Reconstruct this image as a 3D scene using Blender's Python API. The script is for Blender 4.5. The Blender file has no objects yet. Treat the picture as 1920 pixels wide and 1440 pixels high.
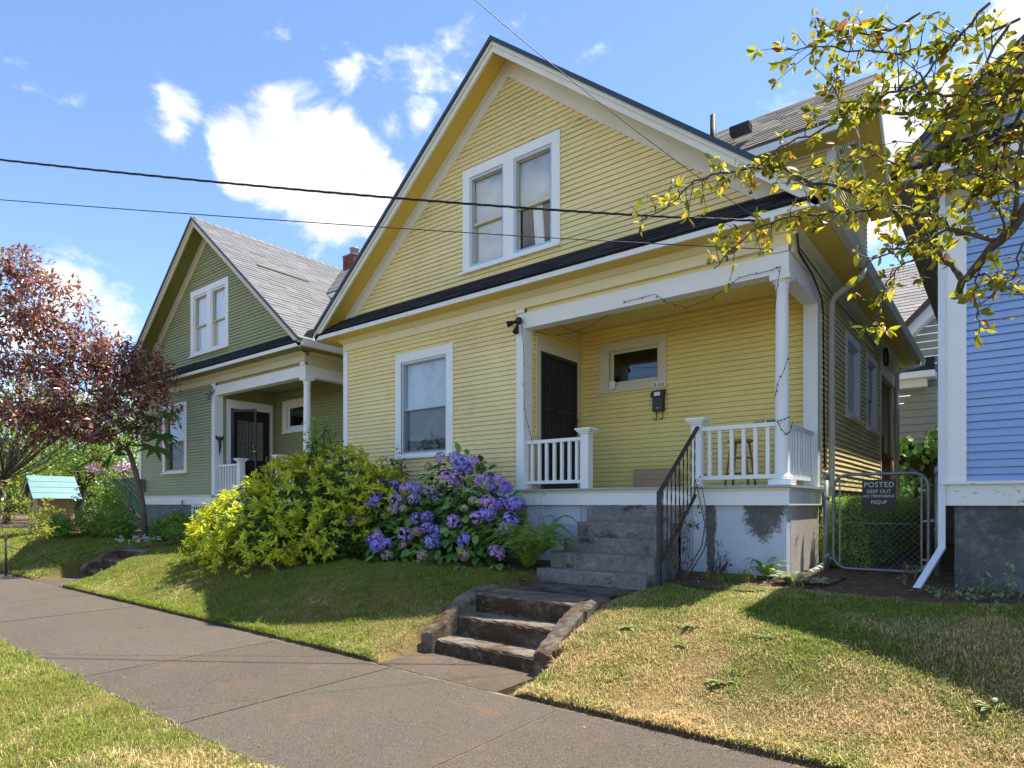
import bpy, math, random
import numpy as np
from mathutils import Vector, Matrix

# ------------------------------------------------------------------ camera, sky, sun, exposure
SC = bpy.context.scene
COL = SC.collection
YAW = math.radians(38.2); SY, CY = math.sin(YAW), math.cos(YAW)
FPX, HZ, EYE = 1176.0, 945.0, 1.5            # focal length and horizon in photo pixels, eye height in metres

cam_d = bpy.data.cameras.new('camera')
cam_d.sensor_width = 36.0
cam_d.lens = FPX / 1920.0 * 36.0
cam_d.shift_y = (HZ - 720.0) / 1920.0
cam_d.clip_start = 0.05; cam_d.clip_end = 2000
cam = bpy.data.objects.new('camera', cam_d); COL.objects.link(cam)
cam.location = (0, 0, EYE)
cam.rotation_euler = (math.radians(90), 0, YAW)
SC.camera = cam

SUN_DIR = Vector((0.2, 0.4, 1.0)).normalized()      # towards the sun
SUN_EL = math.asin(SUN_DIR.z)
SUN_AZ = math.atan2(SUN_DIR.x, SUN_DIR.y)
SKY_STRENGTH, SUN_STRENGTH, EXPOSURE = 0.122, 3.75, 1.46

sun_d = bpy.data.lights.new('sun', 'SUN')
sun_d.energy = SUN_STRENGTH; sun_d.angle = math.radians(0.53); sun_d.color = (1.0, 0.94, 0.84)
sun = bpy.data.objects.new('sun', sun_d); COL.objects.link(sun)
sun.rotation_euler = SUN_DIR.to_track_quat('Z', 'Y').to_euler()
sun.location = (5, 10, 30)

def pray(u, v):
    r = (u - 960.0) / FPX; w = (HZ - v) / FPX
    return Vector((r * CY - SY, r * SY + CY, w))
def PD(u, v, t): return Vector((0, 0, EYE)) + pray(u, v) * t            # a pixel at forward distance t
def PY(u, v, Y): d = pray(u, v); return Vector((0, 0, EYE)) + d * (Y / d.y)
def PXp(u, v, X): d = pray(u, v); return Vector((0, 0, EYE)) + d * (X / d.x)
def PZ(u, v, Z): d = pray(u, v); return Vector((0, 0, EYE)) + d * ((Z - EYE) / d.z)

CLOUD_OFF = (36.3, 15.8, 24.9)                  # offset that keeps the added ambient-light clouds mostly out of view
def make_world():
    w = bpy.data.worlds.new('World'); SC.world = w; w.use_nodes = True
    nt = w.node_tree; N = nt.nodes; L = nt.links
    for n in list(N): N.remove(n)
    out = N.new('ShaderNodeOutputWorld'); bg = N.new('ShaderNodeBackground')
    sky = N.new('ShaderNodeTexSky'); sky.sky_type = 'NISHITA'; sky.sun_disc = False
    sky.sun_elevation = SUN_EL; sky.sun_rotation = SUN_AZ
    sky.altitude = 50; sky.air_density = 0.72; sky.dust_density = 0.0; sky.ozone_density = 3.0
    tc = N.new('ShaderNodeTexCoord')
    def math_(op, a, b=None, c=None):
        n = N.new('ShaderNodeMath'); n.operation = op
        for i, x in enumerate((a, b, c)):
            if x is None: continue
            if isinstance(x, (int, float)): n.inputs[i].default_value = x
            else: L.new(x, n.inputs[i])
        return n.outputs[0]
    def noise(scale, detail, rough, off=(0, 0, 0), dist=0.0):
        mp = N.new('ShaderNodeMapping'); mp.inputs['Location'].default_value = off
        mp.inputs['Scale'].default_value = (1, 1, 1.7)
        L.new(tc.outputs['Generated'], mp.inputs['Vector'])
        n = N.new('ShaderNodeTexNoise'); n.inputs['Scale'].default_value = scale
        n.inputs['Detail'].default_value = detail; n.inputs['Roughness'].default_value = rough
        n.inputs['Distortion'].default_value = dist
        L.new(mp.outputs[0], n.inputs['Vector']); return n.outputs['Fac']
    lumps = [(445, 268, .055, 1.1), (455, 325, .06, 1.1), (530, 238, .065, 1.15), (590, 270, .09, 1.2), (560, 330, .11, 1.25), (650, 330, .095, 1.2), (720, 352, .062, 1.05), (610, 400, .085, 1.1), (690, 395, .058, 1.0), (500, 300, .08, 1.15),
             (315, 200, .055, .8), (330, 240, .038, .75), (650, 130, .055, .70), (790, 225, .038, .64), (735, 240, .036, .56), (200, 590, .07, .85), (130, 555, .08, .9), (40, 640, .10, .8), (90, 520, .05, .7),
             (1680, 260, .13, 1.1), (1660, 380, .10, 1.1), (1760, 190, .09, .95)]
    acc = None
    for (u, v, R, a) in lumps:
        d = pray(u, v).normalized()
        n = N.new('ShaderNodeVectorMath'); n.operation = 'DISTANCE'
        L.new(tc.outputs['Generated'], n.inputs[0]); n.inputs[1].default_value = d
        m = math_('MULTIPLY', math_('MAXIMUM', math_('SUBTRACT', 1.0, math_('DIVIDE', n.outputs['Value'], R)), 0.0), a)
        acc = m if acc is None else math_('MAXIMUM', acc, m)
    f1 = noise(9.0, 9.0, 0.62, (3.1, 1.7, 0.4), 0.35)
    f2 = noise(2.4, 9.0, 0.6, CLOUD_OFF, 0.3)
    dens = math_('ADD', acc, math_('MULTIPLY', math_('SUBTRACT', f1, 0.5), 1.9))
    mr = N.new('ShaderNodeMapRange'); mr.interpolation_type = 'SMOOTHSTEP'
    mr.inputs['From Min'].default_value = 0.32; mr.inputs['From Max'].default_value = 0.84
    L.new(dens, mr.inputs['Value'])
    gate = N.new('ShaderNodeMapRange'); gate.inputs['From Min'].default_value = 0.02; gate.inputs['From Max'].default_value = 0.16
    L.new(acc, gate.inputs['Value'])
    cl = math_('MULTIPLY', mr.outputs[0], gate.outputs[0])
    # added cloud field, mostly out of view, to brighten the ambient light
    mr2 = N.new('ShaderNodeMapRange'); mr2.interpolation_type = 'SMOOTHSTEP'
    mr2.inputs['From Min'].default_value = 0.525; mr2.inputs['From Max'].default_value = 0.62
    mr2.inputs['To Max'].default_value = 1.0
    L.new(f2, mr2.inputs['Value'])
    cl = math_('MAXIMUM', cl, mr2.outputs[0])
    sh_ = N.new('ShaderNodeMapRange'); sh_.inputs['From Min'].default_value = 0.34; sh_.inputs['From Max'].default_value = 0.62
    L.new(noise(7.5, 8.0, 0.62, (1.0, 9.0, 3.0), 0.3), sh_.inputs['Value']); shade = sh_.outputs[0]
    ramp = N.new('ShaderNodeMixRGB'); ramp.inputs[1].default_value = (2.75, 2.95, 3.3, 1); ramp.inputs[2].default_value = (4.5, 4.45, 4.35, 1)
    L.new(shade, ramp.inputs[0])
    mix = N.new('ShaderNodeMixRGB'); L.new(cl, mix.inputs[0]); L.new(sky.outputs[0], mix.inputs[1]); L.new(ramp.outputs[0], mix.inputs[2])
    L.new(mix.outputs[0], bg.inputs['Color']); bg.inputs['Strength'].default_value = SKY_STRENGTH
    L.new(bg.outputs[0], out.inputs['Surface'])
make_world()

SC.view_settings.view_transform = 'Standard'
SC.view_settings.look = 'None'
SC.view_settings.gamma = 1.0
SC.view_settings.use_curve_mapping = False
SC.view_settings.exposure = EXPOSURE
SC.cycles.max_bounces = 8; SC.cycles.diffuse_bounces = 4; SC.cycles.transparent_max_bounces = 12
SC.cycles.use_denoising = True

RNG = np.random.default_rng(7)
random.seed(7)

# ------------------------------------------------------------------ materials
def srgb(r, g, b):
    f = lambda c: (c / 255.0 / 12.92) if c / 255.0 <= 0.04045 else ((c / 255.0 + 0.055) / 1.055) ** 2.4
    return (f(r), f(g), f(b))

class NT:
    def __init__(s, name):
        s.m = bpy.data.materials.new(name); s.m.use_nodes = True
        s.nt = s.m.node_tree; s.N = s.nt.nodes; s.L = s.nt.links
        for n in list(s.N): s.N.remove(n)
        s.out = s.N.new('ShaderNodeOutputMaterial')
        s.geo = s.N.new('ShaderNodeNewGeometry')
    def set(s, node, key, val):
        if val is None: return
        if hasattr(val, 'links'): s.L.new(val, node.inputs[key])
        elif isinstance(val, (tuple, list)) and len(val) == 3 and node.inputs[key].type == 'RGBA': node.inputs[key].default_value = (*val, 1)
        else: node.inputs[key].default_value = val
    def mapping(s, scale=(1, 1, 1), loc=(0, 0, 0), rot=(0, 0, 0)):
        n = s.N.new('ShaderNodeMapping'); n.inputs['Scale'].default_value = scale; n.inputs['Location'].default_value = loc; n.inputs['Rotation'].default_value = rot
        s.L.new(s.geo.outputs['Position'], n.inputs['Vector']); return n.outputs[0]
    def noise(s, scale, detail=5, rough=0.55, vec=None, dist=0.0):
        n = s.N.new('ShaderNodeTexNoise'); n.inputs['Scale'].default_value = scale; n.inputs['Detail'].default_value = detail
        n.inputs['Roughness'].default_value = rough; n.inputs['Distortion'].default_value = dist
        s.L.new(vec if vec is not None else s.geo.outputs['Position'], n.inputs['Vector']); return n.outputs['Fac']
    def mr(s, val, a, b, c=0.0, d=1.0, smooth=False):
        n = s.N.new('ShaderNodeMapRange')
        if smooth: n.interpolation_type = 'SMOOTHSTEP'
        for k, x in zip(('From Min', 'From Max', 'To Min', 'To Max'), (a, b, c, d)): n.inputs[k].default_value = x
        s.L.new(val, n.inputs['Value']); return n.outputs[0]
    def math(s, op, a, b=None):
        n = s.N.new('ShaderNodeMath'); n.operation = op; s.set(n, 0, a); s.set(n, 1, b); return n.outputs[0]
    def mix(s, f, a, b, mode='MIX'):
        n = s.N.new('ShaderNodeMixRGB'); n.blend_type = mode; s.set(n, 0, f); s.set(n, 1, a); s.set(n, 2, b); return n.outputs[0]
    def ramp(s, val, stops):
        n = s.N.new('ShaderNodeValToRGB'); cr = n.color_ramp
        while len(cr.elements) < len(stops): cr.elements.new(0.5)
        for e, (p, c) in zip(cr.elements, stops): e.position = p; e.color = (*c, 1)
        s.L.new(val, n.inputs[0]); return n.outputs[0]
    def bump(s, h, strength=0.3, dist=0.01):
        n = s.N.new('ShaderNodeBump'); n.inputs['Strength'].default_value = strength; n.inputs['Distance'].default_value = dist
        s.L.new(h, n.inputs['Height']); return n.outputs[0]
    def principled(s, col, rough=0.6, normal=None, metallic=0.0, spec=0.5):
        p = s.N.new('ShaderNodeBsdfPrincipled'); s.set(p, 'Base Color', col); s.set(p, 'Roughness', rough)
        p.inputs['Metallic'].default_value = metallic; p.inputs['Specular IOR Level'].default_value = spec
        if normal is not None: s.L.new(normal, p.inputs['Normal'])
        return p.outputs[0]
    def finish(s, sh): s.L.new(sh, s.out.inputs['Surface']); return s.m

def scale3(c, k): return tuple(min(1, x * k) for x in c)

def m_paint(name, col, dirt=0.25, rough=0.55, wear=None, wearcol=(0.32, 0.29, 0.25), seed=0.0):
    t = NT(name)
    a = t.noise(1.3, 6, 0.6, t.mapping((1, 1, 1), (seed, seed, 0)))
    b = t.noise(7.0, 5, 0.65, t.mapping((1, 1, 0.25), (seed, 3, 1)))
    c = t.mix(t.mr(a, 0.35, 0.7), col, scale3(col, 1 - dirt * 0.45))
    c = t.mix(t.mr(b, 0.55, 0.85, 0, dirt), c, (0.23, 0.21, 0.14))
    g = t.noise(60, 3, 0.6, t.mapping((1, 1, 6)))
    c = t.mix(t.mr(g, 0.3, 0.8, 0, 0.10), c, scale3(col, 0.6))
    if wear is not None:
        w = t.noise(11.0, 8, 0.72, t.mapping((1, 1, 2.2), (seed, 5, 2)))
        c = t.mix(t.mr(w, wear, wear + 0.05), c, wearcol)
    bmp = t.bump(t.math('ADD', g, t.math('MULTIPLY', b, 0.6)), 0.25, 0.004)
    return t.finish(t.principled(c, rough, bmp, spec=0.35))

def m_siding(name, col, dirt, streak=0.3, seed=0.0):
    t = NT(name)
    a = t.noise(0.9, 6, 0.6, t.mapping((1, 1, 1), (seed, 0, 0)))
    obj = t.N.new('ShaderNodeObjectInfo')
    c = t.mix(t.mr(a, 0.3, 0.75), scale3(col, 1.04), scale3(col, 0.84))
    c = t.mix(t.mr(obj.outputs['Random'], 0, 1, 0, 0.22), c, scale3(col, 0.80))
    s = t.noise(3.5, 7, 0.7, t.mapping((2.2, 2.2, 9), (seed, 2, 1)), 0.4)
    patch = t.noise(0.55, 3, 0.5, t.mapping((1, 1, 1), (seed + 4, 7, 1)))
    s2 = t.math('MULTIPLY', t.mr(s, 0.5, 0.78), t.mr(patch, 0.42, 0.68, 0.12, 1.0))
    c = t.mix(t.math('MULTIPLY', s2, streak), c, dirt)
    g = t.noise(45, 4, 0.65, t.mapping((0.35, 0.35, 5)))
    c = t.mix(t.mr(g, 0.35, 0.75, 0, 0.14), c, scale3(col, 0.62))
    bmp = t.bump(g, 0.22, 0.004)
    return t.finish(t.principled(c, 0.55, bmp, spec=0.35))

def m_concrete(name, col, dark, light=None, stain=0.5, scale=1.0, moss=None, mossamt=0.6, bump=0.5):
    t = NT(name)
    a = t.noise(1.6 * scale, 8, 0.65, None, 0.4); b = t.noise(14 * scale, 7, 0.7); g = t.noise(130, 3, 0.6)
    c = t.mix(t.mr(a, 0.38, 0.66), col, dark if stain > 0.3 else scale3(col, 0.8))
    c = t.mix(t.mr(b, 0.45, 0.75, 0, 0.55), c, scale3(dark, 0.8))
    if light is not None: c = t.mix(t.mr(b, 0.50, 0.30, 0, 0.7), c, light)
    if moss is not None:
        m = t.noise(3.2, 8, 0.7, t.mapping((1, 1, 1.4), (2, 9, 4)), 0.3)
        c = t.mix(t.mr(m, 0.62 - mossamt * 0.3, 0.72 - mossamt * 0.3, 0, 0.9), c, t.mix(t.mr(g, 0.3, 0.7), moss, scale3(moss, 0.35)))
    c = t.mix(t.mr(g, 0.35, 0.7, 0, 0.35), c, scale3(col, 0.45))
    h = t.math('ADD', t.math('MULTIPLY', b, 1.0), t.math('MULTIPLY', g, 0.35))
    return t.finish(t.principled(c, 0.9, t.bump(h, bump, 0.012), spec=0.2))

def m_sidewalk():
    t = NT('sidewalk_concrete')
    a = t.noise(0.8, 6, 0.6, None, 0.3); b = t.noise(9, 7, 0.7); g = t.noise(190, 2, 0.5); v = t.noise(80, 3, 0.7)
    ob = t.N.new('ShaderNodeObjectInfo')
    col = (0.082, 0.066, 0.050)
    c = t.mix(t.mr(a, 0.3, 0.7), col, scale3(col, 0.72))
    c = t.mix(t.mr(ob.outputs['Random'], 0, 1, 0, 0.3), c, (0.125, 0.108, 0.09))
    c = t.mix(t.mr(b, 0.55, 0.8, 0, 0.5), c, (0.07, 0.058, 0.048))
    c = t.mix(t.mr(g, 0.48, 0.68, 0, 0.7), c, (0.27, 0.23, 0.185))
    c = t.mix(t.mr(v, 0.46, 0.34, 0, 0.75), c, (0.038, 0.031, 0.025))
    st = t.noise(2.3, 7, 0.65, t.mapping((1, 1, 1), (4, 8, 0)), 0.5)
    c = t.mix(t.mr(st, 0.56, 0.70, 0, 0.55), c, (0.17, 0.10, 0.06))                      # rusty leaf stains
    vo = t.N.new('ShaderNodeTexVoronoi'); vo.feature = 'DISTANCE_TO_EDGE'; vo.inputs['Scale'].default_value = 0.42
    wob = t.N.new('ShaderNodeVectorMath'); wob.operation = 'ADD'
    nv = t.N.new('ShaderNodeTexNoise'); nv.inputs['Scale'].default_value = 3.0; nv.inputs['Detail'].default_value = 6
    t.L.new(t.geo.outputs['Position'], nv.inputs['Vector']); sc_ = t.N.new('ShaderNodeVectorMath'); sc_.operation = 'SCALE'; sc_.inputs['Scale'].default_value = 0.5
    t.L.new(nv.outputs['Color'], sc_.inputs[0]); t.L.new(t.geo.outputs['Position'], wob.inputs[0]); t.L.new(sc_.outputs[0], wob.inputs[1]); t.L.new(wob.outputs[0], vo.inputs['Vector'])
    ck = t.math('MULTIPLY', t.mr(vo.outputs['Distance'], 0.0026, 0.0009), t.mr(st, 0.50, 0.60, 0, 0.8))
    c = t.mix(ck, c, (0.03, 0.024, 0.018))
    return t.finish(t.principled(c, 0.9, t.bump(t.math('ADD', g, v), 0.6, 0.006), spec=0.2))

def m_ground():
    t = NT('lawn_soil')
    a = t.noise(0.9, 6, 0.65, None, 0.4); b = t.noise(6, 7, 0.7); g = t.noise(90, 3, 0.7)
    c = t.mix(t.mr(a, 0.40, 0.60), (0.17, 0.145, 0.045), (0.34, 0.245, 0.10))
    c = t.mix(t.mr(b, 0.50, 0.72, 0, 0.6), c, (0.14, 0.095, 0.045))
    c = t.mix(t.mr(g, 0.4, 0.7, 0, 0.4), c, (0.09, 0.065, 0.035))
    sx = t.N.new('ShaderNodeSeparateXYZ'); t.L.new(t.geo.outputs['Position'], sx.inputs[0])
    y = sx.outputs['Y']
    near = t.mr(t.math('ADD', y, t.math('MULTIPLY', a, 0.9)), 7.0, 7.35)                     # beds and bare soil beside the houses
    c = t.mix(near, c, t.mix(t.mr(b, 0.35, 0.7), (0.21, 0.145, 0.10), (0.11, 0.075, 0.052)))
    edge = t.math('MULTIPLY', t.mr(y, 3.80, 3.81), t.mr(t.math('ADD', y, t.math('MULTIPLY', t.math('SUBTRACT', b, 0.5), 0.08)), 3.91, 3.89))   # cut soil edge along the sidewalk
    c = t.mix(edge, c, (0.11, 0.08, 0.05))
    return t.finish(t.principled(c, 0.95, t.bump(t.math('ADD', b, g), 1.0, 0.03), spec=0.1))

def m_grass():
    t = NT('grass_blades')
    a = t.noise(0.9, 6, 0.65, None, 0.4); b = t.noise(3.0, 5, 0.6)
    sx = t.N.new('ShaderNodeSeparateXYZ'); t.L.new(t.geo.outputs['Position'], sx.inputs[0])
    r = t.geo.outputs['Random Per Island']
    # the grass is burnt on the open mounds and by the kerb, and stays green nearer the houses
    dry = t.math('ADD', t.mr(a, 0.36, 0.60), t.math('MULTIPLY', t.math('SUBTRACT', b, 0.5), 1.3))
    dry = t.math('SUBTRACT', dry, t.mr(sx.outputs['Y'], 4.5, 6.2, 0.04, 0.75))
    dry = t.math('ADD', dry, t.mr(sx.outputs['X'], -5.0, -3.0, -0.70, 0.22))
    dry = t.math('ADD', dry, t.math('MULTIPLY', t.math('SUBTRACT', r, 0.5), 1.1))
    f = t.mr(dry, 0.25, 0.85)
    green = t.ramp(r, [(0.0, (0.14, 0.205, 0.026)), (0.5, (0.24, 0.305, 0.040)), (1.0, (0.35, 0.38, 0.075))])
    straw = t.ramp(r, [(0.0, (0.40, 0.27, 0.12)), (0.5, (0.66, 0.48, 0.22)), (1.0, (0.80, 0.63, 0.34))])
    c = t.mix(f, green, straw)
    p = t.principled(c, 0.65, spec=0.2)
    tr = t.N.new('ShaderNodeBsdfTranslucent'); t.set(tr, 'Color', c)
    ms = t.N.new('ShaderNodeMixShader'); ms.inputs[0].default_value = 0.3
    t.L.new(p, ms.inputs[1]); t.L.new(tr.outputs[0], ms.inputs[2])
    return t.finish(ms.outputs[0])

def m_leaf(name, stops, trans=0.4, rough=0.5, spec=0.4, byobj=False, tint=1.25):
    t = NT(name)
    if byobj:
        o = t.N.new('ShaderNodeObjectInfo'); r = o.outputs['Random']
    else: r = t.geo.outputs['Random Per Island']
    c = t.ramp(r, stops)
    n = t.noise(25, 3, 0.6); c = t.mix(t.mr(n, 0.35, 0.75, 0, 0.25), c, t.mix(0.5, c, (0, 0, 0)))
    p = t.principled(c, rough, spec=spec)
    tr = t.N.new('ShaderNodeBsdfTranslucent')
    t.set(tr, 'Color', t.mix(1.0, c, (tint, tint, tint * 0.55), 'MULTIPLY'))
    ms = t.N.new('ShaderNodeMixShader'); ms.inputs[0].default_value = trans
    t.L.new(p, ms.inputs[1]); t.L.new(tr.outputs[0], ms.inputs[2])
    return t.finish(ms.outputs[0])

def m_glass(name='window_glass', tintc=(0.96, 0.97, 0.97), refl=1.0):
    t = NT(name)
    fr = t.N.new('ShaderNodeFresnel'); fr.inputs['IOR'].default_value = 1.5
    tp = t.N.new('ShaderNodeBsdfTransparent'); t.set(tp, 'Color', tintc)
    gl = t.N.new('ShaderNodeBsdfGlossy'); gl.inputs['Roughness'].default_value = 0.015; t.set(gl, 'Color', (0.95, 0.97, 1.0))
    nz = t.noise(1.3, 2, 0.5); bp = t.bump(nz, 0.05, 0.05); t.L.new(bp, gl.inputs['Normal'])
    f = t.math('ADD', t.math('MULTIPLY', fr.outputs[0], refl), 0.05 * refl)
    f = t.math('MULTIPLY', f, t.math('SUBTRACT', 1.0, t.geo.outputs['Backfacing']))
    ms = t.N.new('ShaderNodeMixShader'); t.L.new(f, ms.inputs[0]); t.L.new(tp.outputs[0], ms.inputs[1]); t.L.new(gl.outputs[0], ms.inputs[2])
    return t.finish(ms.outputs[0])

def m_plain(name, col, rough=0.5, metallic=0.0, var=0.2, spec=0.4, scale=8):
    t = NT(name); a = t.noise(scale, 5, 0.6)
    c = t.mix(t.mr(a, 0.3, 0.75), col, scale3(col, 1 - var)) if var else col
    return t.finish(t.principled(c, rough, t.bump(a, 0.1, 0.003), metallic, spec))

def m_wood(name, c1, c2, axis='x', rough=0.6):
    t = NT(name); sc = {'x': (1.2, 22, 22), 'y': (22, 1.2, 22), 'z': (22, 22, 1.2)}[axis]
    a = t.noise(2.0, 6, 0.6, t.mapping(sc), 0.6)
    c = t.mix(t.mr(a, 0.3, 0.7), c1, c2)
    return t.finish(t.principled(c, rough, t.bump(a, 0.3, 0.004), spec=0.3))

def m_shingle(name, cols):
    t = NT(name); o = t.N.new('ShaderNodeObjectInfo')
    r = t.math('FRACT', t.math('ADD', t.geo.outputs['Random Per Island'], o.outputs['Random']))
    c = t.ramp(r, [(0.0, cols[0]), (0.5, cols[1]), (1.0, cols[2])])
    g = t.noise(160, 2, 0.6); big = t.noise(0.7, 5, 0.6)
    c = t.mix(t.mr(g, 0.35, 0.75, 0, 0.55), c, scale3(cols[0], 0.5))
    c = t.mix(t.mr(big, 0.4, 0.75, 0, 0.12), c, scale3(cols[0], 0.8))
    return t.finish(t.principled(c, 0.92, t.bump(g, 0.5, 0.004), spec=0.15))

M = {}
WHITE = srgb(226, 226, 222)
M['yellow'] = m_siding('yellow_siding', (0.88, 0.725, 0.35), (0.19, 0.165, 0.08), 0.85, 1.0)
M['yellow_porch'] = m_siding('yellow_siding_warm_bounce', (0.88, 0.705, 0.24), (0.3, 0.24, 0.08), 0.25, 2.0)  # porch copy of the yellow siding, warm bounced light put into its colour
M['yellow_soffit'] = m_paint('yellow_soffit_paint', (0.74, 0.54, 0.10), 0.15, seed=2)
M['yellow_frieze'] = m_paint('cream_frieze_paint', (0.82, 0.75, 0.50), 0.12, seed=3)
M['white'] = m_paint('white_trim_paint', (0.84, 0.84, 0.82), 0.12, seed=4)
M['white_worn'] = m_paint('worn_white_paint', (0.82, 0.815, 0.78), 0.2, wear=0.60, seed=5)
M['white_rake'] = m_paint('offwhite_rake_paint', (0.78, 0.755, 0.66), 0.22, seed=6)
M['green'] = m_siding('green_siding', (0.335, 0.345, 0.165), (0.18, 0.18, 0.11), 0.2, 5.0)
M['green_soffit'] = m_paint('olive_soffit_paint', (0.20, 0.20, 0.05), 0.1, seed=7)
M['cream'] = m_paint('cream_trim_paint', (0.64, 0.58, 0.40), 0.12, seed=8)
M['blue'] = m_siding('blue_siding', (0.31, 0.455, 0.75), (0.42, 0.47, 0.6), 0.25, 9.0)
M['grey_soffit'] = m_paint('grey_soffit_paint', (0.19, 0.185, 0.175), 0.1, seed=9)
M['beige_frieze'] = m_paint('beige_frieze_paint', (0.45, 0.40, 0.29), 0.12, seed=10)
M['sh_dark'] = m_shingle('dark_shingles', [(0.022, 0.024, 0.030), (0.034, 0.036, 0.042), (0.05, 0.05, 0.056)])
M['sh_grey'] = m_shingle('grey_shingles', [(0.20, 0.198, 0.198), (0.222, 0.22, 0.22), (0.25, 0.247, 0.246)])
M['sh_brown'] = m_shingle('brown_grey_shingles', [(0.13, 0.115, 0.10), (0.19, 0.17, 0.15), (0.25, 0.22, 0.19)])
M['sh_pink'] = m_shingle('pale_pinkish_shingles', [(0.30, 0.265, 0.25), (0.36, 0.32, 0.30), (0.43, 0.385, 0.36)])
M['edge_blue'] = m_plain('roof_edge_flashing', (0.035, 0.055, 0.08), 0.5)
M['curtain'] = m_plain('window_curtain', (0.86, 0.87, 0.88), 0.9, var=0.15, scale=3)
M['blind'] = m_plain('roller_blind', (0.60, 0.63, 0.66), 0.9, var=0.3, scale=3)
M['room'] = m_plain('dark_room', (0.045, 0.042, 0.038), 0.9)
M['glass'] = m_glass()
M['glass_dark'] = m_glass('dark_window_glass', (0.6, 0.62, 0.6))
M['iron'] = m_plain('dark_iron_paint', (0.032, 0.033, 0.038), 0.4, var=0.3)
M['rust'] = m_plain('rusty_iron', (0.075, 0.04, 0.025), 0.7, var=0.5, scale=30)
M['door_black'] = m_plain('black_door_paint', (0.02, 0.018, 0.017), 0.35, var=0.2)
M['mesh_screen'] = m_plain('dark_door_screen', (0.045, 0.038, 0.032), 0.7, var=0.2)
M['brass'] = m_plain('brass', (0.65, 0.45, 0.14), 0.25, 1.0, 0.1)
M['galv'] = m_plain('galvanised_steel', (0.30, 0.31, 0.32), 0.5, 0.55, 0.35, scale=20)
M['black_plastic'] = m_plain('black_plastic', (0.012, 0.013, 0.016), 0.35, var=0.2)
M['deck'] = m_paint('grey_deck_paint', (0.36, 0.42, 0.46), 0.3, wear=0.66, seed=11)
M['sidewalk'] = m_sidewalk()
M['ground'] = m_ground()
M['grass'] = m_grass()
M['porch_steps'] = m_concrete('mossy_porch_concrete', (0.27, 0.255, 0.23), (0.16, 0.15, 0.135), (0.36, 0.34, 0.31), 0.6, 1.6, (0.075, 0.07, 0.052), 0.22, 0.9)
M['walk_steps'] = m_concrete('mossy_step_concrete', (0.27, 0.235, 0.185), (0.12, 0.092, 0.064), None, 0.6, 1.0, (0.12, 0.058, 0.028), 0.36, 0.8)
M['cheek'] = m_concrete('mossy_cheek_concrete', (0.25, 0.21, 0.165), (0.10, 0.076, 0.053), None, 0.6, 1.2, (0.125, 0.066, 0.032), 0.5, 1.0)
M['step_face'] = m_concrete('stained_step_face', (0.13, 0.09, 0.062), (0.04, 0.028, 0.02), (0.27, 0.225, 0.18), 0.6, 1.6, (0.085, 0.042, 0.022), 0.55, 1.0)
M['walk'] = m_concrete('dark_walk_concrete', (0.17, 0.15, 0.13), (0.06, 0.05, 0.042), None, 0.6, 1.0, (0.05, 0.03, 0.02), 0.4)
M['apron'] = m_concrete('apron_concrete', (0.125, 0.10, 0.076), (0.085, 0.065, 0.046), None, 0.5, 0.8, (0.22, 0.135, 0.075), 0.3)
M['fnd_grey'] = m_concrete('dark_foundation_concrete', (0.165, 0.162, 0.16), (0.09, 0.088, 0.088), (0.28, 0.275, 0.27), 0.6, 0.8, (0.16, 0.11, 0.07), 0.05, 0.5)
M['fnd_bare'] = m_concrete('bare_foundation_concrete', (0.36, 0.325, 0.275), (0.22, 0.19, 0.155), None, 0.4, 1.2, None, 0, 0.5)
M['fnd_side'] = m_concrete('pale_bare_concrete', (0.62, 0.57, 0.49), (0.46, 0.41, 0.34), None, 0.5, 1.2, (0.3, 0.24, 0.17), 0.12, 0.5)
M['fnd_green'] = m_concrete('grey_painted_foundation', (0.24, 0.25, 0.26), (0.17, 0.175, 0.18), None, 0.4, 0.8)
M['joint'] = m_plain('sandy_joint', (0.26, 0.20, 0.125), 0.95, var=0.8, scale=9)
M['kerb'] = m_concrete('kerb_concrete', (0.30, 0.28, 0.25), (0.2, 0.18, 0.16), None, 0.5)
M['asphalt'] = m_concrete('asphalt', (0.13, 0.125, 0.12), (0.09, 0.085, 0.08), (0.19, 0.185, 0.175), 0.5, 2.0)
M['bark'] = m_wood('tree_bark', (0.05, 0.04, 0.03), (0.11, 0.09, 0.07), 'z', 0.9)
M['twig'] = m_plain('twig_bark', (0.11, 0.085, 0.065), 0.7, var=0.5, scale=40)
M['bark_red'] = m_wood('plum_bark', (0.10, 0.065, 0.05), (0.20, 0.14, 0.105), 'z', 0.8)
M['oak'] = m_wood('stool_wood', (0.42, 0.24, 0.10), (0.30, 0.16, 0.06), 'z', 0.5)
M['plank'] = m_wood('pale_plank_wood', (0.52, 0.36, 0.20), (0.42, 0.27, 0.14), 'x', 0.6)
M['redwood'] = m_wood('reddish_wood', (0.38, 0.15, 0.06), (0.28, 0.10, 0.04), 'z', 0.6)
M['coop_wood'] = m_wood('weathered_coop_wood', (0.45, 0.33, 0.22), (0.26, 0.18, 0.12), 'z', 0.8)
M['turquoise'] = m_plain('turquoise_tin', (0.04, 0.20, 0.215), 0.45, 0.0, 0.25, scale=4)
M['brick'] = m_plain('red_brick', (0.20, 0.06, 0.04), 0.85, var=0.5, scale=14)
M['mortar'] = m_plain('mortar', (0.36, 0.31, 0.27), 0.95)
M['sage'] = m_siding('sage_siding', (0.30, 0.33, 0.28), (0.2, 0.22, 0.2), 0.1, 13.0)
M['maroon'] = m_plain('maroon_rake', (0.10, 0.05, 0.045), 0.5)
M['pale_blue'] = m_plain('downspout_white', (0.66, 0.72, 0.78), 0.35, var=0.08)
M['spout_cream'] = m_paint('downspout_cream', (0.60, 0.585, 0.48), 0.15, seed=14)
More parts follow.
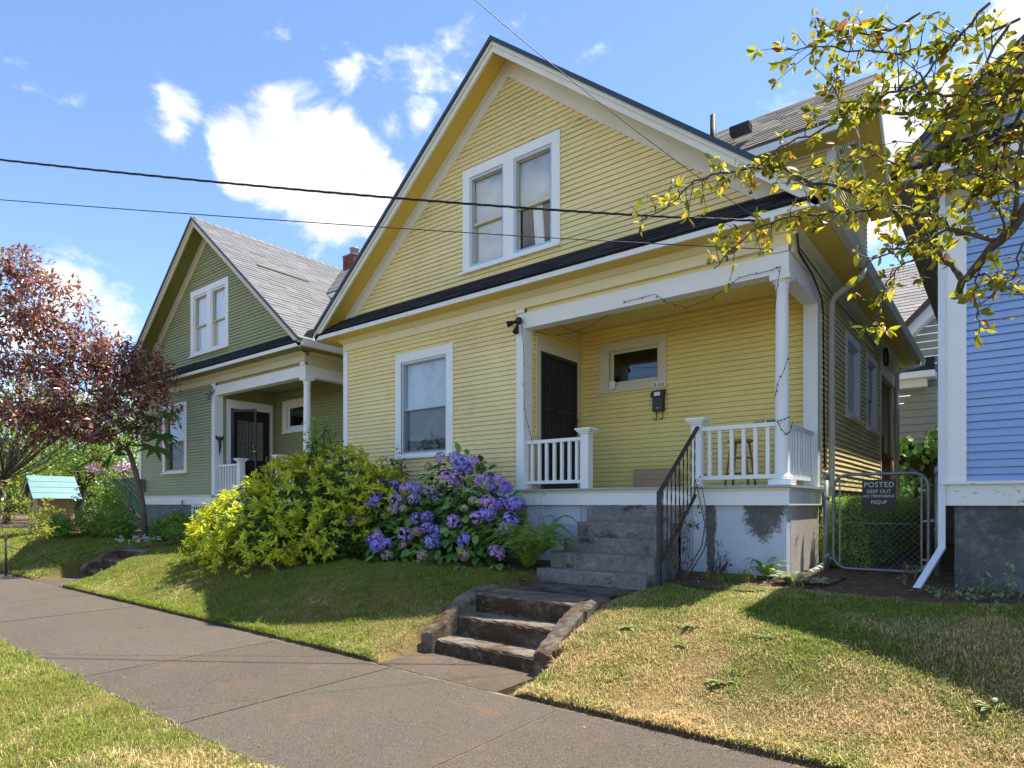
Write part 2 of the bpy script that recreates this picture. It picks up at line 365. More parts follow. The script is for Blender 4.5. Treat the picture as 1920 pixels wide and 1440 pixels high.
M['sign_black'] = m_plain('sign_black', (0.018, 0.020, 0.022), 0.4, var=0.2)
M['sign_white'] = m_plain('sign_lettering', (0.78, 0.80, 0.80), 0.6, var=0.35, scale=60)
M['paper'] = m_plain('paper_white', (0.78, 0.78, 0.76), 0.8, var=0.1)
M['ink'] = m_plain('ink_black', (0.02, 0.02, 0.02), 0.6, var=0)
M['screen_green'] = m_plain('green_screen_cloth', (0.035, 0.16, 0.085), 0.8, var=0.4, scale=5)
M['wire'] = m_plain('wire_black', (0.02, 0.02, 0.022), 0.5, var=0)
M['litter'] = m_leaf('dead_leaves', [(0, (0.16, 0.085, 0.045)), (0.5, (0.30, 0.19, 0.10)), (1, (0.42, 0.31, 0.19))], 0.15)
M['dead'] = m_leaf('dried_plant', [(0, (0.20, 0.12, 0.06)), (0.5, (0.33, 0.23, 0.12)), (1, (0.44, 0.34, 0.20))], 0.2)
M['vine_dead'] = m_leaf('dry_vine_leaves', [(0, (0.06, 0.03, 0.02)), (0.6, (0.13, 0.065, 0.035)), (1, (0.24, 0.15, 0.08))], 0.15)
M['shrub'] = m_leaf('golden_shrub_leaves', [(0, (0.250, 0.331, 0.025)), (0.45, (0.526, 0.599, 0.041)), (0.8, (0.800, 0.765, 0.062)), (1, (0.900, 0.855, 0.114))], 0.42)
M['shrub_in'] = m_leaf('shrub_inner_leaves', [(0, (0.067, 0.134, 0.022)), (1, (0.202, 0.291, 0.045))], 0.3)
M['hyd_leaf'] = m_leaf('hydrangea_leaves', [(0, (0.052, 0.131, 0.031)), (0.6, (0.113, 0.235, 0.049)), (1, (0.227, 0.383, 0.078))], 0.3)
M['hyd_leaf_o'] = m_leaf('hydrangea_leaves_near', [(0, (0.064, 0.154, 0.036)), (0.6, (0.134, 0.270, 0.054)), (1, (0.270, 0.450, 0.090))], 0.3, byobj=True)
M['fl_blue'] = m_leaf('violet_blue_florets', [(0, (0.200, 0.167, 0.700)), (0.5, (0.367, 0.300, 0.900)), (1, (0.600, 0.467, 0.900))], 0.25, tint=1.0)
M['fl_pink'] = m_leaf('mauve_florets', [(0, (0.354, 0.193, 0.676)), (0.5, (0.612, 0.354, 0.837)), (1, (0.837, 0.547, 0.900))], 0.25, tint=1.0)
M['fl_dead'] = m_leaf('faded_florets', [(0, (0.22, 0.13, 0.08)), (0.5, (0.40, 0.30, 0.22)), (1, (0.55, 0.46, 0.38))], 0.2, tint=1.0)
M['fl_cream'] = m_leaf('young_cream_florets', [(0, (0.38, 0.40, 0.18)), (1, (0.62, 0.58, 0.45))], 0.25, tint=1.0)
M['fern'] = m_leaf('fern_fronds', [(0, (0.133, 0.241, 0.048)), (0.6, (0.263, 0.409, 0.084)), (1, (0.445, 0.557, 0.145))], 0.35)
M['hedge'] = m_leaf('box_hedge_leaves', [(0, (0.145, 0.290, 0.052)), (0.6, (0.348, 0.578, 0.086)), (1, (0.694, 0.765, 0.173))], 0.35)
M['ivy'] = m_leaf('ivy_leaves', [(0, (0.056, 0.133, 0.035)), (0.6, (0.111, 0.255, 0.056)), (1, (0.199, 0.376, 0.078))], 0.3)
M['crab'] = m_leaf('crab_apple_leaves', [(0, (0.08, 0.10, 0.018)), (0.25, (0.19, 0.205, 0.025)), (0.55, (0.40, 0.40, 0.035)), (0.85, (0.60, 0.52, 0.05)), (0.94, (0.60, 0.38, 0.05)), (0.975, (0.40, 0.14, 0.04)), (1, (0.18, 0.06, 0.03))], 0.5)
M['crab_o'] = m_leaf('crab_apple_leaves_near', [(0, (0.08, 0.10, 0.018)), (0.25, (0.19, 0.205, 0.025)), (0.55, (0.40, 0.40, 0.035)), (0.85, (0.60, 0.52, 0.05)), (0.94, (0.60, 0.38, 0.05)), (0.975, (0.40, 0.14, 0.04)), (1, (0.18, 0.06, 0.03))], 0.5, byobj=True)
M['plum'] = m_leaf('purple_plum_leaves', [(0, (0.106, 0.049, 0.065)), (0.5, (0.266, 0.107, 0.116)), (0.8, (0.531, 0.200, 0.147)), (1, (0.424, 0.371, 0.165))], 0.35, rough=0.27, spec=0.9)
M['tree_a'] = m_leaf('bright_tree_leaves', [(0, (0.114, 0.195, 0.033)), (0.6, (0.244, 0.374, 0.049)), (1, (0.423, 0.536, 0.081))], 0.4)
M['tree_b'] = m_leaf('dark_tree_leaves', [(0, (0.047, 0.094, 0.022)), (0.6, (0.109, 0.187, 0.035)), (1, (0.203, 0.296, 0.055))], 0.35)
M['bed'] = m_leaf('bed_plant_leaves', [(0, (0.098, 0.195, 0.035)), (0.6, (0.195, 0.351, 0.058)), (1, (0.351, 0.507, 0.098))], 0.35)
M['bigleaf'] = m_leaf('large_lobed_leaves', [(0, (0.072, 0.144, 0.030)), (1, (0.144, 0.240, 0.048))], 0.45, byobj=True)
M['pinkfl'] = m_leaf('pink_blossom', [(0, (0.45, 0.18, 0.38)), (1, (0.62, 0.36, 0.55))], 0.3, tint=1.0)
M['daisy'] = m_leaf('white_daisies', [(0, (0.6, 0.6, 0.55)), (1, (0.75, 0.75, 0.72))], 0.2, tint=1.0)
M['weed'] = m_leaf('weed_leaves', [(0, (0.17, 0.24, 0.10)), (1, (0.34, 0.42, 0.22))], 0.3)
M['pale_weed'] = m_leaf('pale_variegated_leaves', [(0, (0.22, 0.30, 0.13)), (1, (0.55, 0.58, 0.38))], 0.35)
M['vine'] = m_leaf('yellow_vine_leaves', [(0, (0.16, 0.2, 0.03)), (0.7, (0.36, 0.36, 0.05)), (1, (0.5, 0.42, 0.08))], 0.45)
M['core'] = m_plain('shrub_twigs', (0.035, 0.03, 0.02), 0.95, var=0.4)

def m_painted_foundation():
    # pale blue-white paint on concrete with bare dark patches where it has flaked off
    t = NT('flaking_foundation_paint')
    a = t.noise(2.0, 6, 0.6); g = t.noise(90, 3, 0.6); n = t.noise(5.5, 7, 0.7, None, 0.3)
    col = t.mix(t.mr(a, 0.3, 0.75), (0.56, 0.60, 0.66), (0.44, 0.48, 0.55))
    col = t.mix(t.mr(t.noise(16, 6, 0.7), 0.60, 0.75, 0, 0.6), col, (0.33, 0.34, 0.36))
    bare = t.mix(t.mr(t.noise(8, 6, 0.7), 0.35, 0.7), (0.15, 0.145, 0.14), (0.085, 0.08, 0.075))
    mask = None
    for (x, y, z, rx, rz) in ((-2.25, 7.6, 1.45, 0.25, 0.34), (-2.87, 7.6, 1.35, 0.075, 0.5), (-2.87, 7.6, 0.85, 0.055, 0.4)):
        mp = t.N.new('ShaderNodeMapping'); mp.vector_type = 'POINT'
        mp.inputs['Location'].default_value = (-x / rx, 0, -z / rz); mp.inputs['Scale'].default_value = (1 / rx, 0.0, 1 / rz)
        t.L.new(t.geo.outputs['Position'], mp.inputs['Vector'])
        ln = t.N.new('ShaderNodeVectorMath'); ln.operation = 'LENGTH'; t.L.new(mp.outputs[0], ln.inputs[0])
        d = t.math('ADD', ln.outputs['Value'], t.math('MULTIPLY', t.math('SUBTRACT', t.math('ADD', n, t.math('MULTIPLY', t.noise(30, 6, 0.75), 0.7)), 0.85), 1.5))
        mk = t.mr(d, 1.12, 0.82)
        mask = mk if mask is None else t.math('MAXIMUM', mask, mk)
    c = t.mix(mask, col, bare)
    return t.finish(t.principled(c, 0.8, t.bump(t.math('ADD', g, t.math('MULTIPLY', a, 2)), 0.35, 0.006), spec=0.25))
M['fnd_paint'] = m_painted_foundation()

# ------------------------------------------------------------------ mesh helpers
def mesh_np(name, V, faces_flat, counts, mat, smooth=False):
    V = np.asarray(V, np.float32); F = np.asarray(faces_flat, np.int32); C = np.asarray(counts, np.int32)
    me = bpy.data.meshes.new(name)
    me.vertices.add(len(V)); me.vertices.foreach_set('co', V.ravel())
    me.loops.add(len(F)); me.loops.foreach_set('vertex_index', F)
    me.polygons.add(len(C)); st = np.zeros(len(C), np.int32); st[1:] = np.cumsum(C)[:-1]
    me.polygons.foreach_set('loop_start', st); me.polygons.foreach_set('loop_total', C)
    if smooth: me.polygons.foreach_set('use_smooth', np.ones(len(C), bool))
    me.update(calc_edges=True)
    if mat is not None: me.materials.append(mat)
    return me

class MB:
    """collects boxes, prisms, tubes and lathes for one mesh"""
    def __init__(s): s.v = []; s.f = []; s.sm = []
    def add(s, vs, fs, smooth=False):
        o = len(s.v); s.v += [tuple(p) for p in vs]; s.f += [tuple(i + o for i in f) for f in fs]; s.sm += [smooth] * len(fs); return s
    def box(s, x0, x1, y0, y1, z0, z1):
        if x0 > x1: x0, x1 = x1, x0
        if y0 > y1: y0, y1 = y1, y0
        if z0 > z1: z0, z1 = z1, z0
        return s.add([(x0, y0, z0), (x1, y0, z0), (x1, y1, z0), (x0, y1, z0), (x0, y0, z1), (x1, y0, z1), (x1, y1, z1), (x0, y1, z1)],
                     [(0, 3, 2, 1), (4, 5, 6, 7), (0, 1, 5, 4), (1, 2, 6, 5), (2, 3, 7, 6), (3, 0, 4, 7)])
    def hexa(s, p):      # 8 points: bottom 4 then top 4
        q = [Vector(v) for v in p]; fs = [(0, 3, 2, 1), (4, 5, 6, 7), (0, 1, 5, 4), (1, 2, 6, 5), (2, 3, 7, 6), (3, 0, 4, 7)]
        if (q[1] - q[0]).cross(q[3] - q[0]).dot(q[4] - q[0]) < 0: fs = [f[::-1] for f in fs]
        return s.add(p, fs)
    def prism(s, pts, off):   # planar polygon pushed along a vector
        n = len(pts); off = Vector(off); a = [Vector(p) for p in pts]; b = [p + off for p in a]
        return s.add(a + b, [tuple(range(n))[::-1], tuple(range(n, 2 * n))] + [(i, (i + 1) % n, n + (i + 1) % n, n + i) for i in range(n)])
    def bar(s, a, b, w, h, up=(0, 0, 1)):
        a = Vector(a); b = Vector(b); d = (b - a).normalized(); u = Vector(up)
        if abs(d.dot(u)) > 0.98: u = Vector((0, 1, 0))
        r = d.cross(u).normalized() * (w / 2); t = r.cross(d).normalized() * (h / 2)
        return s.hexa([a - r - t, a + r - t, b + r - t, b - r - t, a - r + t, a + r + t, b + r + t, b - r + t])
    def tube(s, pts, r, n=8, cap=True):
        P = [Vector(p) for p in pts]; R = r if isinstance(r, (list, tuple)) else [r] * len(P)
        vs = []; fs = []; pu = None
        for i, p in enumerate(P):
            d = (P[min(i + 1, len(P) - 1)] - P[max(i - 1, 0)]).normalized()
            if pu is None:
                u = Vector((0, 0, 1)) if abs(d.z) < 0.9 else Vector((1, 0, 0)); u = (u - d * u.dot(d)).normalized()
            else: u = (pu - d * pu.dot(d)).normalized()
            pu = u; w = d.cross(u)
            for k in range(n):
                a = 2 * math.pi * k / n; vs.append(p + (u * math.cos(a) + w * math.sin(a)) * R[i])
        for i in range(len(P) - 1):
            for k in range(n):
                fs.append((i * n + k, i * n + (k + 1) % n, (i + 1) * n + (k + 1) % n, (i + 1) * n + k))
        o = len(s.v); s.add(vs, fs, True)
        if cap and n > 2:
            s.add([], []); s.f += [tuple(o + k for k in range(n))[::-1], tuple(o + (len(P) - 1) * n + k for k in range(n))]; s.sm += [False, False]
        return s
    def lathe(s, prof, c, n=20):   # prof: (radius, z)
        vs = []; fs = []; m = len(prof)
        for (r, z) in prof:
            for k in range(n):
                a = 2 * math.pi * k / n; vs.append((c[0] + r * math.cos(a), c[1] + r * math.sin(a), c[2] + z))
        for i in range(m - 1):
            for k in range(n): fs.append((i * n + k, i * n + (k + 1) % n, (i + 1) * n + (k + 1) % n, (i + 1) * n + k))
        o = len(s.v); s.add(vs, fs, True)
        s.f += [tuple(o + k for k in range(n))[::-1], tuple(o + (m - 1) * n + k for k in range(n))]; s.sm += [False, False]
        return s
    def build(s, name, mat, parent=None, bevel=0.0, org=None):
        me = bpy.data.meshes.new(name)
        v = s.v
        if org is not None: v = [(p[0] - org[0], p[1] - org[1], p[2] - org[2]) for p in v]
        me.from_pydata(v, [], s.f)
        if any(s.sm): me.polygons.foreach_set('use_smooth', s.sm)
        me.materials.append(mat); me.update()
        o = link(name, me, parent)
        if bevel:
            b = o.modifiers.new('bevel', 'BEVEL'); b.width = bevel; b.segments = 2; b.limit_method = 'ANGLE'; b.angle_limit = 0.6
        return o

def link(name, data, parent=None):
    o = bpy.data.objects.new(name, data); COL.objects.link(o)
    if parent is not None: o.parent = parent
    return o
def tag(o, label=None, cat=None, group=None, kind=None):
    if label: o['label'] = label
    if cat: o['category'] = cat
    if group: o['group'] = group
    if kind: o['kind'] = kind
    return o
def thing(name, label, cat, loc=(0, 0, 0), group=None):
    o = link(name, None); o.location = loc; o.empty_display_size = 0.2
    return tag(o, label, cat, group)

T2 = (np.array([(0, 0, 0), (.45, .5, .07), (1, 0, -.06), (.45, -.5, .07)], float), [0, 1, 2, 0, 2, 3], [3, 3])
T8 = (np.array([(0, 0, 0), (.28, .40, .06), (.65, .40, .03), (1, 0, -.12), (.65, -.40, .03), (.28, -.40, .06), (.28, 0, 0), (.65, 0, -.03)], float),
      [0, 1, 6, 6, 1, 2, 7, 7, 2, 3, 0, 6, 5, 6, 7, 4, 5, 7, 3, 4], [3, 4, 3, 3, 4, 3])
def unit(a): return a / np.maximum(np.linalg.norm(a, axis=-1, keepdims=True), 1e-9)
def leaf_arrays(P, D, Nn, L, Wd, T=T2):
    P = np.asarray(P, float); D = unit(np.asarray(D, float)); Nn = np.asarray(Nn, float)
    Nn = unit(Nn - D * (Nn * D).sum(-1, keepdims=True)); Y = np.cross(Nn, D)
    n = len(P); L = np.broadcast_to(np.asarray(L, float), (n,)); Wd = np.broadcast_to(np.asarray(Wd, float), (n,))
    t, f, c = T
    V = (P[:, None, :] + (L[:, None] * t[None, :, 0])[..., None] * D[:, None, :] + (Wd[:, None] * t[None, :, 1])[..., None] * Y[:, None, :]
         + (L[:, None] * t[None, :, 2])[..., None] * Nn[:, None, :])
    k = len(t)
    F = (np.arange(n)[:, None] * k + np.array(f)[None, :]).ravel()
    return V.reshape(-1, 3), F, np.tile(np.array(c), n)
def leaf_mesh(name, P, D, Nn, L, Wd, mat, T=T2, parent=None, org=(0, 0, 0), stuff=True):
    V, F, C = leaf_arrays(P, D, Nn, L, Wd, T)
    me = mesh_np(name, V - np.array(org), F, C, mat)
    o = link(name, me, parent)
    if stuff: o['kind'] = 'stuff'
    return o
def rdir(n, rng=RNG): return unit(rng.normal(size=(n, 3)))
def in_ellipsoid(n, c, r, shell=0.55, rng=RNG):
    d = rdir(n, rng); k = (shell ** 3 + (1 - shell ** 3) * rng.random(n)) ** (1 / 3)
    return np.array(c) + d * k[:, None] * np.array(r), d
def smooth(x, a, b):
    t = np.clip((np.asarray(x, float) - a) / (b - a), 0, 1); return t * t * (3 - 2 * t)

def vnoise(x, y, scale, seed=0):
    g = np.random.default_rng(seed).random((64, 64)); x = np.asarray(x) * scale; y = np.asarray(y) * scale
    xi, yi = np.floor(x).astype(int), np.floor(y).astype(int); fx, fy = x - xi, y - yi; fx = fx * fx * (3 - 2 * fx); fy = fy * fy * (3 - 2 * fy)
    G = lambda i, j: g[i % 64, j % 64]
    return (G(xi, yi) * (1 - fx) + G(xi + 1, yi) * fx) * (1 - fy) + (G(xi, yi + 1) * (1 - fx) + G(xi + 1, yi + 1) * fx) * fy

# ------------------------------------------------------------------ terrain
WALK_X = (-4.5, -3.25)          # the near steps; the far ones in front of the green house
GWALK_X = (-14.9, -13.6); GSTEP_Y = 4.75
PY_ = np.array([3.86, 3.95, 4.2, 4.5, 4.8, 5.1, 5.4, 5.9, 6.6, 7.6, 9.0, 16, 30, 80, 500])
PZ_ = np.array([0.028, 0.055, 0.12, 0.235, 0.37, 0.48, 0.55, 0.60, 0.63, 0.66, 0.68, 0.70, 0.80, 1.2, 4.0])
def gz(x, y):
    x = np.asarray(x, float); y = np.asarray(y, float)
    z = np.interp(y, PY_, PZ_)
    z = z + 0.03 * np.sin(x * 0.9 + 1.0) * smooth(y, 4.2, 5.4) * (1 - smooth(y, 7, 8)) + (0.05 * (vnoise(x, y, 1.1, 5) - 0.5) + 0.03 * (vnoise(x, y, 3.0, 6) - 0.5)) * smooth(y, 3.95, 4.6) * (1 - smooth(y, 7.2, 7.8))
    for (a, b), ys in ((WALK_X, 4.5), (GWALK_X, GSTEP_Y)):
        xc, hw = (a + b) / 2, (b - a) / 2
        m = 1 - smooth(np.abs(x - xc), hw + 0.06, hw + 0.06 + 0.16 + 0.12 * (y < ys))
        low = np.where(y < ys, -0.06, np.where(y < ys + 0.85, -0.06 + (y - ys) * 0.55, 0.42))
        z = np.where(y < 7.4, z * (1 - m) + low * m, z)
    z = np.where((y > 1.92) & (y < 3.86), -0.07, z)
    z = np.where(y <= 1.92, 0.015, z)
    z = np.where(y < -1.6, -0.15, z)
    return z
def gzf(x, y): return float(gz(x, y))

def build_ground():
    xs = np.concatenate([[-500, -250, -120, -70, -45, -36], np.arange(-30, -13.0, 0.25), np.arange(-13.0, -11, .2), np.arange(-11, 6.01, 0.1), np.arange(6.5, 16, 0.5), [20, 30, 50, 90, 200, 500]])
    xs = np.unique(np.round(np.concatenate([xs, np.arange(-15.3, -13.1, 0.07), np.arange(-5.0, -2.7, 0.05)]), 3))
    ys = np.concatenate([[-400, -100, -40, -20, -10, -5, -1.62, -1.60, -0.5, 0.5, 1.2, 1.7, 1.85, 1.915, 1.93, 2.5, 3.2, 3.84, 3.875], np.arange(3.92, 7.61, 0.08), np.arange(7.8, 12, 0.3), np.arange(12.5, 20, 0.8), [22, 25, 30, 40, 60, 100, 200, 500]])
    X, Y = np.meshgrid(xs, ys); Z = gz(X, Y)
    nx, ny = len(xs), len(ys)
    i = np.arange(ny - 1)[:, None] * nx + np.arange(nx - 1)[None, :]
    F = np.stack([i, i + 1, i + nx + 1, i + nx], -1).reshape(-1)
    me = mesh_np('ground', np.stack([X, Y, Z], -1).reshape(-1, 3), F, np.full((nx - 1) * (ny - 1), 4), M['ground'], True)
    tag(link('ground', me), kind='structure')
build_ground()
street = MB().box(-120, 120, -12, -1.72, -0.3, -0.142).build('street', M['asphalt']); tag(street, kind='structure')
kerb = MB().box(-120, 120, -1.72, -1.56, -0.3, 0.02).build('kerb', M['kerb'], bevel=0.02); tag(kerb, kind='structure')

def rough_slab(name, mat, x0, x1, y0, y1, z0, z1, parent=None, step=0.12, amp=0.006, seed=0, bev=0.012, org=None):
    """a concrete slab or step with slightly worn, wavy edges"""
    rg = np.random.default_rng(seed)
    nx = max(1, int((x1 - x0) / step)); b = MB()
    prof = [(y0, z0), (y0, z1 - bev), (y0 + bev * 0.4, z1 - bev * 0.3), (y0 + bev, z1), (y1 - bev, z1), (y1, z1 - bev), (y1, z0)]
    n = len(prof); vs = []; fs = []
    for i in range(nx + 1):
        x = x0 + (x1 - x0) * i / nx; j = rg.normal(0, amp, (n, 2)); j[0] = j[-1] = 0
        for k, (y, z) in enumerate(prof): vs.append((x, y + j[k, 0], z + j[k, 1] * 0.6))
    for i in range(nx):
        for k in range(n): fs.append((i * n + k, i * n + (k + 1) % n, (i + 1) * n + (k + 1) % n, (i + 1) * n + k))
    fs += [tuple(range(n)), tuple(nx * n + k for k in range(n))[::-1]]
    fs = [f[::-1] for f in fs]
    b.add(vs, fs); return b.build(name, mat, parent, org=org)

# sidewalk: slabs with open joints
sidewalk = MB().box(-60, 25, 1.93, 3.85, -0.2, -0.0005).build('sidewalk', M['joint']); tag(sidewalk, kind='structure')
SLAB = 1.86; xs0 = -4.41
for k in range(-16, 8):
    a = xs0 + k * SLAB
    if a > 12: continue
    rough_slab('paving_slab', M['sidewalk'], a + 0.009, a + SLAB - 0.009, 1.93, 3.82, -0.15, 0.004 + 0.003 * abs(math.sin(k * 2.1)), sidewalk, 0.2, 0.0008, k + 40, 0.012)
for (a, b_), ys, nm in ((WALK_X, 4.5, 0), (GWALK_X, GSTEP_Y, 1)):
    ap = rough_slab('entry_apron', M['apron'], a - 0.14, b_ + 0.06, 3.835, ys + 0.02, -0.2, 0.004, None, 0.15, 0.003, 3 + nm)
    tag(ap, kind='structure')
    wk = rough_slab('front_walk', M['walk'], a + 0.02, b_ - 0.0, ys + 0.62, 6.5 if nm == 0 else 7.0, 0.3, 0.53, None, 0.15, 0.003, 5 + nm)
    tag(wk, kind='structure')

# concrete steps from the sidewalk up to the walk
def cheek(x0, x1, ys, seed, parent):
    rg = np.random.default_rng(seed)
    top = [(ys - 0.06, 0.20), (ys - 0.02, 0.235), (ys + 0.12, 0.315), (ys + 0.28, 0.41), (ys + 0.44, 0.495), (ys + 0.58, 0.545), (ys + 0.72, 0.572), (ys + 0.95, 0.578), (ys + 1.0, 0.56)]
    ty = np.linspace(top[0][0], top[-1][0], 26); top = list(zip(ty, np.interp(ty, [p[0] for p in top], [p[1] for p in top])))
    b = MB(); vs = []; fs = []; cols = [0, 0.12, 0.3, 0.5, 0.7, 0.88, 1.0]
    for (y, z) in top:
        for c in cols:
            e = 0.024 if c in (0, 1.0) else 0.006 if c in (0.12, 0.88) else 0.0
            vs.append((x0 + (x1 - x0) * c + rg.normal(0, 0.006), y + rg.normal(0, 0.006), z - e + rg.normal(0, 0.008)))
    m = len(cols); nt_ = len(top)
    base = len(vs)
    for (y, z) in top:
        vs.append((x0, y, -0.15 if z < 0.45 else 0.2)); vs.append((x1, y, -0.15 if z < 0.45 else 0.2))
    for i in range(nt_ - 1):
        for k in range(m - 1): fs.append((i * m + k, i * m + k + 1, (i + 1) * m + k + 1, (i + 1) * m + k))
        fs.append((base + 2 * i, i * m, (i + 1) * m, base + 2 * i + 2))
        fs.append((i * m + m - 1, base + 2 * i + 1, base + 2 * i + 3, (i + 1) * m + m - 1))
    fs.append(tuple([base, base + 1] + [k for k in range(m)][::-1]))
    e = (nt_ - 1) * m
    fs.append(tuple([base + 2 * nt_ - 1, base + 2 * nt_ - 2] + [e + k for k in range(m)]))
    b.add(vs, fs); return b
def entry_steps(label, X, ys, seed):
    t = thing('entry_steps', label, 'steps', ((X[0] + X[1]) / 2, ys, 0))
    org = tuple(t.location)
    for i in range(3):
        rough_slab('step', M['walk_steps'], X[0], X[1], ys + 0.3 * i, ys + 0.3 * i + (0.34 if i < 2 else 0.5), -0.12, 0.14 + 0.2 * i - 0.002 * i, t, 0.06, 0.005, seed + i, 0.016, org)
        rough_slab('riser', M['step_face'], X[0] + 0.004, X[1] - 0.004, ys + 0.3 * i - 0.012, ys + 0.3 * i + 0.02, -0.1 + 0.2 * i, 0.12 + 0.2 * i, t, 0.05, 0.004, seed + i + 9, 0.01, org)
    for s_, (a, b_) in enumerate(((X[0] - 0.17, X[0]), (X[1], X[1] + 0.17))):
        o = cheek(a, b_, ys, seed + 20 + s_, t).build('cheek_wall', M['cheek'], t, org=org)
    return t
entry_steps('low mossy concrete steps with curved side walls leading up to the yellow house', WALK_X, 4.5, 100)
entry_steps('low concrete steps with curved side walls leading up to the green house', GWALK_X, GSTEP_Y, 200)

# ------------------------------------------------------------------ houses
EXPO = 0.0745
def split(s0, s1, cuts):
    segs = [(s0, s1)]
    for (a, b) in cuts:
        new = []
        for (p, q) in segs:
            if b <= p or a >= q: new.append((p, q)); continue
            if a > p: new.append((p, a))
            if b < q: new.append((b, q))
        segs = new
    return [(p, q) for p, q in segs if q - p > 0.02]

def wall(root, fmap, s0, s1, z0, z1, openings, mat, clip=None, expo=EXPO, seed=0, thick=0.10):
    """a wall with one board per course; fmap(s, d, z) -> local xyz, d is outwards; clip(z) -> (smin, smax)"""
    rg = np.random.default_rng(seed)
    b = MB()
    zs = sorted(set([z0, z1] + [z for o in openings for z in (o[2], o[3]) if z0 < z < z1]))
    for za, zb in zip(zs[:-1], zs[1:]):
        cuts = [(o[0], o[1]) for o in openings if o[2] < (za + zb) / 2 < o[3]]
        for (p, q) in split(s0, s1, cuts):
            if clip is None:
                P = [fmap(p, -thick, za), fmap(q, -thick, za), fmap(q, -0.004, za), fmap(p, -0.004, za), fmap(p, -thick, zb), fmap(q, -thick, zb), fmap(q, -0.004, zb), fmap(p, -0.004, zb)]
                b.hexa(P)
            else:
                (a0, a1), (b0, b1) = clip(za), clip(zb)
                P0 = (max(p, a0), min(q, a1)); P1 = (max(p, b0), min(q, b1))
                if P1[0] > P1[1]: P1 = ((P1[0] + P1[1]) / 2,) * 2
                if P0[1] - P0[0] < 0.01: continue
                b.hexa([fmap(P0[0], -thick, za), fmap(P0[1], -thick, za), fmap(P0[1], -0.004, za), fmap(P0[0], -0.004, za), fmap(P1[0], -thick, zb), fmap(P1[1], -thick, zb), fmap(P1[1], -0.004, zb), fmap(P1[0], -0.004, zb)])
    w = b.build('wall', mat, root)
    n = int(math.ceil((z1 - z0) / expo))
    for k in range(n):
        za = z0 + k * expo; zb = min(za + expo, z1); zt = min(zb + 0.001, z1); gv = 0.0095 * expo / EXPO
        if zb - za < 0.02: continue
        cuts = [(o[0], o[1]) for o in openings if min(zb, o[3]) - max(za, o[2]) > 0.25 * (zb - za)]
        segs = []
        for (p, q) in split(s0, s1, cuts):
            if q - p > 2.2 and rg.random() < 0.8:
                m = p + (q - p) * rg.uniform(0.25, 0.75); segs += [(p, m - 0.0012), (m + 0.0012, q)]
            else: segs.append((p, q))
        for (p, q) in segs:
            j = rg.normal(0, 0.0026, 4); w1 = 0.023 + rg.normal(0, 0.0018); w0 = 0.009
            p0, q0, p1, q1 = p, q, p, q
            if clip is not None:
                (a0, a1), (b0, b1) = clip(za), clip(zt)
                p0, q0, p1, q1 = max(p, a0), min(q, a1), max(p, b0), min(q, b1)
                if q0 - p0 < 0.03: continue
                if q1 <= p1: p1 = q1 = (p1 + q1) / 2
            b = MB()
            b.hexa([fmap(p0, -0.003, za + gv + j[0]), fmap(q0, -0.003, za + gv + j[1]), fmap(q0, w1, za + gv + j[1]), fmap(p0, w1, za + gv + j[0]),
                    fmap(p1, -0.003, zt), fmap(q1, -0.003, zt), fmap(q1, w0, zt), fmap(p1, w0, zt)])
            b.build('siding_board', mat, w)
    return w

def fbox(b, f, s0, s1, d0, d1, z0, z1):
    return b.hexa([f(s0, d0, z0), f(s1, d0, z0), f(s1, d1, z0), f(s0, d1, z0), f(s0, d0, z1), f(s1, d0, z1), f(s1, d1, z1), f(s0, d1, z1)])

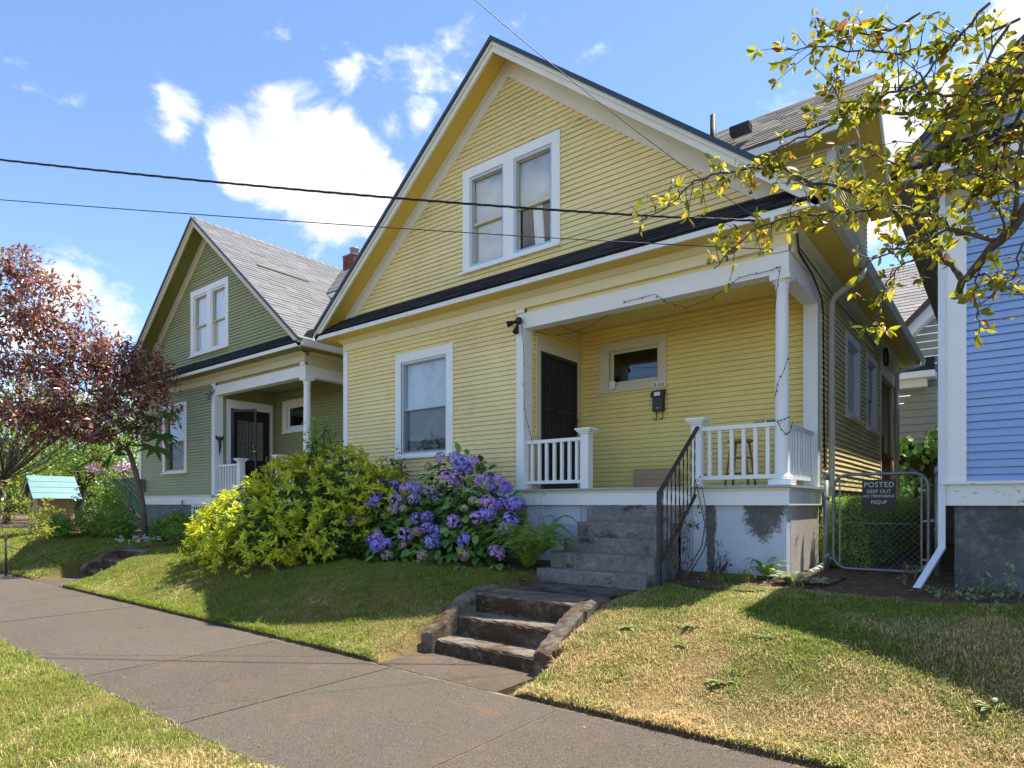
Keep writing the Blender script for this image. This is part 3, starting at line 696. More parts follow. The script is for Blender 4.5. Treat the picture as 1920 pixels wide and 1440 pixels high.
def window(root, f, s0, s1, z0, z1, lights, zi0, zi1, meet, trim, sashm, curtain=None, glass='glass', sill=0.05, crt_z=None, storm=None, screen=False):
    b = MB()
    D = 0.034
    fbox(b, f, s0, s1, 0.0, D, zi1, z1)                                  # head
    xs = [s0] + [x for l in lights for x in l] + [s1]
    for a, c in zip(xs[0::2], xs[1::2]): fbox(b, f, a, c, 0.0, D - 0.002, zi0, zi1)      # side casings, mullion
    fbox(b, f, s0, s1, 0.0, D - 0.004, z0, zi0)                          # apron
    for (a, c) in lights:                                                 # jamb lining
        fbox(b, f, a - 0.006, a + 0.012, -0.13, 0.004, zi0, zi1); fbox(b, f, c - 0.012, c + 0.006, -0.13, 0.004, zi0, zi1)
        fbox(b, f, a, c, -0.13, 0.003, zi1 - 0.014, zi1 + 0.004); fbox(b, f, a, c, -0.13, 0.003, zi0 - 0.004, zi0 + 0.014)
    w = b.build('window', trim, root)
    fbox(MB(), f, 0, 0, 0, 0, 0, 0)
    sl = MB(); fbox(sl, f, s0 - 0.02, s1 + 0.02, 0.002, D + sill, z0 - 0.012, z0 + 0.028); sl.build('sill', trim, w)
    for i, (a, c) in enumerate(lights):
        a += 0.012; c -= 0.012
        zl, zh = zi0 + 0.014, zi1 - 0.014
        if meet is None:
            parts = [(zl, zh, -0.03)]
        else: parts = [(meet - 0.018, zh, -0.030), (zl, meet + 0.018, -0.062)]
        if storm is not None:
            st = MB(); sw = 0.028
            fbox(st, f, a, a + sw, -0.012, 0.008, zl, zh); fbox(st, f, c - sw, c, -0.012, 0.008, zl, zh)
            fbox(st, f, a + sw, c - sw, -0.012, 0.008, zl, zl + sw); fbox(st, f, a + sw, c - sw, -0.012, 0.008, zh - sw, zh)
            st.build('storm_frame', storm, w)
        if screen and meet is not None:
            sc = MB(); fbox(sc, f, a + 0.026, c - 0.026, -0.004, -0.002, zl + 0.026, meet - 0.01); sc.build('insect_screen', M['screen'], w)
        for j, (za, zb, d) in enumerate(parts):
            sb = MB(); sw = 0.042
            fbox(sb, f, a, a + sw, d - 0.028, d, za, zb); fbox(sb, f, c - sw, c, d - 0.028, d, za, zb)
            bt = 0.06 if (j == 1 or meet is None) else 0.036
            fbox(sb, f, a + sw, c - sw, d - 0.028, d, za, za + bt); fbox(sb, f, a + sw, c - sw, d - 0.028, d, zb - 0.036, zb)
            sb.build('sash', sashm, w)
            pn = MB(); fbox(pn, f, a + sw - 0.004, c - sw + 0.004, d - 0.017, d - 0.013, za + bt - 0.004, zb - 0.032); pn.build('pane', M[glass], w)
        if curtain is not None:
            cz0 = zl if crt_z is None else crt_z[min(i, len(crt_z) - 1)]
            if cz0 is not None:
                cb = MB(); n = 26; vs = []; fs = []
                for k in range(n + 1):
                    s_ = a + 0.02 + (c - a - 0.04) * k / n; dd = -0.098 + 0.006 * math.sin(k * 1.9 + i) * (1 if curtain == 'curtain' else 0.25)
                    for zz in (cz0 + 0.01 * math.sin(k * 0.7), zh):
                        for e in (0, -0.003): vs.append(f(s_, dd + e, zz))
                for k in range(n):
                    o = k * 4; fs += [(o, o + 4, o + 6, o + 2), (o + 1, o + 3, o + 7, o + 5), (o, o + 1, o + 5, o + 4)]
                cb.add(vs, fs); cb.build('curtain', M[curtain], w)
    return w

def shingles(parent, O, U, Vv, width, length, mat, clip=None, tabw=0.31, expo=0.145, thick=0.012, seed=0, indiv=300, key=None):
    """tabs on a roof plane: O lower-left corner, U along the eave, Vv up the slope (unit, local); clip(v) -> (u0, u1)"""
    rg = np.random.default_rng(seed); U = Vector(U); Vv = Vector(Vv); O = Vector(O); Nn = U.cross(Vv).normalized()
    tabs = []
    nc = int(length / expo)
    for r in range(nc + 1):
        v = r * expo
        if v > length - 0.03: break
        u = -rg.random() * tabw - (tabw / 2 if r % 2 else 0)
        lo, hi = (0, width) if clip is None else clip(v)
        while u < width:
            w = tabw * rg.uniform(0.75, 1.25); a, c = max(u, lo), min(u + w - 0.005, hi)
            if c - a > 0.03: tabs.append((a, c, v, rg.random(), rg.random()))
            u += w
    def geom(a, c, v, e, q):
        t0 = thick * (0.9 + 0.9 * q); ex = expo * (1.06 + 0.02 * e)
        p = lambda uu, vv, n: O + U * uu + Vv * vv + Nn * n
        v0 = v - 0.012 * e
        return [p(a, v0, 0.001), p(c, v0, 0.001), p(c, min(v + ex, length), -0.004), p(a, min(v + ex, length), -0.004), p(a, v0, t0), p(c, v0, t0), p(c, min(v + ex, length), 0.004), p(a, min(v + ex, length), 0.004)]
    if key is not None: tabs.sort(key=lambda t: key(O + U * ((t[0] + t[1]) / 2) + Vv * t[2]))
    for t in tabs[:indiv]: MB().hexa(geom(*t)).build('shingle', mat, parent)
    if tabs[indiv:]:
        b = MB()
        for t in tabs[indiv:]: b.hexa(geom(*t))
        o = b.build('shingle_field', mat, parent); o['kind'] = 'stuff'

HW = 4.08; EAVE = 4.47; RIDGE = 8.47; SLOPE = 0.81; OH = 0.39; DEPTH = 9.2
FLOOR = 1.72
def zroof(x): return RIDGE - SLOPE * abs(x)

def house(cx, name, label, pal, cfg):
    root = thing(name, label, 'house', (cx, 7.6, 0))
    P = lambda k: M[pal[k]]
    front = lambda s, d, z: (s, -d, z)
    right = lambda s, d, z: (HW + d, s, z)
    left = lambda s, d, z: (-HW - d, s, z)
    B = MB
    porch = cfg.get('porch', True)
    nearkey = lambda p: (Vector((p[0] + cx, p[1] + 7.6, p[2])) - Vector((0, 0, EYE))).length
    # foundation
    if porch:
        B().box(-HW + 0.02, 0.30, 0.03, DEPTH - 0.05, 0.1, 1.485).box(0.30, HW - 0.03, 1.6, DEPTH - 0.05, 0.1, 1.68).build('foundation', P('fnd'), root)
        B().box(0.31, 1.27, 0.03, 0.2, 0.1, 1.485).box(2.93, HW - 0.032, 0.03, 0.2, 0.1, 1.485).box(1.27, 2.93, 0.05, 0.2, 0.1, 1.485).build('porch_base', P('fnd_front'), root)
        B().box(HW - 0.2, HW - 0.028, 0.2, 1.6, 0.1, 1.485).build('porch_base', P('fnd_side'), root)
    else:
        B().box(-HW + 0.05, HW - 0.05, 0.04, DEPTH - 0.05, 0.1, 1.49).build('foundation', P('fnd'), root)
    # skirt board and its drip cap
    if not porch:
        B().box(-HW - 0.02, HW + 0.02, -0.03, 0.02, 1.485, 1.69).box(-HW - 0.02, -HW + 0.02, 0.022, DEPTH, 1.485, 1.69).build('skirt_board', M['white_worn'], root)
        B().box(-HW - 0.05, HW + 0.05, -0.07, 0.0, 1.692, 1.722).build('drip_cap', M['white_worn'], root)
    else:
        B().box(-HW - 0.02, 0.15, -0.03, 0.02, 1.485, 1.69).build('skirt_board', P('trim'), root)
        B().box(-HW - 0.04, 0.153, -0.05, 0.0, 1.692, 1.715).build('drip_cap', P('trim'), root)
    # lower front wall
    lw = (-2.60, -1.18, 2.31, 4.17); lwi = (-2.455, -1.33)
    x1 = 0.15 if porch else HW - 0.1
    ops = [(lwi[0], lwi[1], 2.37, 4.02)] if cfg.get('lowwin', True) else []
    wall(root, front, -HW + 0.10, x1, 1.70, 4.46, ops, P('siding'), seed=cfg['seed'])
    if ops:
        window(root, front, lw[0], lw[1], lw[2], lw[3], [lwi], 2.37, 4.02, 3.17, P('wintrim'), P('sash'), cfg.get('lwcurtain', 'blind'), storm=P('sash'), crt_z=cfg.get('lwz', [2.62]), screen=True, glass=cfg.get('lwglass', 'glass'))
    # corner boards
    cw = 0.10 if porch else 0.15
    B().box(-HW - 0.028, -HW + cw, -0.032, 0.0, 1.716, 4.46).box(-HW - 0.028, -HW - 0.002, 0.001, 0.1, 1.716, 4.46).build('corner_board', P('corner'), root)
    if not porch: B().box(HW - 0.1, HW + 0.028, -0.032, 0.0, 1.716, 4.46).build('corner_board', P('corner'), root)
    # frieze, crown and soffit under the eave
    B().box(-HW - 0.03, HW + 0.03, -0.036, 0.06, 4.462, 4.60).build('frieze_board', P('frieze'), root)
    B().prism([(-HW - 0.03, -0.036, 4.602), (-HW - 0.03, -0.05, 4.602), (-HW - 0.11, -0.13, 4.664), (-HW - 0.11, 0.05, 4.664)], (2 * HW + 0.14, 0, 0)).build('crown_moulding', P('frieze'), root)
    B().box(HW + 0.001, HW + 0.035, 0.062, DEPTH, 4.40, 4.60).prism([(HW + 0.036, 0.06, 4.602), (HW + 0.11, 0.06, 4.664), (HW, 0.06, 4.664), (HW, 0.06, 4.602)], (0, DEPTH - 0.06, 0)).build('frieze_board', P('frieze'), root)
    B().box(-EAVE, EAVE, -OH + 0.012, 0.06, 4.665, 4.68).build('soffit', P('soffit'), root)
    B().box(HW - 0.05, EAVE, 0.062, DEPTH + 0.3, 4.666, 4.682).build('soffit', P('soffit'), root)
    B().box(-EAVE, -HW + 0.05, 0.062, DEPTH + 0.3, 4.666, 4.682).build('soffit', P('soffit'), root)
    # pent roof across the front
    B().box(-EAVE - 0.02, EAVE + 0.02, -OH - 0.022, -OH + 0.010, 4.66, 4.745).build('fascia', M['white_worn'] if cfg.get('worn') else P('trim'), root)
    pt = B().prism([(-EAVE, -OH - 0.03, 4.748), (-EAVE, 0.0, 5.09), (-EAVE, 0.0, 4.70), (-EAVE, -OH - 0.01, 4.70)], (2 * EAVE, 0, 0)).build('pent_roof', M['sh_dark'], root)
    sl = Vector((0, 0.42, 0.342)); ln = sl.length; sl.normalize()
    shingles(pt, (-EAVE, -OH - 0.04, 4.752), (1, 0, 0), sl, 2 * EAVE, ln, M['sh_dark'], None, 0.30, 0.135, 0.010, cfg['seed'] + 1, 300)
    # gable wall
    uw = (-0.955, 0.955, 5.25, 6.94); lts = [(-0.81, -0.10), (0.10, 0.81)]
    ops = [(l[0], l[1], 5.335, 6.79) for l in lts]; 
    gclip = lambda z: (-(RIDGE - 0.36 - z) / SLOPE, (RIDGE - 0.36 - z) / SLOPE)
    opsw = [(-0.82, 0.82, 5.335, 6.79)] if cfg.get('upwin', True) else []
    wall(root, front, -HW, HW, 5.02, 8.10, opsw, P('siding'), gclip, seed=cfg['seed'] + 2)
    if opsw: window(root, front, uw[0], uw[1], uw[2], uw[3], lts, 5.335, 6.79, 6.03, P('wintrim'), P('sash2'), cfg.get('upcurtain', 'curtain'), storm=P('storm'), crt_z=cfg.get('upz', [None]) if cfg.get('upz') else None)
    for s in (-1, 1):
        # rake board on the gable wall, sloping soffit, barge board, roof edge
        def strip(bm, y0, y1, a, b, xe, xi=0.0):
            # between roof line offset a (upper) and b (lower), from x=xi to x=xe
            pts = [(s * xi, zroof(xi) - a), (s * xe, zroof(xe) - a), (s * xe, zroof(xe) - b), (s * xi, zroof(xi) - b)]
            bm.prism([(p[0], y0, p[1]) for p in pts], (0, y1 - y0, 0))
        bm = B(); strip(bm, -0.034, 0.0, 0.115, 0.375, 4.06); bm.build('rake_board', P('rake'), root)
        bm = B(); strip(bm, -0.052, -0.036, 0.115, 0.20, 4.10); bm.build('rake_moulding', P('rake'), root)
        bm = B(); strip(bm, -OH + 0.02, 0.1, 0.082, 0.112, 4.44); bm.build('soffit', P('soffit'), root)
        bm = B(); strip(bm, -OH - 0.022, -OH + 0.016, 0.060, 0.205, EAVE + 0.02); bm.build('barge_board', P('barge'), root)
        bm = B(); strip(bm, -OH - 0.048, -OH - 0.0225, 0.055, 0.115, EAVE + 0.03); bm.build('barge_moulding', P('barge'), root)
        bm = B(); strip(bm, -OH - 0.062, DEPTH + 0.35, 0.0, 0.055, EAVE + 0.06); rf = bm.build('roof', P('roof'), root)
        bm = B(); strip(bm, -OH - 0.078, -OH - 0.063, -0.012, 0.058, EAVE + 0.065); bm.build('roof_edge', M['edge_blue'], root)
        if s == 1 and cfg.get('shingle_right'):
            up = Vector((-1, 0, SLOPE)).normalized(); xe = EAVE + 0.06
            shingles(rf, (xe, -OH - 0.06, zroof(xe) + 0.002), (0, 1, 0), up, DEPTH + 0.7, math.hypot(xe, SLOPE * xe) - 0.01, P('roof'), None, 0.33, 0.14, 0.010, cfg['seed'] + 5, 300, nearkey)
        # gutter along the eave
        g = B(); gx0, gx1 = s * (EAVE + 0.005), s * (EAVE + 0.13)
        g.prism([(gx0, -OH, 4.665), (gx0, -OH, 4.80), (s * (EAVE + 0.012), -OH, 4.80), (s * (EAVE + 0.012), -OH, 4.68), (s * (EAVE + 0.085), -OH, 4.68), (s * (EAVE + 0.12), -OH, 4.785), (gx1, -OH, 4.785), (s * (EAVE + 0.092), -OH, 4.665)], (0, DEPTH + 0.75, 0))
        g.build('gutter', P('gutter'), root)
    # ridge caps
    if cfg.get('shingle_right'):
        for k in range(40):
            y = -OH + k * 0.235
            if y > DEPTH: break
            B().prism([(-0.14, y, zroof(0.14) + 0.008), (0, y, RIDGE + 0.012), (0.14, y, zroof(0.14) + 0.008), (0.14, y, zroof(0.14) + 0.03), (0, y, RIDGE + 0.036), (-0.14, y, zroof(0.14) + 0.03)], (0, 0.24, -0.012)).build('ridge_cap', P('roof'), root)
    # rear and side walls (plain backing where the camera cannot see them)
    B().box(-HW + 0.001, -HW + 0.1, 0.11, DEPTH, 1.49, 4.66).build('wall', P('siding'), root)
    B().prism([(-HW, DEPTH, 1.49), (HW, DEPTH, 1.49), (HW, DEPTH, 4.66), (0, DEPTH, zroof(0) - 0.12), (-HW, DEPTH, 4.66)], (0, -0.1, 0)).build('wall', P('siding'), root)
    B().box(-HW + 0.11, (0.28 if porch else HW - 0.11), 0.12, DEPTH - 0.12, 1.60, 1.66).build('floor', M['room'], root)
    B().box(-HW + 0.11, (0.28 if porch else HW - 0.11), 0.14, DEPTH - 0.12, 4.70, 4.76).build('attic_floor', M['room'], root)
    if not porch:
        B().box(HW - 0.1, HW, 0.1, DEPTH, 1.49, 4.66).build('wall', P('siding'), root)
        return root
    # ---- porch
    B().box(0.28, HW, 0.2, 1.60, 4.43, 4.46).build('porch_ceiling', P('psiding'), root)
    B().box(0.152, HW + 0.0, 0.0, 0.19, 4.165, 4.40).box(HW - 0.19, HW - 0.002, 0.191, 1.60, 4.165, 4.40).build('beam', P('trim'), root)
    B().box(0.31, HW - 0.02, 0.03, 0.17, 4.401, 4.461).box(HW - 0.17, HW - 0.02, 0.171, 1.60, 4.401, 4.461).build('wall', P('siding'), root)
    B().box(0.15, 0.30, -0.034, 0.0, 4.40, 4.461).build('frieze_block', P('trim'), root)
    B().box(HW - 0.16, HW + 0.005, -0.034, 0.0, 4.40, 4.461).build('frieze_block', P('trim'), root)
    B().box(0.153, 0.298, -0.034, 0.19, FLOOR, 4.163).build('porch_post', P('trim'), root, bevel=0.004)
    rec = lambda s, d, z: (0.30 + d, s, z)
    bk = lambda s, d, z: (s, 1.60 - d, z)
    door = (0.365, 1.44, FLOOR, 3.894)
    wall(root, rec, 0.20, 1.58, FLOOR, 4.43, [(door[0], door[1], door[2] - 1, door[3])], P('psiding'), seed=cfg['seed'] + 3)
    bw = (0.676, 1.873, 3.345, 4.18); bwi = (0.86, 1.75)
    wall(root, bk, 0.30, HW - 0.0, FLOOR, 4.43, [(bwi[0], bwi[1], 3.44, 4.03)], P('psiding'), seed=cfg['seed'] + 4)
    window(root, bk, bw[0], bw[1], bw[2], bw[3], [bwi], 3.44, 4.03, None, P('portrim'), P('portrim'), None, 'glass_dark', 0.02)
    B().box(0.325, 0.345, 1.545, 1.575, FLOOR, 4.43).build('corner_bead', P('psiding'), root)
    # door case and door
    dc = B()
    fbox(dc, rec, door[0] - 0.10, door[0], 0.0, 0.036, FLOOR, door[3]); fbox(dc, rec, door[1], door[1] + 0.06, 0.0, 0.036, FLOOR, door[3]); fbox(dc, rec, door[0] - 0.10, door[1] + 0.06, 0.0, 0.038, door[3], door[3] + 0.21)
    dc.build('door_case', P('portrim'), root)
    if cfg.get('door') == 'security':
        d = B(); fbox(d, rec, door[0], door[1], -0.03, -0.02, FLOOR + 0.01, door[3]); dd = d.build('door', M['mesh_screen'], root)
        fr = B(); w = 0.05
        fbox(fr, rec, door[0], door[0] + w, -0.015, 0.03, FLOOR + .01, door[3]); fbox(fr, rec, door[1] - w, door[1], -0.015, 0.03, FLOOR + .01, door[3]); fbox(fr, rec, door[0] + w, door[1] - w, -0.015, 0.03, door[3] - w, door[3]); fbox(fr, rec, door[0] + w, door[1] - w, -0.015, 0.03, FLOOR + .01, FLOOR + .2)
        fr.build('door_frame', M['iron'], dd)
        nb = 10
        for k in range(1, nb):
            s_ = door[0] + w + (door[1] - door[0] - 2 * w) * k / nb
            bb = B(); fbox(bb, rec, s_ - 0.007, s_ + 0.007, -0.005, 0.012, FLOOR + .2, door[3] - w); bb.build('bar', M['iron'], dd)
        for zz in (2.45, 3.0):
            bb = B(); fbox(bb, rec, door[0] + w, door[1] - w, 0.0125, 0.022, zz, zz + 0.022); bb.build('cross_bar', M['iron'], dd)
        for (s_, zz) in ((0.68, 3.32), (0.80, 3.10), (0.68, 2.98), (0.83, 3.20), (0.80, 2.86)):
            bb = B(); bb.tube([rec(s_ + 0.06 * math.cos(a), 0.028, zz + 0.06 * math.sin(a)) for a in np.linspace(0, 2 * math.pi, 15)], 0.006, 5); bb.build('scroll', M['iron'], dd)
        for zz in (2.905, 2.80):
            kb = B(); kb.lathe([(0.0, -0.03), (0.018, -0.028), (0.03, -0.005), (0.026, 0.018), (0.012, 0.03), (0.0, 0.031)], (0, 0, 0), 14)
            kb.v = [(0.30 + 0.065 + v[2], 1.405 + v[0], zz + v[1]) for v in kb.v]; kb.build('knob', M['brass'], dd)
    else:
        d = B(); fbox(d, rec, door[0], door[1], -0.09, -0.05, FLOOR + 0.01, door[3]); dd = d.build('door', M['door_black'], root)
        g = B(); fbox(g, rec, door[0] + 0.22, door[1] - 0.17, -0.049, -0.045, 2.62, 3.62); g.build('lace_pane', M['lace'], dd)
        for zz in (1.90, 2.25): 
            g = B(); fbox(g, rec, door[0] + 0.2, door[1] - 0.2, -0.049, -0.035, zz, zz + 0.24); g.build('panel', M['door_black'], dd)
        g = B(); fbox(g, rec, door[1] - 0.1, door[1] - 0.05, -0.049, -0.03, 2.3, 2.75); g.build('latch_plate', M['brass'], dd)
        # the barred outer door standing open, hinged at the street side
        ang = math.radians(62); hx, hy = 0.345, door[0] + 0.02
        dv = Vector((math.sin(ang), math.cos(ang), 0)); wd = 0.66
        pnt = lambda a, z, e=0.0: (hx + dv.x * a - dv.y * e, hy + dv.y * a + dv.x * e, z)
        sd = B(); ww = 0.05
        for (a, c, za, zb) in ((0, ww, FLOOR + .02, 3.86), (wd - ww, wd, FLOOR + .02, 3.86), (ww, wd - ww, 3.80, 3.86), (ww, wd - ww, FLOOR + .02, FLOOR + .2)):
            sd.hexa([pnt(a, za), pnt(c, za), pnt(c, za, .03), pnt(a, za, .03), pnt(a, zb), pnt(c, zb), pnt(c, zb, .03), pnt(a, zb, .03)])
        sd = sd.build('storm_door', M['door_black'], root)
        for k in range(1, 7):
            a = ww + (wd - 2 * ww) * k / 7
            B().bar(pnt(a, FLOOR + .2, .015), pnt(a, 3.80, .015), 0.014, 0.014).build('bar', M['door_black'], sd)
        for (a, zz) in ((wd - .05, 2.92), (wd - .05, 2.80), (wd - 0.03, 2.79), (wd - 0.0, 2.80)):
            kb = B(); kb.lathe([(0.0, -0.03), (0.02, -0.02), (0.03, 0.0), (0.02, 0.02), (0.0, 0.03)], pnt(a, zz, -.03), 12); kb.build('knob', M['brass'], sd)
    # column
    cxx, cyy = 3.98, 0.105
    c = B().box(cxx - 0.125, cxx + 0.125, cyy - 0.125, cyy + 0.125, FLOOR, 1.785)
    c.lathe([(0.112, 0), (0.118, 0.02), (0.108, 0.045), (0.09, 0.06), (0.082, 0.08), (0.080, 0.5), (0.076, 1.3), (0.068, 2.2), (0.070, 2.23), (0.080, 2.245), (0.070, 2.262), (0.070, 2.275), (0.098, 2.30), (0.105, 2.315)], (cxx, cyy, 1.785), 24)
    c.box(cxx - 0.112, cxx + 0.112, cyy - 0.112, cyy + 0.112, 4.098, 4.163); c.build('porch_column', P('trim'), root)
    B().box(HW - 0.18, HW - 0.003, 1.42, 1.60, FLOOR, 4.163).build('pilaster', P('trim'), root)
    # newels and railings
    for a in (1.27, 2.91):
        nw = B().box(a, a + 0.13, 0.02, 0.15, FLOOR, 2.50).box(a - 0.02, a + 0.15, 0.0, 0.17, 2.501, 2.525).box(a - 0.04, a + 0.17, -0.02, 0.19, 2.526, 2.548)
        nw.prism([(a - 0.06, -0.04, 2.549), (a + 0.19, -0.04, 2.549), (a + 0.19, 0.21, 2.549), (a - 0.06, 0.21, 2.549)], (0, 0, 0.028)); nw.build('newel_post', P('trim'), root)
    def rail(pa, pb, n):
        pa, pb = Vector(pa), Vector(pb); d = pb - pa
        r = B(); r.bar(pa + Vector((0, 0, 0.715)), pb + Vector((0, 0, 0.715)), 0.075, 0.05)
        ro = r.build('railing', P('trim'), root)
        B().bar(pa + Vector((0, 0, 0.105)), pb + Vector((0, 0, 0.105)), 0.06, 0.048).build('bottom_rail', P('trim'), ro)
        for k in range(n):
            q = pa + d * ((k + 0.62) / (n + 0.3)) + Vector((random.gauss(0, 0.003), 0, 0))
            B().bar(q + Vector((0, 0, 0.13)), q + Vector((random.gauss(0, 0.003), 0, 0.69)), 0.042, 0.042, (0, 1, 0)).build('baluster', P('trim'), ro)
    rail((0.299, 0.085, FLOOR), (1.27, 0.085, FLOOR), 7)
    rail((3.04, 0.085, FLOOR), (3.92, 0.085, FLOOR), 6)
    rail((3.99, 0.20, FLOOR), (3.99, 1.42, FLOOR), 9)
    # deck boards, nosing, skirt
    nb = 27; a0, a1 = 0.16, HW + 0.05
    dk = B().box(0.32, HW - 0.05, 0.05, 1.6, 1.63, 1.69).build('porch_floor', P('trim'), root)
    for k in range(nb):
        p = a0 + (a1 - a0) * k / nb; q = a0 + (a1 - a0) * (k + 1) / nb - 0.004
        e = random.uniform(-0.006, 0.006)
        B().box(p, q, -0.075 + e, 1.60 if p > 0.3 else -0.035, 1.692, FLOOR).build('floor_board', M['deck'], dk)
    B().box(0.155, HW + 0.02, -0.035, 0.02, 1.658, 1.690).box(HW - 0.02, HW + 0.02, 0.022, 1.60, 1.658, 1.690).build('nosing_moulding', P('frieze'), root)
    B().box(0.152, HW + 0.008, -0.022, 0.02, 1.485, 1.656).box(HW - 0.03, HW + 0.008, 0.0215, 1.60, 1.485, 1.656).build('skirt_board', P('trim'), root)
    # side wall behind the porch
    sops = [(10.85 - 7.6, 11.85 - 7.6, 2.95, 4.05), (12.68 - 7.6, 13.58 - 7.6, 2.93, 4.08)] if cfg.get('sidewin') else []
    YE = 6.55
    wall(root, right, 1.60, YE, 1.70, 4.40, sops, P('siding'), seed=cfg['seed'] + 6)
    if sops:
        window(root, right, 10.76 - 7.6, 11.95 - 7.6, 2.84, 4.16, [(10.87 - 7.6, 11.83 - 7.6)], 2.95, 4.05, None, P('trim'), P('trim'), 'drape', 'glass')
        window(root, right, 12.58 - 7.6, 13.68 - 7.6, 2.82, 4.19, [(12.70 - 7.6, 13.56 - 7.6)], 2.93, 4.08, 3.45, P('trim'), P('sash2'), None, 'glass')
    B().box(HW - 0.02, HW + 0.028, YE, YE + 0.09, 1.70, 4.40).build('corner_board', P('trim'), root)
    B().box(HW - 0.11, HW - 0.003, YE + 0.09, DEPTH - 0.3, 4.12, 4.40).build('beam', P('frieze'), root)
    B().box(0.3, HW - 0.2, YE, YE + 0.1, 1.7, 4.4).build('wall', P('siding'), root)
    # downspout on the side, kinked under the eave
    if cfg.get('downspout'):
        yb = 9.50 - 7.6
        B().tube([(EAVE + 0.06, yb + 0.02, 4.66), (EAVE + 0.05, yb + 0.01, 4.55), (HW + 0.12, yb, 4.36), (HW + 0.07, yb, 4.26), (HW + 0.07, yb, 0.95), (HW + 0.09, yb - 0.02, 0.86), (HW + 0.12, yb - 0.6, 0.72), (HW + 0.10, yb - 1.35, 0.66)], 0.042, 10).build('downspout', P('spout'), root)
        B().tube([(EAVE + 0.06, 8.9, 4.66), (EAVE + 0.05, 8.9, 4.56), (HW + 0.25, 8.0, 4.35), (HW + 0.18, 7.6, 4.2), (HW + 0.18, 7.55, 0.75)], 0.042, 10).build('downspout', P('spout'), root)
    # cross gable over the side
    yr = 3.75; ze = 6.82; zr = 8.30; y0 = 1.95; sl_d = (zr - ze) / (yr - y0); xe = HW + 0.36
    zd = lambda y: zr - sl_d * abs(y - yr)
    yw = 2.40
    dfront = lambda s, d, z: (s, yw - d, z)
    xin = lambda z: (RIDGE - z) / SLOPE
    wall(root, dfront, 0.6, HW - 0.09, 5.3, 6.62, [], P('siding'), lambda z: (xin(z) - 0.02, HW - 0.09), seed=cfg['seed'] + 7)
    B().box(2.1, HW + 0.03, yw - 0.034, yw, 6.625, 6.80).box(HW - 0.09, HW + 0.03, yw - 0.032, yw, 5.0, 6.624).build('dormer_trim', P('trim'), root)
    dside = lambda s, d, z: (HW + d, s, z)
    wall(root, dside, yw + 0.01, 2 * yr - yw - 0.01, 4.86, zr - 0.3, [], P('siding'), lambda z: (max(yw + 0.01, yr - (zr - 0.14 - z) / sl_d), min(2 * yr - yw - 0.01, yr + (zr - 0.14 - z) / sl_d)), seed=cfg['seed'] + 8)
    for s in (-1, 1):
        ye = yr + s * (yr - y0)
        pts = [(yr, zr), (ye, ze), (ye, ze - 0.06), (yr, zr - 0.06)]
        # roof plane: from the valley with the main roof out to the gable end
        vx = lambda z: max(0.02, xin(z))
        top = [(vx(zr), yr, zr), (xe, yr, zr), (xe, ye, ze), (vx(ze), ye, ze)]
        rb = B(); bot = [(p[0], p[1], p[2] - 0.055) for p in top]
        rb.add(top + bot, [(0, 3, 2, 1) if s == 1 else (0, 1, 2, 3), (4, 5, 6, 7) if s == 1 else (7, 6, 5, 4), (0, 1, 5, 4), (1, 2, 6, 5), (2, 3, 7, 6), (3, 0, 4, 7)])
        dr = rb.build('dormer_roof', P('droof'), root)
        if s == -1:
            up = Vector((0, yr - y0, zr - ze)); lnn = up.length; up.normalize()
            shingles(dr, (vx(ze) - 2.2, y0, ze + 0.003), (1, 0, 0), up, xe - vx(ze) + 2.2, lnn - 0.01, P('droof'), (lambda v: (vx(ze + up.z * v) - vx(ze) + 2.2, xe - vx(ze) + 2.2)), 0.33, 0.14, 0.010, cfg['seed'] + 9, 240, nearkey)
            B().box(vx(ze) + 0.1, xe - 0.02, y0 - 0.03, y0 + 0.012, ze - 0.17, ze - 0.057).build('dormer_fascia', P('trim'), root)
            B().box(vx(ze) + 0.1, xe - 0.03, y0 + 0.013, yw, ze - 0.16, ze - 0.13).build('soffit', P('soffit'), root)
        bb = B(); bb.prism([(xe - 0.03, p[0], p[1]) for p in [(yr, zr - .056), (ye, ze - .056), (ye, ze - .2), (yr, zr - .2)]], (0.04, 0, 0)); bb.build('barge_board', P('trim'), root)
        sb = B(); sb.prism([(HW, p[0], p[1]) for p in [(yr, zr - .10), (ye, ze - .10), (ye, ze - .13), (yr, zr - .13)]], (0.32, 0, 0)); sb.build('soffit', P('soffit'), root)
        rk = B(); rk.prism([(HW, p[0], p[1]) for p in [(yr, zr - .135), (yr + s * (yr - yw), zd(yw) - .135), (yr + s * (yr - yw), zd(yw) - .33), (yr, zr - .33)]], (0.03, 0, 0)); rk.build('rake_board', P('trim'), root)
    return root

t = NT('lace_curtain'); v = t.noise(85, 2, 0.6)
M['lace'] = t.finish(t.principled(t.mix(t.mr(v, 0.46, 0.54), (0.05, 0.05, 0.05), (0.36, 0.35, 0.30)), 0.8))
t = NT('insect_screen'); tp = t.N.new('ShaderNodeBsdfTransparent'); df = t.N.new('ShaderNodeBsdfDiffuse'); df.inputs['Color'].default_value = (0.10, 0.105, 0.11, 1)
ms = t.N.new('ShaderNodeMixShader'); ms.inputs[0].default_value = 0.24; t.L.new(tp.outputs[0], ms.inputs[1]); t.L.new(df.outputs[0], ms.inputs[2]); M['screen'] = t.finish(ms.outputs[0])
M['drape'] = m_plain('yellow_drape', (0.42, 0.36, 0.16), 0.9, var=0.2)
M['sash_alu'] = m_plain('aluminium_sash', (0.50, 0.56, 0.64), 0.4, var=0.08)
M['storm_blue'] = m_plain('storm_frame_blue', (0.42, 0.54, 0.72), 0.4, var=0.08)

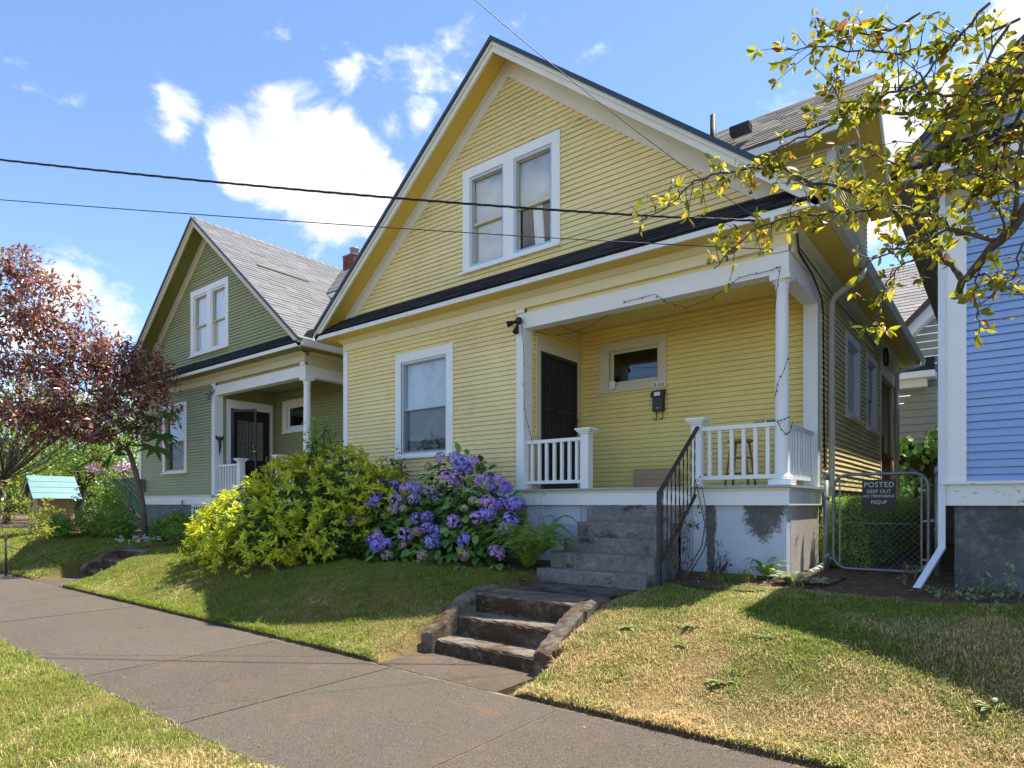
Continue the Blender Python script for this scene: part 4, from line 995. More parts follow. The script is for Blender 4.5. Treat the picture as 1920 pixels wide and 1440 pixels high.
PAL_Y = dict(siding='yellow', psiding='yellow_porch', trim='white', wintrim='white', sash='sash_alu', sash2='cream', storm='storm_blue', corner='white', frieze='yellow_frieze', soffit='yellow_soffit', rake='white_rake', barge='white_rake', roof='sh_dark', droof='sh_brown', gutter='spout_cream', fnd='fnd_bare', fnd_front='fnd_paint', fnd_side='fnd_side', portrim='cream', spout='spout_cream')
PAL_G = dict(siding='green', psiding='green', trim='white', wintrim='white', sash='cream', sash2='cream', storm='white', corner='white', frieze='cream', soffit='green_soffit', rake='cream', barge='cream', roof='sh_grey', droof='sh_grey', gutter='white', fnd='fnd_green', fnd_front='fnd_green', fnd_side='fnd_green', portrim='white', spout='white')
PAL_B = dict(siding='blue', psiding='blue', trim='white', wintrim='white', sash='white', sash2='white', storm='white', corner='white', frieze='beige_frieze', soffit='grey_soffit', rake='beige_frieze', barge='grey_soffit', roof='sh_dark', droof='sh_dark', gutter='grey_soffit', fnd='fnd_grey', fnd_front='fnd_grey', fnd_side='fnd_grey', portrim='white', spout='white')

CX_Y, CX_G, CX_B = -6.03, -15.53, 3.63
yellow = house(CX_Y, 'yellow_house', 'yellow clapboard gabled house with white trim and corner porch', PAL_Y, dict(seed=11, door='security', sidewin=True, downspout=True, worn=True, upcurtain='blind', upz=[5.36, 6.05]))
green = house(CX_G, 'green_house', 'olive green clapboard gabled house with grey shingle roof and brick chimney', PAL_G, dict(seed=31, door='open', shingle_right=True, upcurtain='curtain', lwcurtain=None, lwglass='glass_dark'))
blue = house(CX_B, 'blue_house', 'blue clapboard house on dark grey concrete foundation beside the gate', PAL_B, dict(seed=51, porch=False, lowwin=True))

# ------------------------------------------------------------------ fixtures of the green house: chimney, roof vent, basement window, meter
def green_extras():
    B = MB
    ch = B().box(-0.23, 0.23, 4.17, 4.63, 7.9, 8.96).build('chimney', M['mortar'], green)
    nrow = 10
    for r in range(nrow):
        z = 8.02 + r * 0.094; off = 0.0 if r % 2 else 0.115
        for side in range(2):
            for k in range(-1, 3):
                a = -0.235 + off + k * 0.23; c = a + 0.218
                a, c = max(a, -0.235), min(c, 0.235)
                if c - a < 0.03: continue
                if side == 0: B().box(a, c, 4.155, 4.175, z, z + 0.082).build('brick', M['brick'], ch)
                else: B().box(0.225, 0.247, 4.4 + a, 4.4 + c, z, z + 0.082).build('brick', M['brick'], ch)
    B().box(-0.26, 0.26, 4.14, 4.66, 8.962, 9.0).build('chimney_cap', M['fnd_bare'], ch)
    B().lathe([(0.10, 0), (0.10, 0.12), (0.13, 0.125), (0.13, 0.16), (0.10, 0.165), (0.10, 0.2), (0.15, 0.21), (0.15, 0.24), (0.02, 0.30)], (0, 4.4, 9.0), 16).build('flue_cap', M['galv'], ch)
    # long low dark vent lying on the roof slope
    def onroof(u, v):
        d = pray(u, v); o = Vector((0, 0, EYE)); n = Vector((SLOPE, 0, 1)); p0 = Vector((CX_G, 0, RIDGE))
        t_ = (p0 - o).dot(n) / d.dot(n); p = o + d * t_; return p - Vector((CX_G, 7.6, 0))
    a, b_ = onroof(480, 496), onroof(575, 527); n = Vector((SLOPE, 0, 1)).normalized(); dn = Vector((1, 0, -SLOPE)).normalized()
    B().hexa([a - n * .01, b_ - n * .01, b_ + dn * .10, a + dn * .10, a + n * .03, b_ + n * .03, b_ + dn * .10 + n * .03, a + dn * .10 + n * .03]).build('roof_vent', M['rust'], green)
    x0 = -16.5 - CX_G
    bw = B().box(x0, x0 + 0.85, 0.0, 0.04, 0.95, 1.0).box(x0, x0 + 0.06, 0.0, 0.04, 1.0, 1.43).box(x0 + 0.79, x0 + 0.85, 0.0, 0.04, 1.0, 1.43).box(x0, x0 + 0.85, 0.0, 0.04, 1.43, 1.48).build('basement_window', M['white'], green)
    B().box(x0 + 0.06, x0 + 0.79, 0.022, 0.028, 1.0, 1.43).build('pane', M['glass_dark'], bw)
    for k in range(6): B().box(x0 + 0.12 + k * 0.12, x0 + 0.134 + k * 0.12, -0.02, -0.006, 0.97, 1.46).build('bar', M['white'], bw)
    for zz in (1.12, 1.32): B().box(x0 + 0.04, x0 + 0.81, -0.034, -0.0205, zz, zz + 0.014).build('bar', M['white'], bw)
    B().box(-HW + 0.12, -HW + 0.34, -0.14, -0.03, 1.86, 2.2).build('meter_box', M['fnd_bare'], green)
    g = B().lathe([(0.06, 0), (0.12, 0.02), (0.12, 0.16), (0.06, 0.2)], (-1.62, -0.16, 1.06), 14); g.tube([(-1.62, -0.16, 1.24), (-1.62, -0.16, 1.34), (-1.40, -0.16, 1.34), (-1.34, -0.10, 1.36), (-1.34, -0.06, 1.60)], 0.02, 8)
    g.build('gas_meter', M['galv'], green)
green_extras()

# fixtures of the yellow house: roof vents, back porch
def yellow_extras():
    B = MB
    p = PY(1337, 262, 9.55); q = PY(1337, 216, 9.55)
    x = p.x - CX_Y
    B().lathe([(0.045, 0), (0.045, 1.0 + 0.0)], (x, 1.95, q.z - 1.0), 14).build('vent_pipe', M['ink'], yellow)
    c = PY(1390, 238, 9.95); x = c.x - CX_Y
    B().box(x - 0.15, x + 0.15, 2.24, 2.40, c.z - 0.12, c.z + 0.0).build('roof_vent', M['black_plastic'], yellow)
    # back porch post, rail and steps
    xp = HW - 0.08
    B().lathe([(0.06, 0), (0.06, 0.75), (0.035, 0.80), (0.055, 0.9), (0.05, 1.5), (0.04, 1.75), (0.055, 1.8), (0.04, 1.85), (0.06, 1.9), (0.06, 2.45)], (xp, DEPTH - 0.5, 1.68), 12).build('porch_post', M['cream'], yellow)
    B().box(1.0, HW, 6.7, DEPTH - 0.3, 1.55, 1.68).build('porch_floor', M['redwood'], yellow)
    B().bar((HW - 0.05, 7.3, 2.55), (HW - 0.05, DEPTH - 0.55, 2.5), 0.09, 0.05).build('porch_rail', M['redwood'], yellow)
    B().box(HW - 0.16, HW - 0.06, 7.55, 7.65, 1.69, 2.95).build('stair_post', M['redwood'], yellow)
    for k in range(5): B().box(HW - 0.08, HW - 0.05, 7.75 + k * 0.16, 7.80 + k * 0.16, 1.69, 2.47).build('baluster', M['redwood'], yellow)
    # coiled cable hung under the eave
    pts = []
    for k in range(80):
        a = k * 0.36; pts.append((HW + 0.16 + 0.02 * math.sin(k * 1.7), 6.2 + 0.22 * math.sin(a) * (1 + 0.1 * math.sin(k)), 4.30 + 0.17 * math.cos(a)))
    B().tube(pts, 0.008, 5).build('cable_coil', M['wire'], yellow)
    B().tube([(HW + 0.06, 0.1, 4.66), (HW + 0.05, 0.25, 4.45), (HW + 0.055, 0.9, 4.36), (HW + 0.05, 1.4, 4.2), (HW + 0.02, 1.62, 4.1), (HW + 0.03, 1.66, 2.0)], 0.012, 6).build('service_cable', M['wire'], yellow)
    B().tube([(HW + 0.055, 0.3, 4.5), (HW + 0.06, 1.2, 4.46), (HW + 0.05, 2.5, 4.40), (HW + 0.06, 4.0, 4.42), (HW + 0.07, 6.1, 4.40)], 0.007, 5).build('service_cable', M['wire'], yellow)
yellow_extras()
def loose_curtain():
    b = MB(); vs = []; fs = []; n = 16
    for k in range(n + 1):
        f = k / n; s0 = 0.42 + 0.17 * f; d = 0.105 + 0.012 * math.sin(k * 1.7)
        vs += [(s0 - 0.05, d, 6.06), (s0 + 0.02 * math.sin(k), d, 5.42), (s0 - 0.05, d + .003, 6.06), (s0 + 0.02 * math.sin(k), d + .003, 5.42)]
    for k in range(n): o = 4 * k; fs += [(o, o + 4, o + 5, o + 1), (o + 2, o + 3, o + 7, o + 6)]
    b.add(vs, fs).build('curtain', M['curtain'], yellow)
loose_curtain()

# ------------------------------------------------------------------ porch steps and iron handrails
def porch_steps(cx, label):
    X0, X1 = cx + 1.35, cx + 2.86
    t = thing('porch_steps', label, 'steps', ((X0 + X1) / 2, 6.45, 0.5)); org = tuple(t.location)
    ys = [6.45, 6.72, 6.98, 7.25, 7.5]; zs = [0.69, 0.88, 1.065, 1.26, 1.484]
    for i in range(5):
        nar = 0.035 * min(i, 3)
        rough_slab('step', M['porch_steps'], X0 + nar, X1 - nar * 0.6, ys[i], (ys[i + 1] + 0.06) if i < 4 else 7.575, 0.35, zs[i], t, 0.07, 0.006, int(abs(cx) * 7) + i, 0.02, org)
    return t
porch_steps(CX_Y, 'weathered mossy concrete porch steps of the yellow house')
porch_steps(CX_G, 'concrete porch steps of the green house behind the golden shrub')
def handrail(cx, label):
    xb, yb = cx + 3.0, 6.5
    t = thing('handrail', label, 'handrail', (xb, yb, 0.55)); org = tuple(t.location)
    MB().box(xb - 0.022, xb + 0.022, yb - 0.022, yb + 0.022, 0.45, 1.64).build('post', M['iron'], t, org=org)
    a, b_ = Vector((xb, yb, 1.62)), Vector((xb + 0.0, 7.61, 2.46)); d = b_ - a
    MB().bar(a, b_, 0.04, 0.03).build('rail', M['iron'], t, org=org)
    lo = Vector((0, 0, -0.80)); MB().bar(a + lo + d * 0.03, b_ + lo - d * 0.06, 0.03, 0.02).build('bottom_rail', M['rust'], t, org=org)
    for k in range(9):
        q = a + d * ((k + 0.8) / 9.6); n = 26
        pts = [q + Vector((0, 0, -0.79 * j / n - 0.01)) for j in range(n + 1)]
        MB().tube(pts, [0.0045 + 0.0055 * abs(math.sin(j * 0.62 + k)) for j in range(n + 1)], 4).build('baluster', M['rust'], t, org=org)
    return t
handrail(CX_Y, 'dark iron handrail with twisted balusters beside the yellow porch steps')
handrail(CX_G, 'dark iron handrail rising to the green house porch')

# ------------------------------------------------------------------ things on the porch
def text_mesh(name, txt, size, mat, parent, mtx, font_spacing=1.0, thick=0.0015, align='CENTER'):
    cu = bpy.data.curves.new('lettering', 'FONT'); cu.body = txt; cu.size = size; cu.align_x = align; cu.align_y = 'CENTER'; cu.extrude = thick; cu.space_character = font_spacing
    o = bpy.data.objects.new('lettering', cu); COL.objects.link(o)
    bpy.context.view_layer.update()
    me = bpy.data.meshes.new_from_object(o.evaluated_get(bpy.context.evaluated_depsgraph_get()))
    bpy.data.objects.remove(o); bpy.data.curves.remove(cu)
    me.transform(mtx); me.materials.clear(); me.materials.append(mat); me.name = name
    return link(name, me, parent)
FACE_STREET = Matrix.Rotation(math.radians(90), 4, 'X')      # text upright, facing -Y

def porch_things():
    yb = 9.20 - 0.022          # face of the porch back wall
    # number plate
    t = thing('house_number', 'small white number plate reading 930 above the black mailbox', 'number plate', (-4.27, yb - 0.03, 3.37)); org = t.location
    MB().box(-0.105, 0.105, 0, 0.012, -0.05, 0.05).build('plate', M['paper'], t, bevel=0.006)
    for i, ch in enumerate('930'):
        text_mesh('digit', ch, 0.092, M['ink'], t, Matrix.Translation((-0.062 + i * 0.062, -0.002, 0)) @ FACE_STREET)
    # mailbox
    t = thing('mailbox', 'black wall mailbox with newspaper hooks on the yellow porch wall', 'mailbox', (-4.27, yb, 2.95))
    MB().box(-0.09, 0.09, -0.085, 0, 0.0, 0.26).build('box', M['black_plastic'], t, bevel=0.008)
    MB().prism([(-0.105, 0.0, 0.345), (-0.105, -0.10, 0.30), (-0.105, -0.11, 0.22), (-0.105, -0.095, 0.22), (-0.105, -0.087, 0.268), (-0.105, 0, 0.268)], (0.21, 0, 0)).build('lid', M['black_plastic'], t)
    MB().hexa([(-0.045, -0.112, 0.235), (0.055, -0.112, 0.235), (0.055, -0.110, 0.235), (-0.045, -0.110, 0.235), (-0.045, -0.105, 0.295), (0.055, -0.105, 0.295), (0.055, -0.103, 0.297), (-0.045, -0.103, 0.297)]).build('label', M['paper'], t)
    MB().box(-0.02, 0.025, -0.0875, -0.0855, 0.045, 0.052).build('maker_mark', M['paper'], t)
    for x in (-0.045, 0.06):
        MB().tube([(x, -0.02, 0.0), (x, -0.02, -0.10), (x - 0.005, -0.03, -0.125), (x - 0.02, -0.045, -0.135), (x - 0.035, -0.055, -0.12), (x - 0.04, -0.06, -0.085)], 0.006, 6).build('hook', M['black_plastic'], t)
    # plank box leaning on the wall
    t = thing('wooden_board', 'pale wooden board leaning on the yellow porch wall', 'board', (-4.28, 9.12, FLOOR))
    MB().box(-0.40, 0.14, -0.03, 0.0, 0.0, 0.165).build('plank', M['plank'], t); MB().box(-0.40, 0.14, -0.032, -0.002, 0.168, 0.335).build('plank', M['plank'], t)
    MB().box(0.142, 0.36, -0.05, -0.02, 0.0, 0.33).build('end_piece', M['plank'], t)
    # stool
    c = PY(1388, 850, 8.5)
    t = thing('stool', 'round wooden stool standing on the porch behind the white railing', 'stool', (c.x, 8.5, FLOOR))
    MB().lathe([(0.15, 0.60), (0.165, 0.61), (0.165, 0.63), (0.15, 0.64)], (0, 0, 0), 24).build('seat', M['oak'], t)
    legs = [(-1, -1), (1, -1), (1, 1), (-1, 1)]
    for sx, sy in legs: MB().tube([(sx * 0.09, sy * 0.09, 0.60), (sx * 0.155, sy * 0.155, 0.0)], 0.016, 8).build('leg', M['oak'], t)
    for z, k in ((0.40, .112), (0.19, .135)):
        for i in range(4):
            a, b_ = legs[i], legs[(i + 1) % 4]; MB().tube([(a[0] * k, a[1] * k, z), (b_[0] * k, b_[1] * k, z)], 0.010, 6).build('stretcher', M['oak'], t)
    # things lying on the rail
    p = PY(1423, 785, 7.68); tag(MB().box(p.x - 0.055, p.x + 0.055, 7.65, 7.71, 2.462, 2.50).build('sponge', M['drape'], bevel=0.008), 'small yellow sponge lying on the white porch rail', 'sponge')
    p = PY(1449, 785, 7.68); tag(MB().box(p.x - 0.065, p.x + 0.05, 7.655, 7.705, 2.462, 2.486).build('brush', M['screen_green'], bevel=0.006), 'small dark green brush on the white rail beside the column', 'brush')
    # small card on the window sill
    tag(MB().box(-5.14, -5.04, 9.135, 9.14, 3.39, 3.52).build('card', M['paper']), 'small white card standing on the porch window sill', 'card')
    # flood lamps
    def lamp(cx, mat, label, off):
        x = cx + off
        t = thing('floodlight', label, 'lamp', (x, 7.56, 4.28))
        MB().lathe([(0.055, 0), (0.06, 0.012), (0.05, 0.04), (0.03, 0.05)], (0, 0, 0), 16).build('mount', mat, t).rotation_euler = (math.radians(90), 0, 0)
        for (ax, ang) in ((-1, (math.radians(105), 0, math.radians(-50))), (0.2, (math.radians(150), 0, math.radians(15)))):
            l = MB().lathe([(0.02, 0), (0.022, 0.04), (0.034, 0.05), (0.046, 0.12), (0.05, 0.135), (0.046, 0.137), (0.0, 0.12)], (0, 0, 0), 16).build('lamp_head', mat, t)
            l.location = (ax * 0.03, -0.05, -0.02 - 0.06 * (ax > 0)); l.rotation_euler = ang
    lamp(CX_Y, M['black_plastic'], 'black twin floodlight at the top of the yellow porch post', 0.22)
    lamp(CX_G, M['galv'], 'silver twin floodlight at the top of the green porch post', 0.22)
    # wall ornament on the green post
    t = thing('wall_ornament', 'dark flying bird ornament fixed to the green porch post', 'ornament', (CX_G + 0.303, 7.68, 3.0))
    o = MB(); o.tube([(0.012, 0.0, -0.30), (0.02, 0.01, -0.1), (0.03, 0.0, 0.1), (0.04, -0.01, 0.16)], [0.004, 0.03, 0.035, 0.012], 8); o.build('body', M['rust'], t)
    for s_ in (-1, 1): MB().hexa([(0.01, 0, 0.02), (0.01, s_ * 0.10, 0.12), (0.03, s_ * 0.10, 0.12), (0.03, 0, 0.02), (0.01, 0, 0.1), (0.01, s_ * 0.09, 0.19), (0.03, s_ * 0.09, 0.19), (0.03, 0, 0.1)]).build('wing', M['rust'], t)
porch_things()

def string_lights():
    t = thing('string_lights', 'dark string of unlit fairy lights draped along the yellow porch', 'string lights', (-5.8, 7.5, 1.72)); org = t.location
    Y = 7.545
    runs = [
        [PY(u, v, 7.54) for u, v in ((978, 600), (982, 660), (982, 720), (983, 760), (988, 790), (994, 812), (999, 830))],
        [PY(u, v, 7.80) for u, v in ((1003, 622), (1035, 628), (1070, 625), (1105, 612), (1140, 590))] + [PY(u, v, 7.575) for u, v in ((1173, 566), (1228, 552), (1250, 566), (1285, 576), (1330, 562), (1370, 535), (1385, 520), (1440, 508), (1465, 500))],
        [PY(u, v, 7.565) for u, v in ((1463, 500), (1457, 540), (1453, 580))],
        [PY(u, v, 7.585) for u, v in ((1478, 668), (1470, 695), (1458, 720), (1453, 745))],
        [PY(u, v, 7.585) for u, v in ((1482, 780), (1470, 786), (1458, 789), (1462, 800), (1474, 815), (1482, 810), (1486, 790))],
    ]
    for r in runs:
        pts = []
        for a, b_ in zip(r[:-1], r[1:]):
            n = 5
            for k in range(n): pts.append(a.lerp(b_, k / n) + Vector((0, 0, random.gauss(0, 0.003))))
        pts.append(r[-1])
        MB().tube(pts, 0.0035, 5).build('cord', M['wire'], t, org=org)
        for k in range(1, len(pts) - 1, 3):
            d = Vector((random.gauss(0, 1), -0.6, random.gauss(-0.6, 0.6))).normalized()
            MB().tube([pts[k], pts[k] + d * 0.018, pts[k] + d * 0.034], [0.006, 0.0065, 0.002], 5).build('bulb', M['wire'], t, org=org)
string_lights()

# ------------------------------------------------------------------ gate, posts, sign
def gate():
    Y = 8.7; g0 = 0.67
    for x, zt, lab in ((-1.785, 1.90, 'galvanised fence post beside the yellow house carrying the gate latch'), (-0.61, 1.93, 'galvanised fence post beside the white downspout of the blue house')):
        t = thing('fence_post', lab, 'post', (x, Y, g0 - 0.2))
        MB().lathe([(0.034, 0), (0.034, zt - g0 + 0.17)], (0, 0, 0), 16).build('pipe', M['galv'], t)
        MB().lathe([(0.039, zt - g0 + 0.10), (0.039, zt - g0 + 0.18), (0.03, zt - g0 + 0.205), (0.012, zt - g0 + 0.22)], (0, 0, 0), 16).build('cap', M['galv'], t)
        for z in ((0.35, 1.08) if x < -1 else (0.72,)): MB().lathe([(0.04, z), (0.042, z + 0.01), (0.042, z + 0.035), (0.04, z + 0.045)], (0, 0, 0), 14).build('band', M['galv'], t)
    x0, x1, z0, z1 = -1.70, -0.70, 0.70, 1.865
    t = thing('chain_link_gate', 'galvanised chain link gate with rounded frame between the yellow and blue houses', 'gate', (x0, Y, 0.67)); org = t.location
    r = 0.16; pts = []
    for (cx, cz, a0) in ((x1 - r, z1 - r, 90), (x1 - r, z0 + r, 0), (x0 + r, z0 + r, -90), (x0 + r, z1 - r, -180)):
        for k in range(7):
            a = math.radians(a0 - 15 * k); pts.append((cx + r * math.cos(a), Y, cz + r * math.sin(a)))
    pts.append(pts[0]); MB().tube(pts, 0.020, 10, cap=False).build('frame', M['galv'], t, org=org)
    MB().tube([(x0, Y, 1.27), (x1, Y, 1.26)], 0.006, 6).build('truss_rod', M['galv'], t, org=org)
    for x in (x0 + 0.07, x1 - 0.07): MB().box(x - 0.009, x + 0.009, Y - 0.004, Y + 0.004, z0 + 0.03, z1 - 0.05).build('tension_bar', M['galv'], t, org=org)
    b = MB(); p = 0.072
    for sgn in (1, -1):
        k = -20
        while k < 40:
            c = x0 + k * p
            # line x = c + sgn*(z - z0)
            za, zb = z0 + 0.02, z1 - 0.02
            ta, tb = za, zb
            lo, hi = x0 + 0.07, x1 - 0.07
            if sgn == 1: ta, tb = max(za, z0 + lo - c), min(zb, z0 + hi - c)
            else: ta, tb = max(za, z0 + c - hi), min(zb, z0 + c - lo)
            if tb - ta > 0.03:
                n = max(2, int((tb - ta) / p)); pp = []
                for j in range(n + 1):
                    z = ta + (tb - ta) * j / n; pp.append((c + sgn * (z - z0), Y + sgn * 0.003 * (1 if j % 2 else -1), z))
                b.tube(pp, 0.0019, 4, cap=False)
            k += 1
    o = b.build('chain_link_mesh', M['galv'], t, org=org); o['kind'] = 'stuff'
    for z in (0.82, 1.70): MB().bar((x0, Y, z), (-1.785, Y, z), 0.02, 0.03).build('latch', M['galv'], t, org=org)
    for z in (0.85, 1.30, 1.66): MB().bar((x1, Y, z), (x1 - 0.07, Y, z), 0.02, 0.022).build('clamp', M['galv'], t, org=org)
    MB().bar((x1, Y, 1.30), (-0.61, Y, 1.32), 0.02, 0.03).build('hinge', M['galv'], t, org=org)
    # loose wire along the top
    MB().tube([(x0 + 0.2, Y, 1.88), (x0 + 0.35, Y, 1.92), (x0 + 0.55, Y, 1.895), (x0 + 0.63, Y, 1.96), (x0 + 0.70, Y, 1.885), (x0 + 0.9, Y, 1.89)], 0.003, 5).build('loose_wire', M['galv'], t, org=org)
    # sign
    sx, sz = -1.20, 1.605
    s = thing('notice_sign', 'black notice sign with white lettering wired to the chain link gate', 'sign', (sx, Y - 0.03, sz))
    MB().box(-0.178, 0.178, 0, 0.004, -0.188, 0.188).build('panel', M['sign_black'], s)
    for txt, size, z, sp in (('POSTED', 0.088, 0.125, 1.12), ('KEEP OUT', 0.058, 0.045, 1.05), ('NO TRESPASSING', 0.046, -0.012, 0.98), ('PEQUP', 0.060, -0.085, 1.02)):
        text_mesh('lettering', txt, size, M['sign_white'], s, Matrix.Translation((0, -0.001, z)) @ FACE_STREET @ Matrix.Scale(0.92, 4, (1, 0, 0)), sp, 0.001)
gate()

# downspout of the blue house, a part of that house
def blue_spout():
    lx = -0.50 - CX_B
    b = MB(); b.box(lx - 0.03, lx + 0.03, -0.055, 0.02, 1.05, 4.66); b.build('downspout', M['pale_blue'], blue)
    q = [(lx - 0.03, -0.055, 1.07), (lx + 0.03, -0.055, 1.07), (lx + 0.03, 0.02, 1.05), (lx - 0.03, 0.02, 1.05)]
    e = Vector((-0.16, -0.55, -0.36))
    MB().hexa([Vector(p) + e for p in q] + [Vector(p) for p in q]).build('downspout_foot', M['pale_blue'], blue)
    c = Vector((lx, -0.018, 1.06)) + e
    MB().hexa([Vector(p) * 0.92 + c * 0.08 + e * 0.004 for p in [Vector(x) + e for x in q]] + [Vector(p) * 0.92 + c * 0.08 - e * 0.1 for p in [Vector(x) + e for x in q]]).build('downspout_mouth', M['ink'], blue)
blue_spout()

# ------------------------------------------------------------------ wires
def wires():
    poleX, poleY = -15.5, -2.6
    t = thing('utility_pole', 'brown wooden utility pole beside the street kerb', 'pole', (poleX, poleY + 1.2, 0))
    MB().lathe([(0.15, -0.3), (0.12, 8.5)], (0, 0, 0), 14).build('shaft', M['bark'], t); MB().box(-0.05, 0.05, -0.9, 0.9, 7.6, 7.72).build('crossarm', M['bark'], t)
    def wire(label, p0, pm, p1, r, twist=False):
        p0, pm, p1 = Vector(p0), Vector(pm), Vector(p1); n = 70
        c = pm * 2 - (p0 + p1) * 0.5
        pts = [p0 * (1 - k / n) ** 2 + c * 2 * (k / n) * (1 - k / n) + p1 * (k / n) ** 2 for k in range(n + 1)]
        if not twist:
            return tag(MB().tube(pts, r, 6).build('overhead_wire', M['wire']), label, 'wire')
        tt = thing('overhead_wire', label, 'wire', p1)
        for ph in (0, 2.1, 4.2):
            fine = []
            for k in range(n * 4 + 1):
                s = k / 4; i = min(int(s), n - 1); q = pts[i].lerp(pts[i + 1], s - i); a = k * 0.55 + ph
                fine.append(q + Vector((0.35 * math.cos(a), -0.6 * math.cos(a), math.sin(a))) * r)
            MB().tube(fine, r * 0.75, 5).build('strand', M['wire'], tt, org=tt.location)
    cor = Vector((CX_Y + HW + 0.05, 7.18, 4.71))
    e1 = PD(1425, 414, 6.75)
    wire('twisted black service cable running from the street to the yellow house eave', PD(-760, 205, 9.6), PD(300, 331, 7.3), e1, 0.0085, True)
    e2 = PY(1432, 467, 7.56)
    wire('thin black cable running below the twisted cable to the porch corner', PD(-760, 310, 9.6), PD(300, 397, 7.3), e2, 0.0055)
    e3 = PD(1440, 425, 6.7)
    wire('thin black cable rising from the yellow house eave across the gable', PD(760, -120, 5.4), PD(1090, 165, 6.0), e3, 0.004)
    # insulator
    i = MB().lathe([(0.02, -0.03), (0.025, -0.02), (0.018, 0.0), (0.025, 0.02), (0.02, 0.03)], (0, 0, 0), 12).build('insulator', M['paper']); i.location = PD(1448, 412, 6.72)
    tag(i, 'small white insulator on the yellow house eave holding the cables', 'insulator')
wires()

# ------------------------------------------------------------------ house, bank and wall behind the gate
def rear():
    B = MB; Y = 21.0
    P0 = PY(1700, 640, Y); P1 = PY(1790, 640, Y)
    xl = P0.x - 2.6
    t = thing('rear_house', 'sage green house with white trim behind the ivy bank', 'house', (xl, Y, 0)); org = t.location
    f = lambda s, d, z: (s, -d, z)
    zp = PY(1703, 622, Y).z; xp = PY(1703, 622, Y).x - xl
    wall(t, f, 0.0, 9.0, 1.0, 13.0, [], M['sage'], lambda z: (max(0, xp + (z - zp - 0.1) / 1.02) if z > zp else xp - 2.2 if False else 0.0, 9.0), expo=0.21, seed=77)
    # rake of the front gable
    def strip(a, b_, d0, d1, nm, mat):
        pts = [(xp - 0.5, zp - 0.5), (xp + 6, zp + 6 * 1.02)]
        bm = B(); n = (0, 1)
        bm.prism([(pts[0][0], -d0, pts[0][1] + a), (pts[1][0], -d0, pts[1][1] + a), (pts[1][0], -d0, pts[1][1] + b_), (pts[0][0], -d0, pts[0][1] + b_)], (0, -(d1 - d0), 0)); bm.build(nm, mat, t)
    strip(0.0, 0.16, 0.3, 0.6, 'roof_edge', M['maroon']); strip(-0.34, -0.002, 0.32, 0.42, 'barge_board', M['white']); strip(-0.36, -0.30, 0.0, 0.319, 'soffit', M['white'])
    # lower roof of the wing, facing the street
    a = PY(1640, 640, Y + 0.8); 
    up = Vector((0, 0.72, 0.69)).normalized(); L_ = 6.5
    b = B(); x0, x1 = -4.0, xp + 3.5; zb = zp - 1.0
    q = Vector((x0, 0.15, zb)); r_ = Vector((x1, 0.15, zb))
    b.hexa([q - Vector((0, 0, .1)), r_ - Vector((0, 0, .1)), r_ + up * L_ - Vector((0, 0, .1)), q + up * L_ - Vector((0, 0, .1)), q, r_, r_ + up * L_, q + up * L_])
    rf = b.build('roof', M['sh_pink'], t)
    shingles(rf, q, (1, 0, 0), up, x1 - x0, L_, M['sh_pink'], None, 0.42, 0.2, 0.014, 81, 300, lambda p: abs(p[0] - xp + 0.6) + abs(p[2] - zp - 1.0))
    # pent roof and fascia over the ground floor
    c = PY(1682, 706, Y - 0.6); d_ = PY(1749, 692, Y - 0.6)
    b = B().prism([(c.x - xl - 3, -0.02, c.z + 0.55), (c.x - xl - 3, -0.62, c.z + 0.16), (c.x - xl - 3, -0.62, c.z + 0.08), (c.x - xl - 3, -0.02, c.z + 0.08)], (d_.x - c.x + 3, 0, 0)).build('pent_roof', M['sh_dark'], t)
    B().box(c.x - xl - 3, d_.x - xl + 0.05, -0.66, -0.04, c.z - 0.10, c.z + 0.078).build('fascia', M['white'], t)
    B().box(c.x - xl - 3, d_.x - xl - 0.15, -0.45, -0.05, c.z - 0.32, c.z - 0.102).build('cornice', M['white'], t)
    e = PY(1767, 700, Y); B().box(e.x - xl - 0.07, e.x - xl + 0.16, -0.05, 0.0, PY(1767, 725, Y).z, PY(1767, 636, Y).z).build('corner_board', M['white'], t)
    b = B().box(xp - 0.75, xp - 0.1, -0.33, -0.03, zp - 0.9, zp - 0.25).build('eave_return', M['white'], t)
    # concrete wall at the end of the passage
    w = rough_slab('garden_wall', M['fnd_bare'], -1.55, -0.66, 15.4, 15.65, 0.4, 1.62, None, 0.15, 0.006, 9, 0.02); tag(w, 'low bare concrete garden wall at the end of the passage', 'wall')
rear()

# ------------------------------------------------------------------ vegetation
def branch_path(p0, p1, bend=0.1, n=8, rng=RNG):
    p0, p1 = np.array(p0, float), np.array(p1, float); L = np.linalg.norm(p1 - p0); o = rng.normal(0, bend * L, 3)
    s = np.linspace(0, 1, n)[:, None]
    return p0 + (p1 - p0) * s + o * (np.sin(math.pi * s)) + rng.normal(0, 0.012 * L, (n, 3)) * (s * (1 - s) * 4)

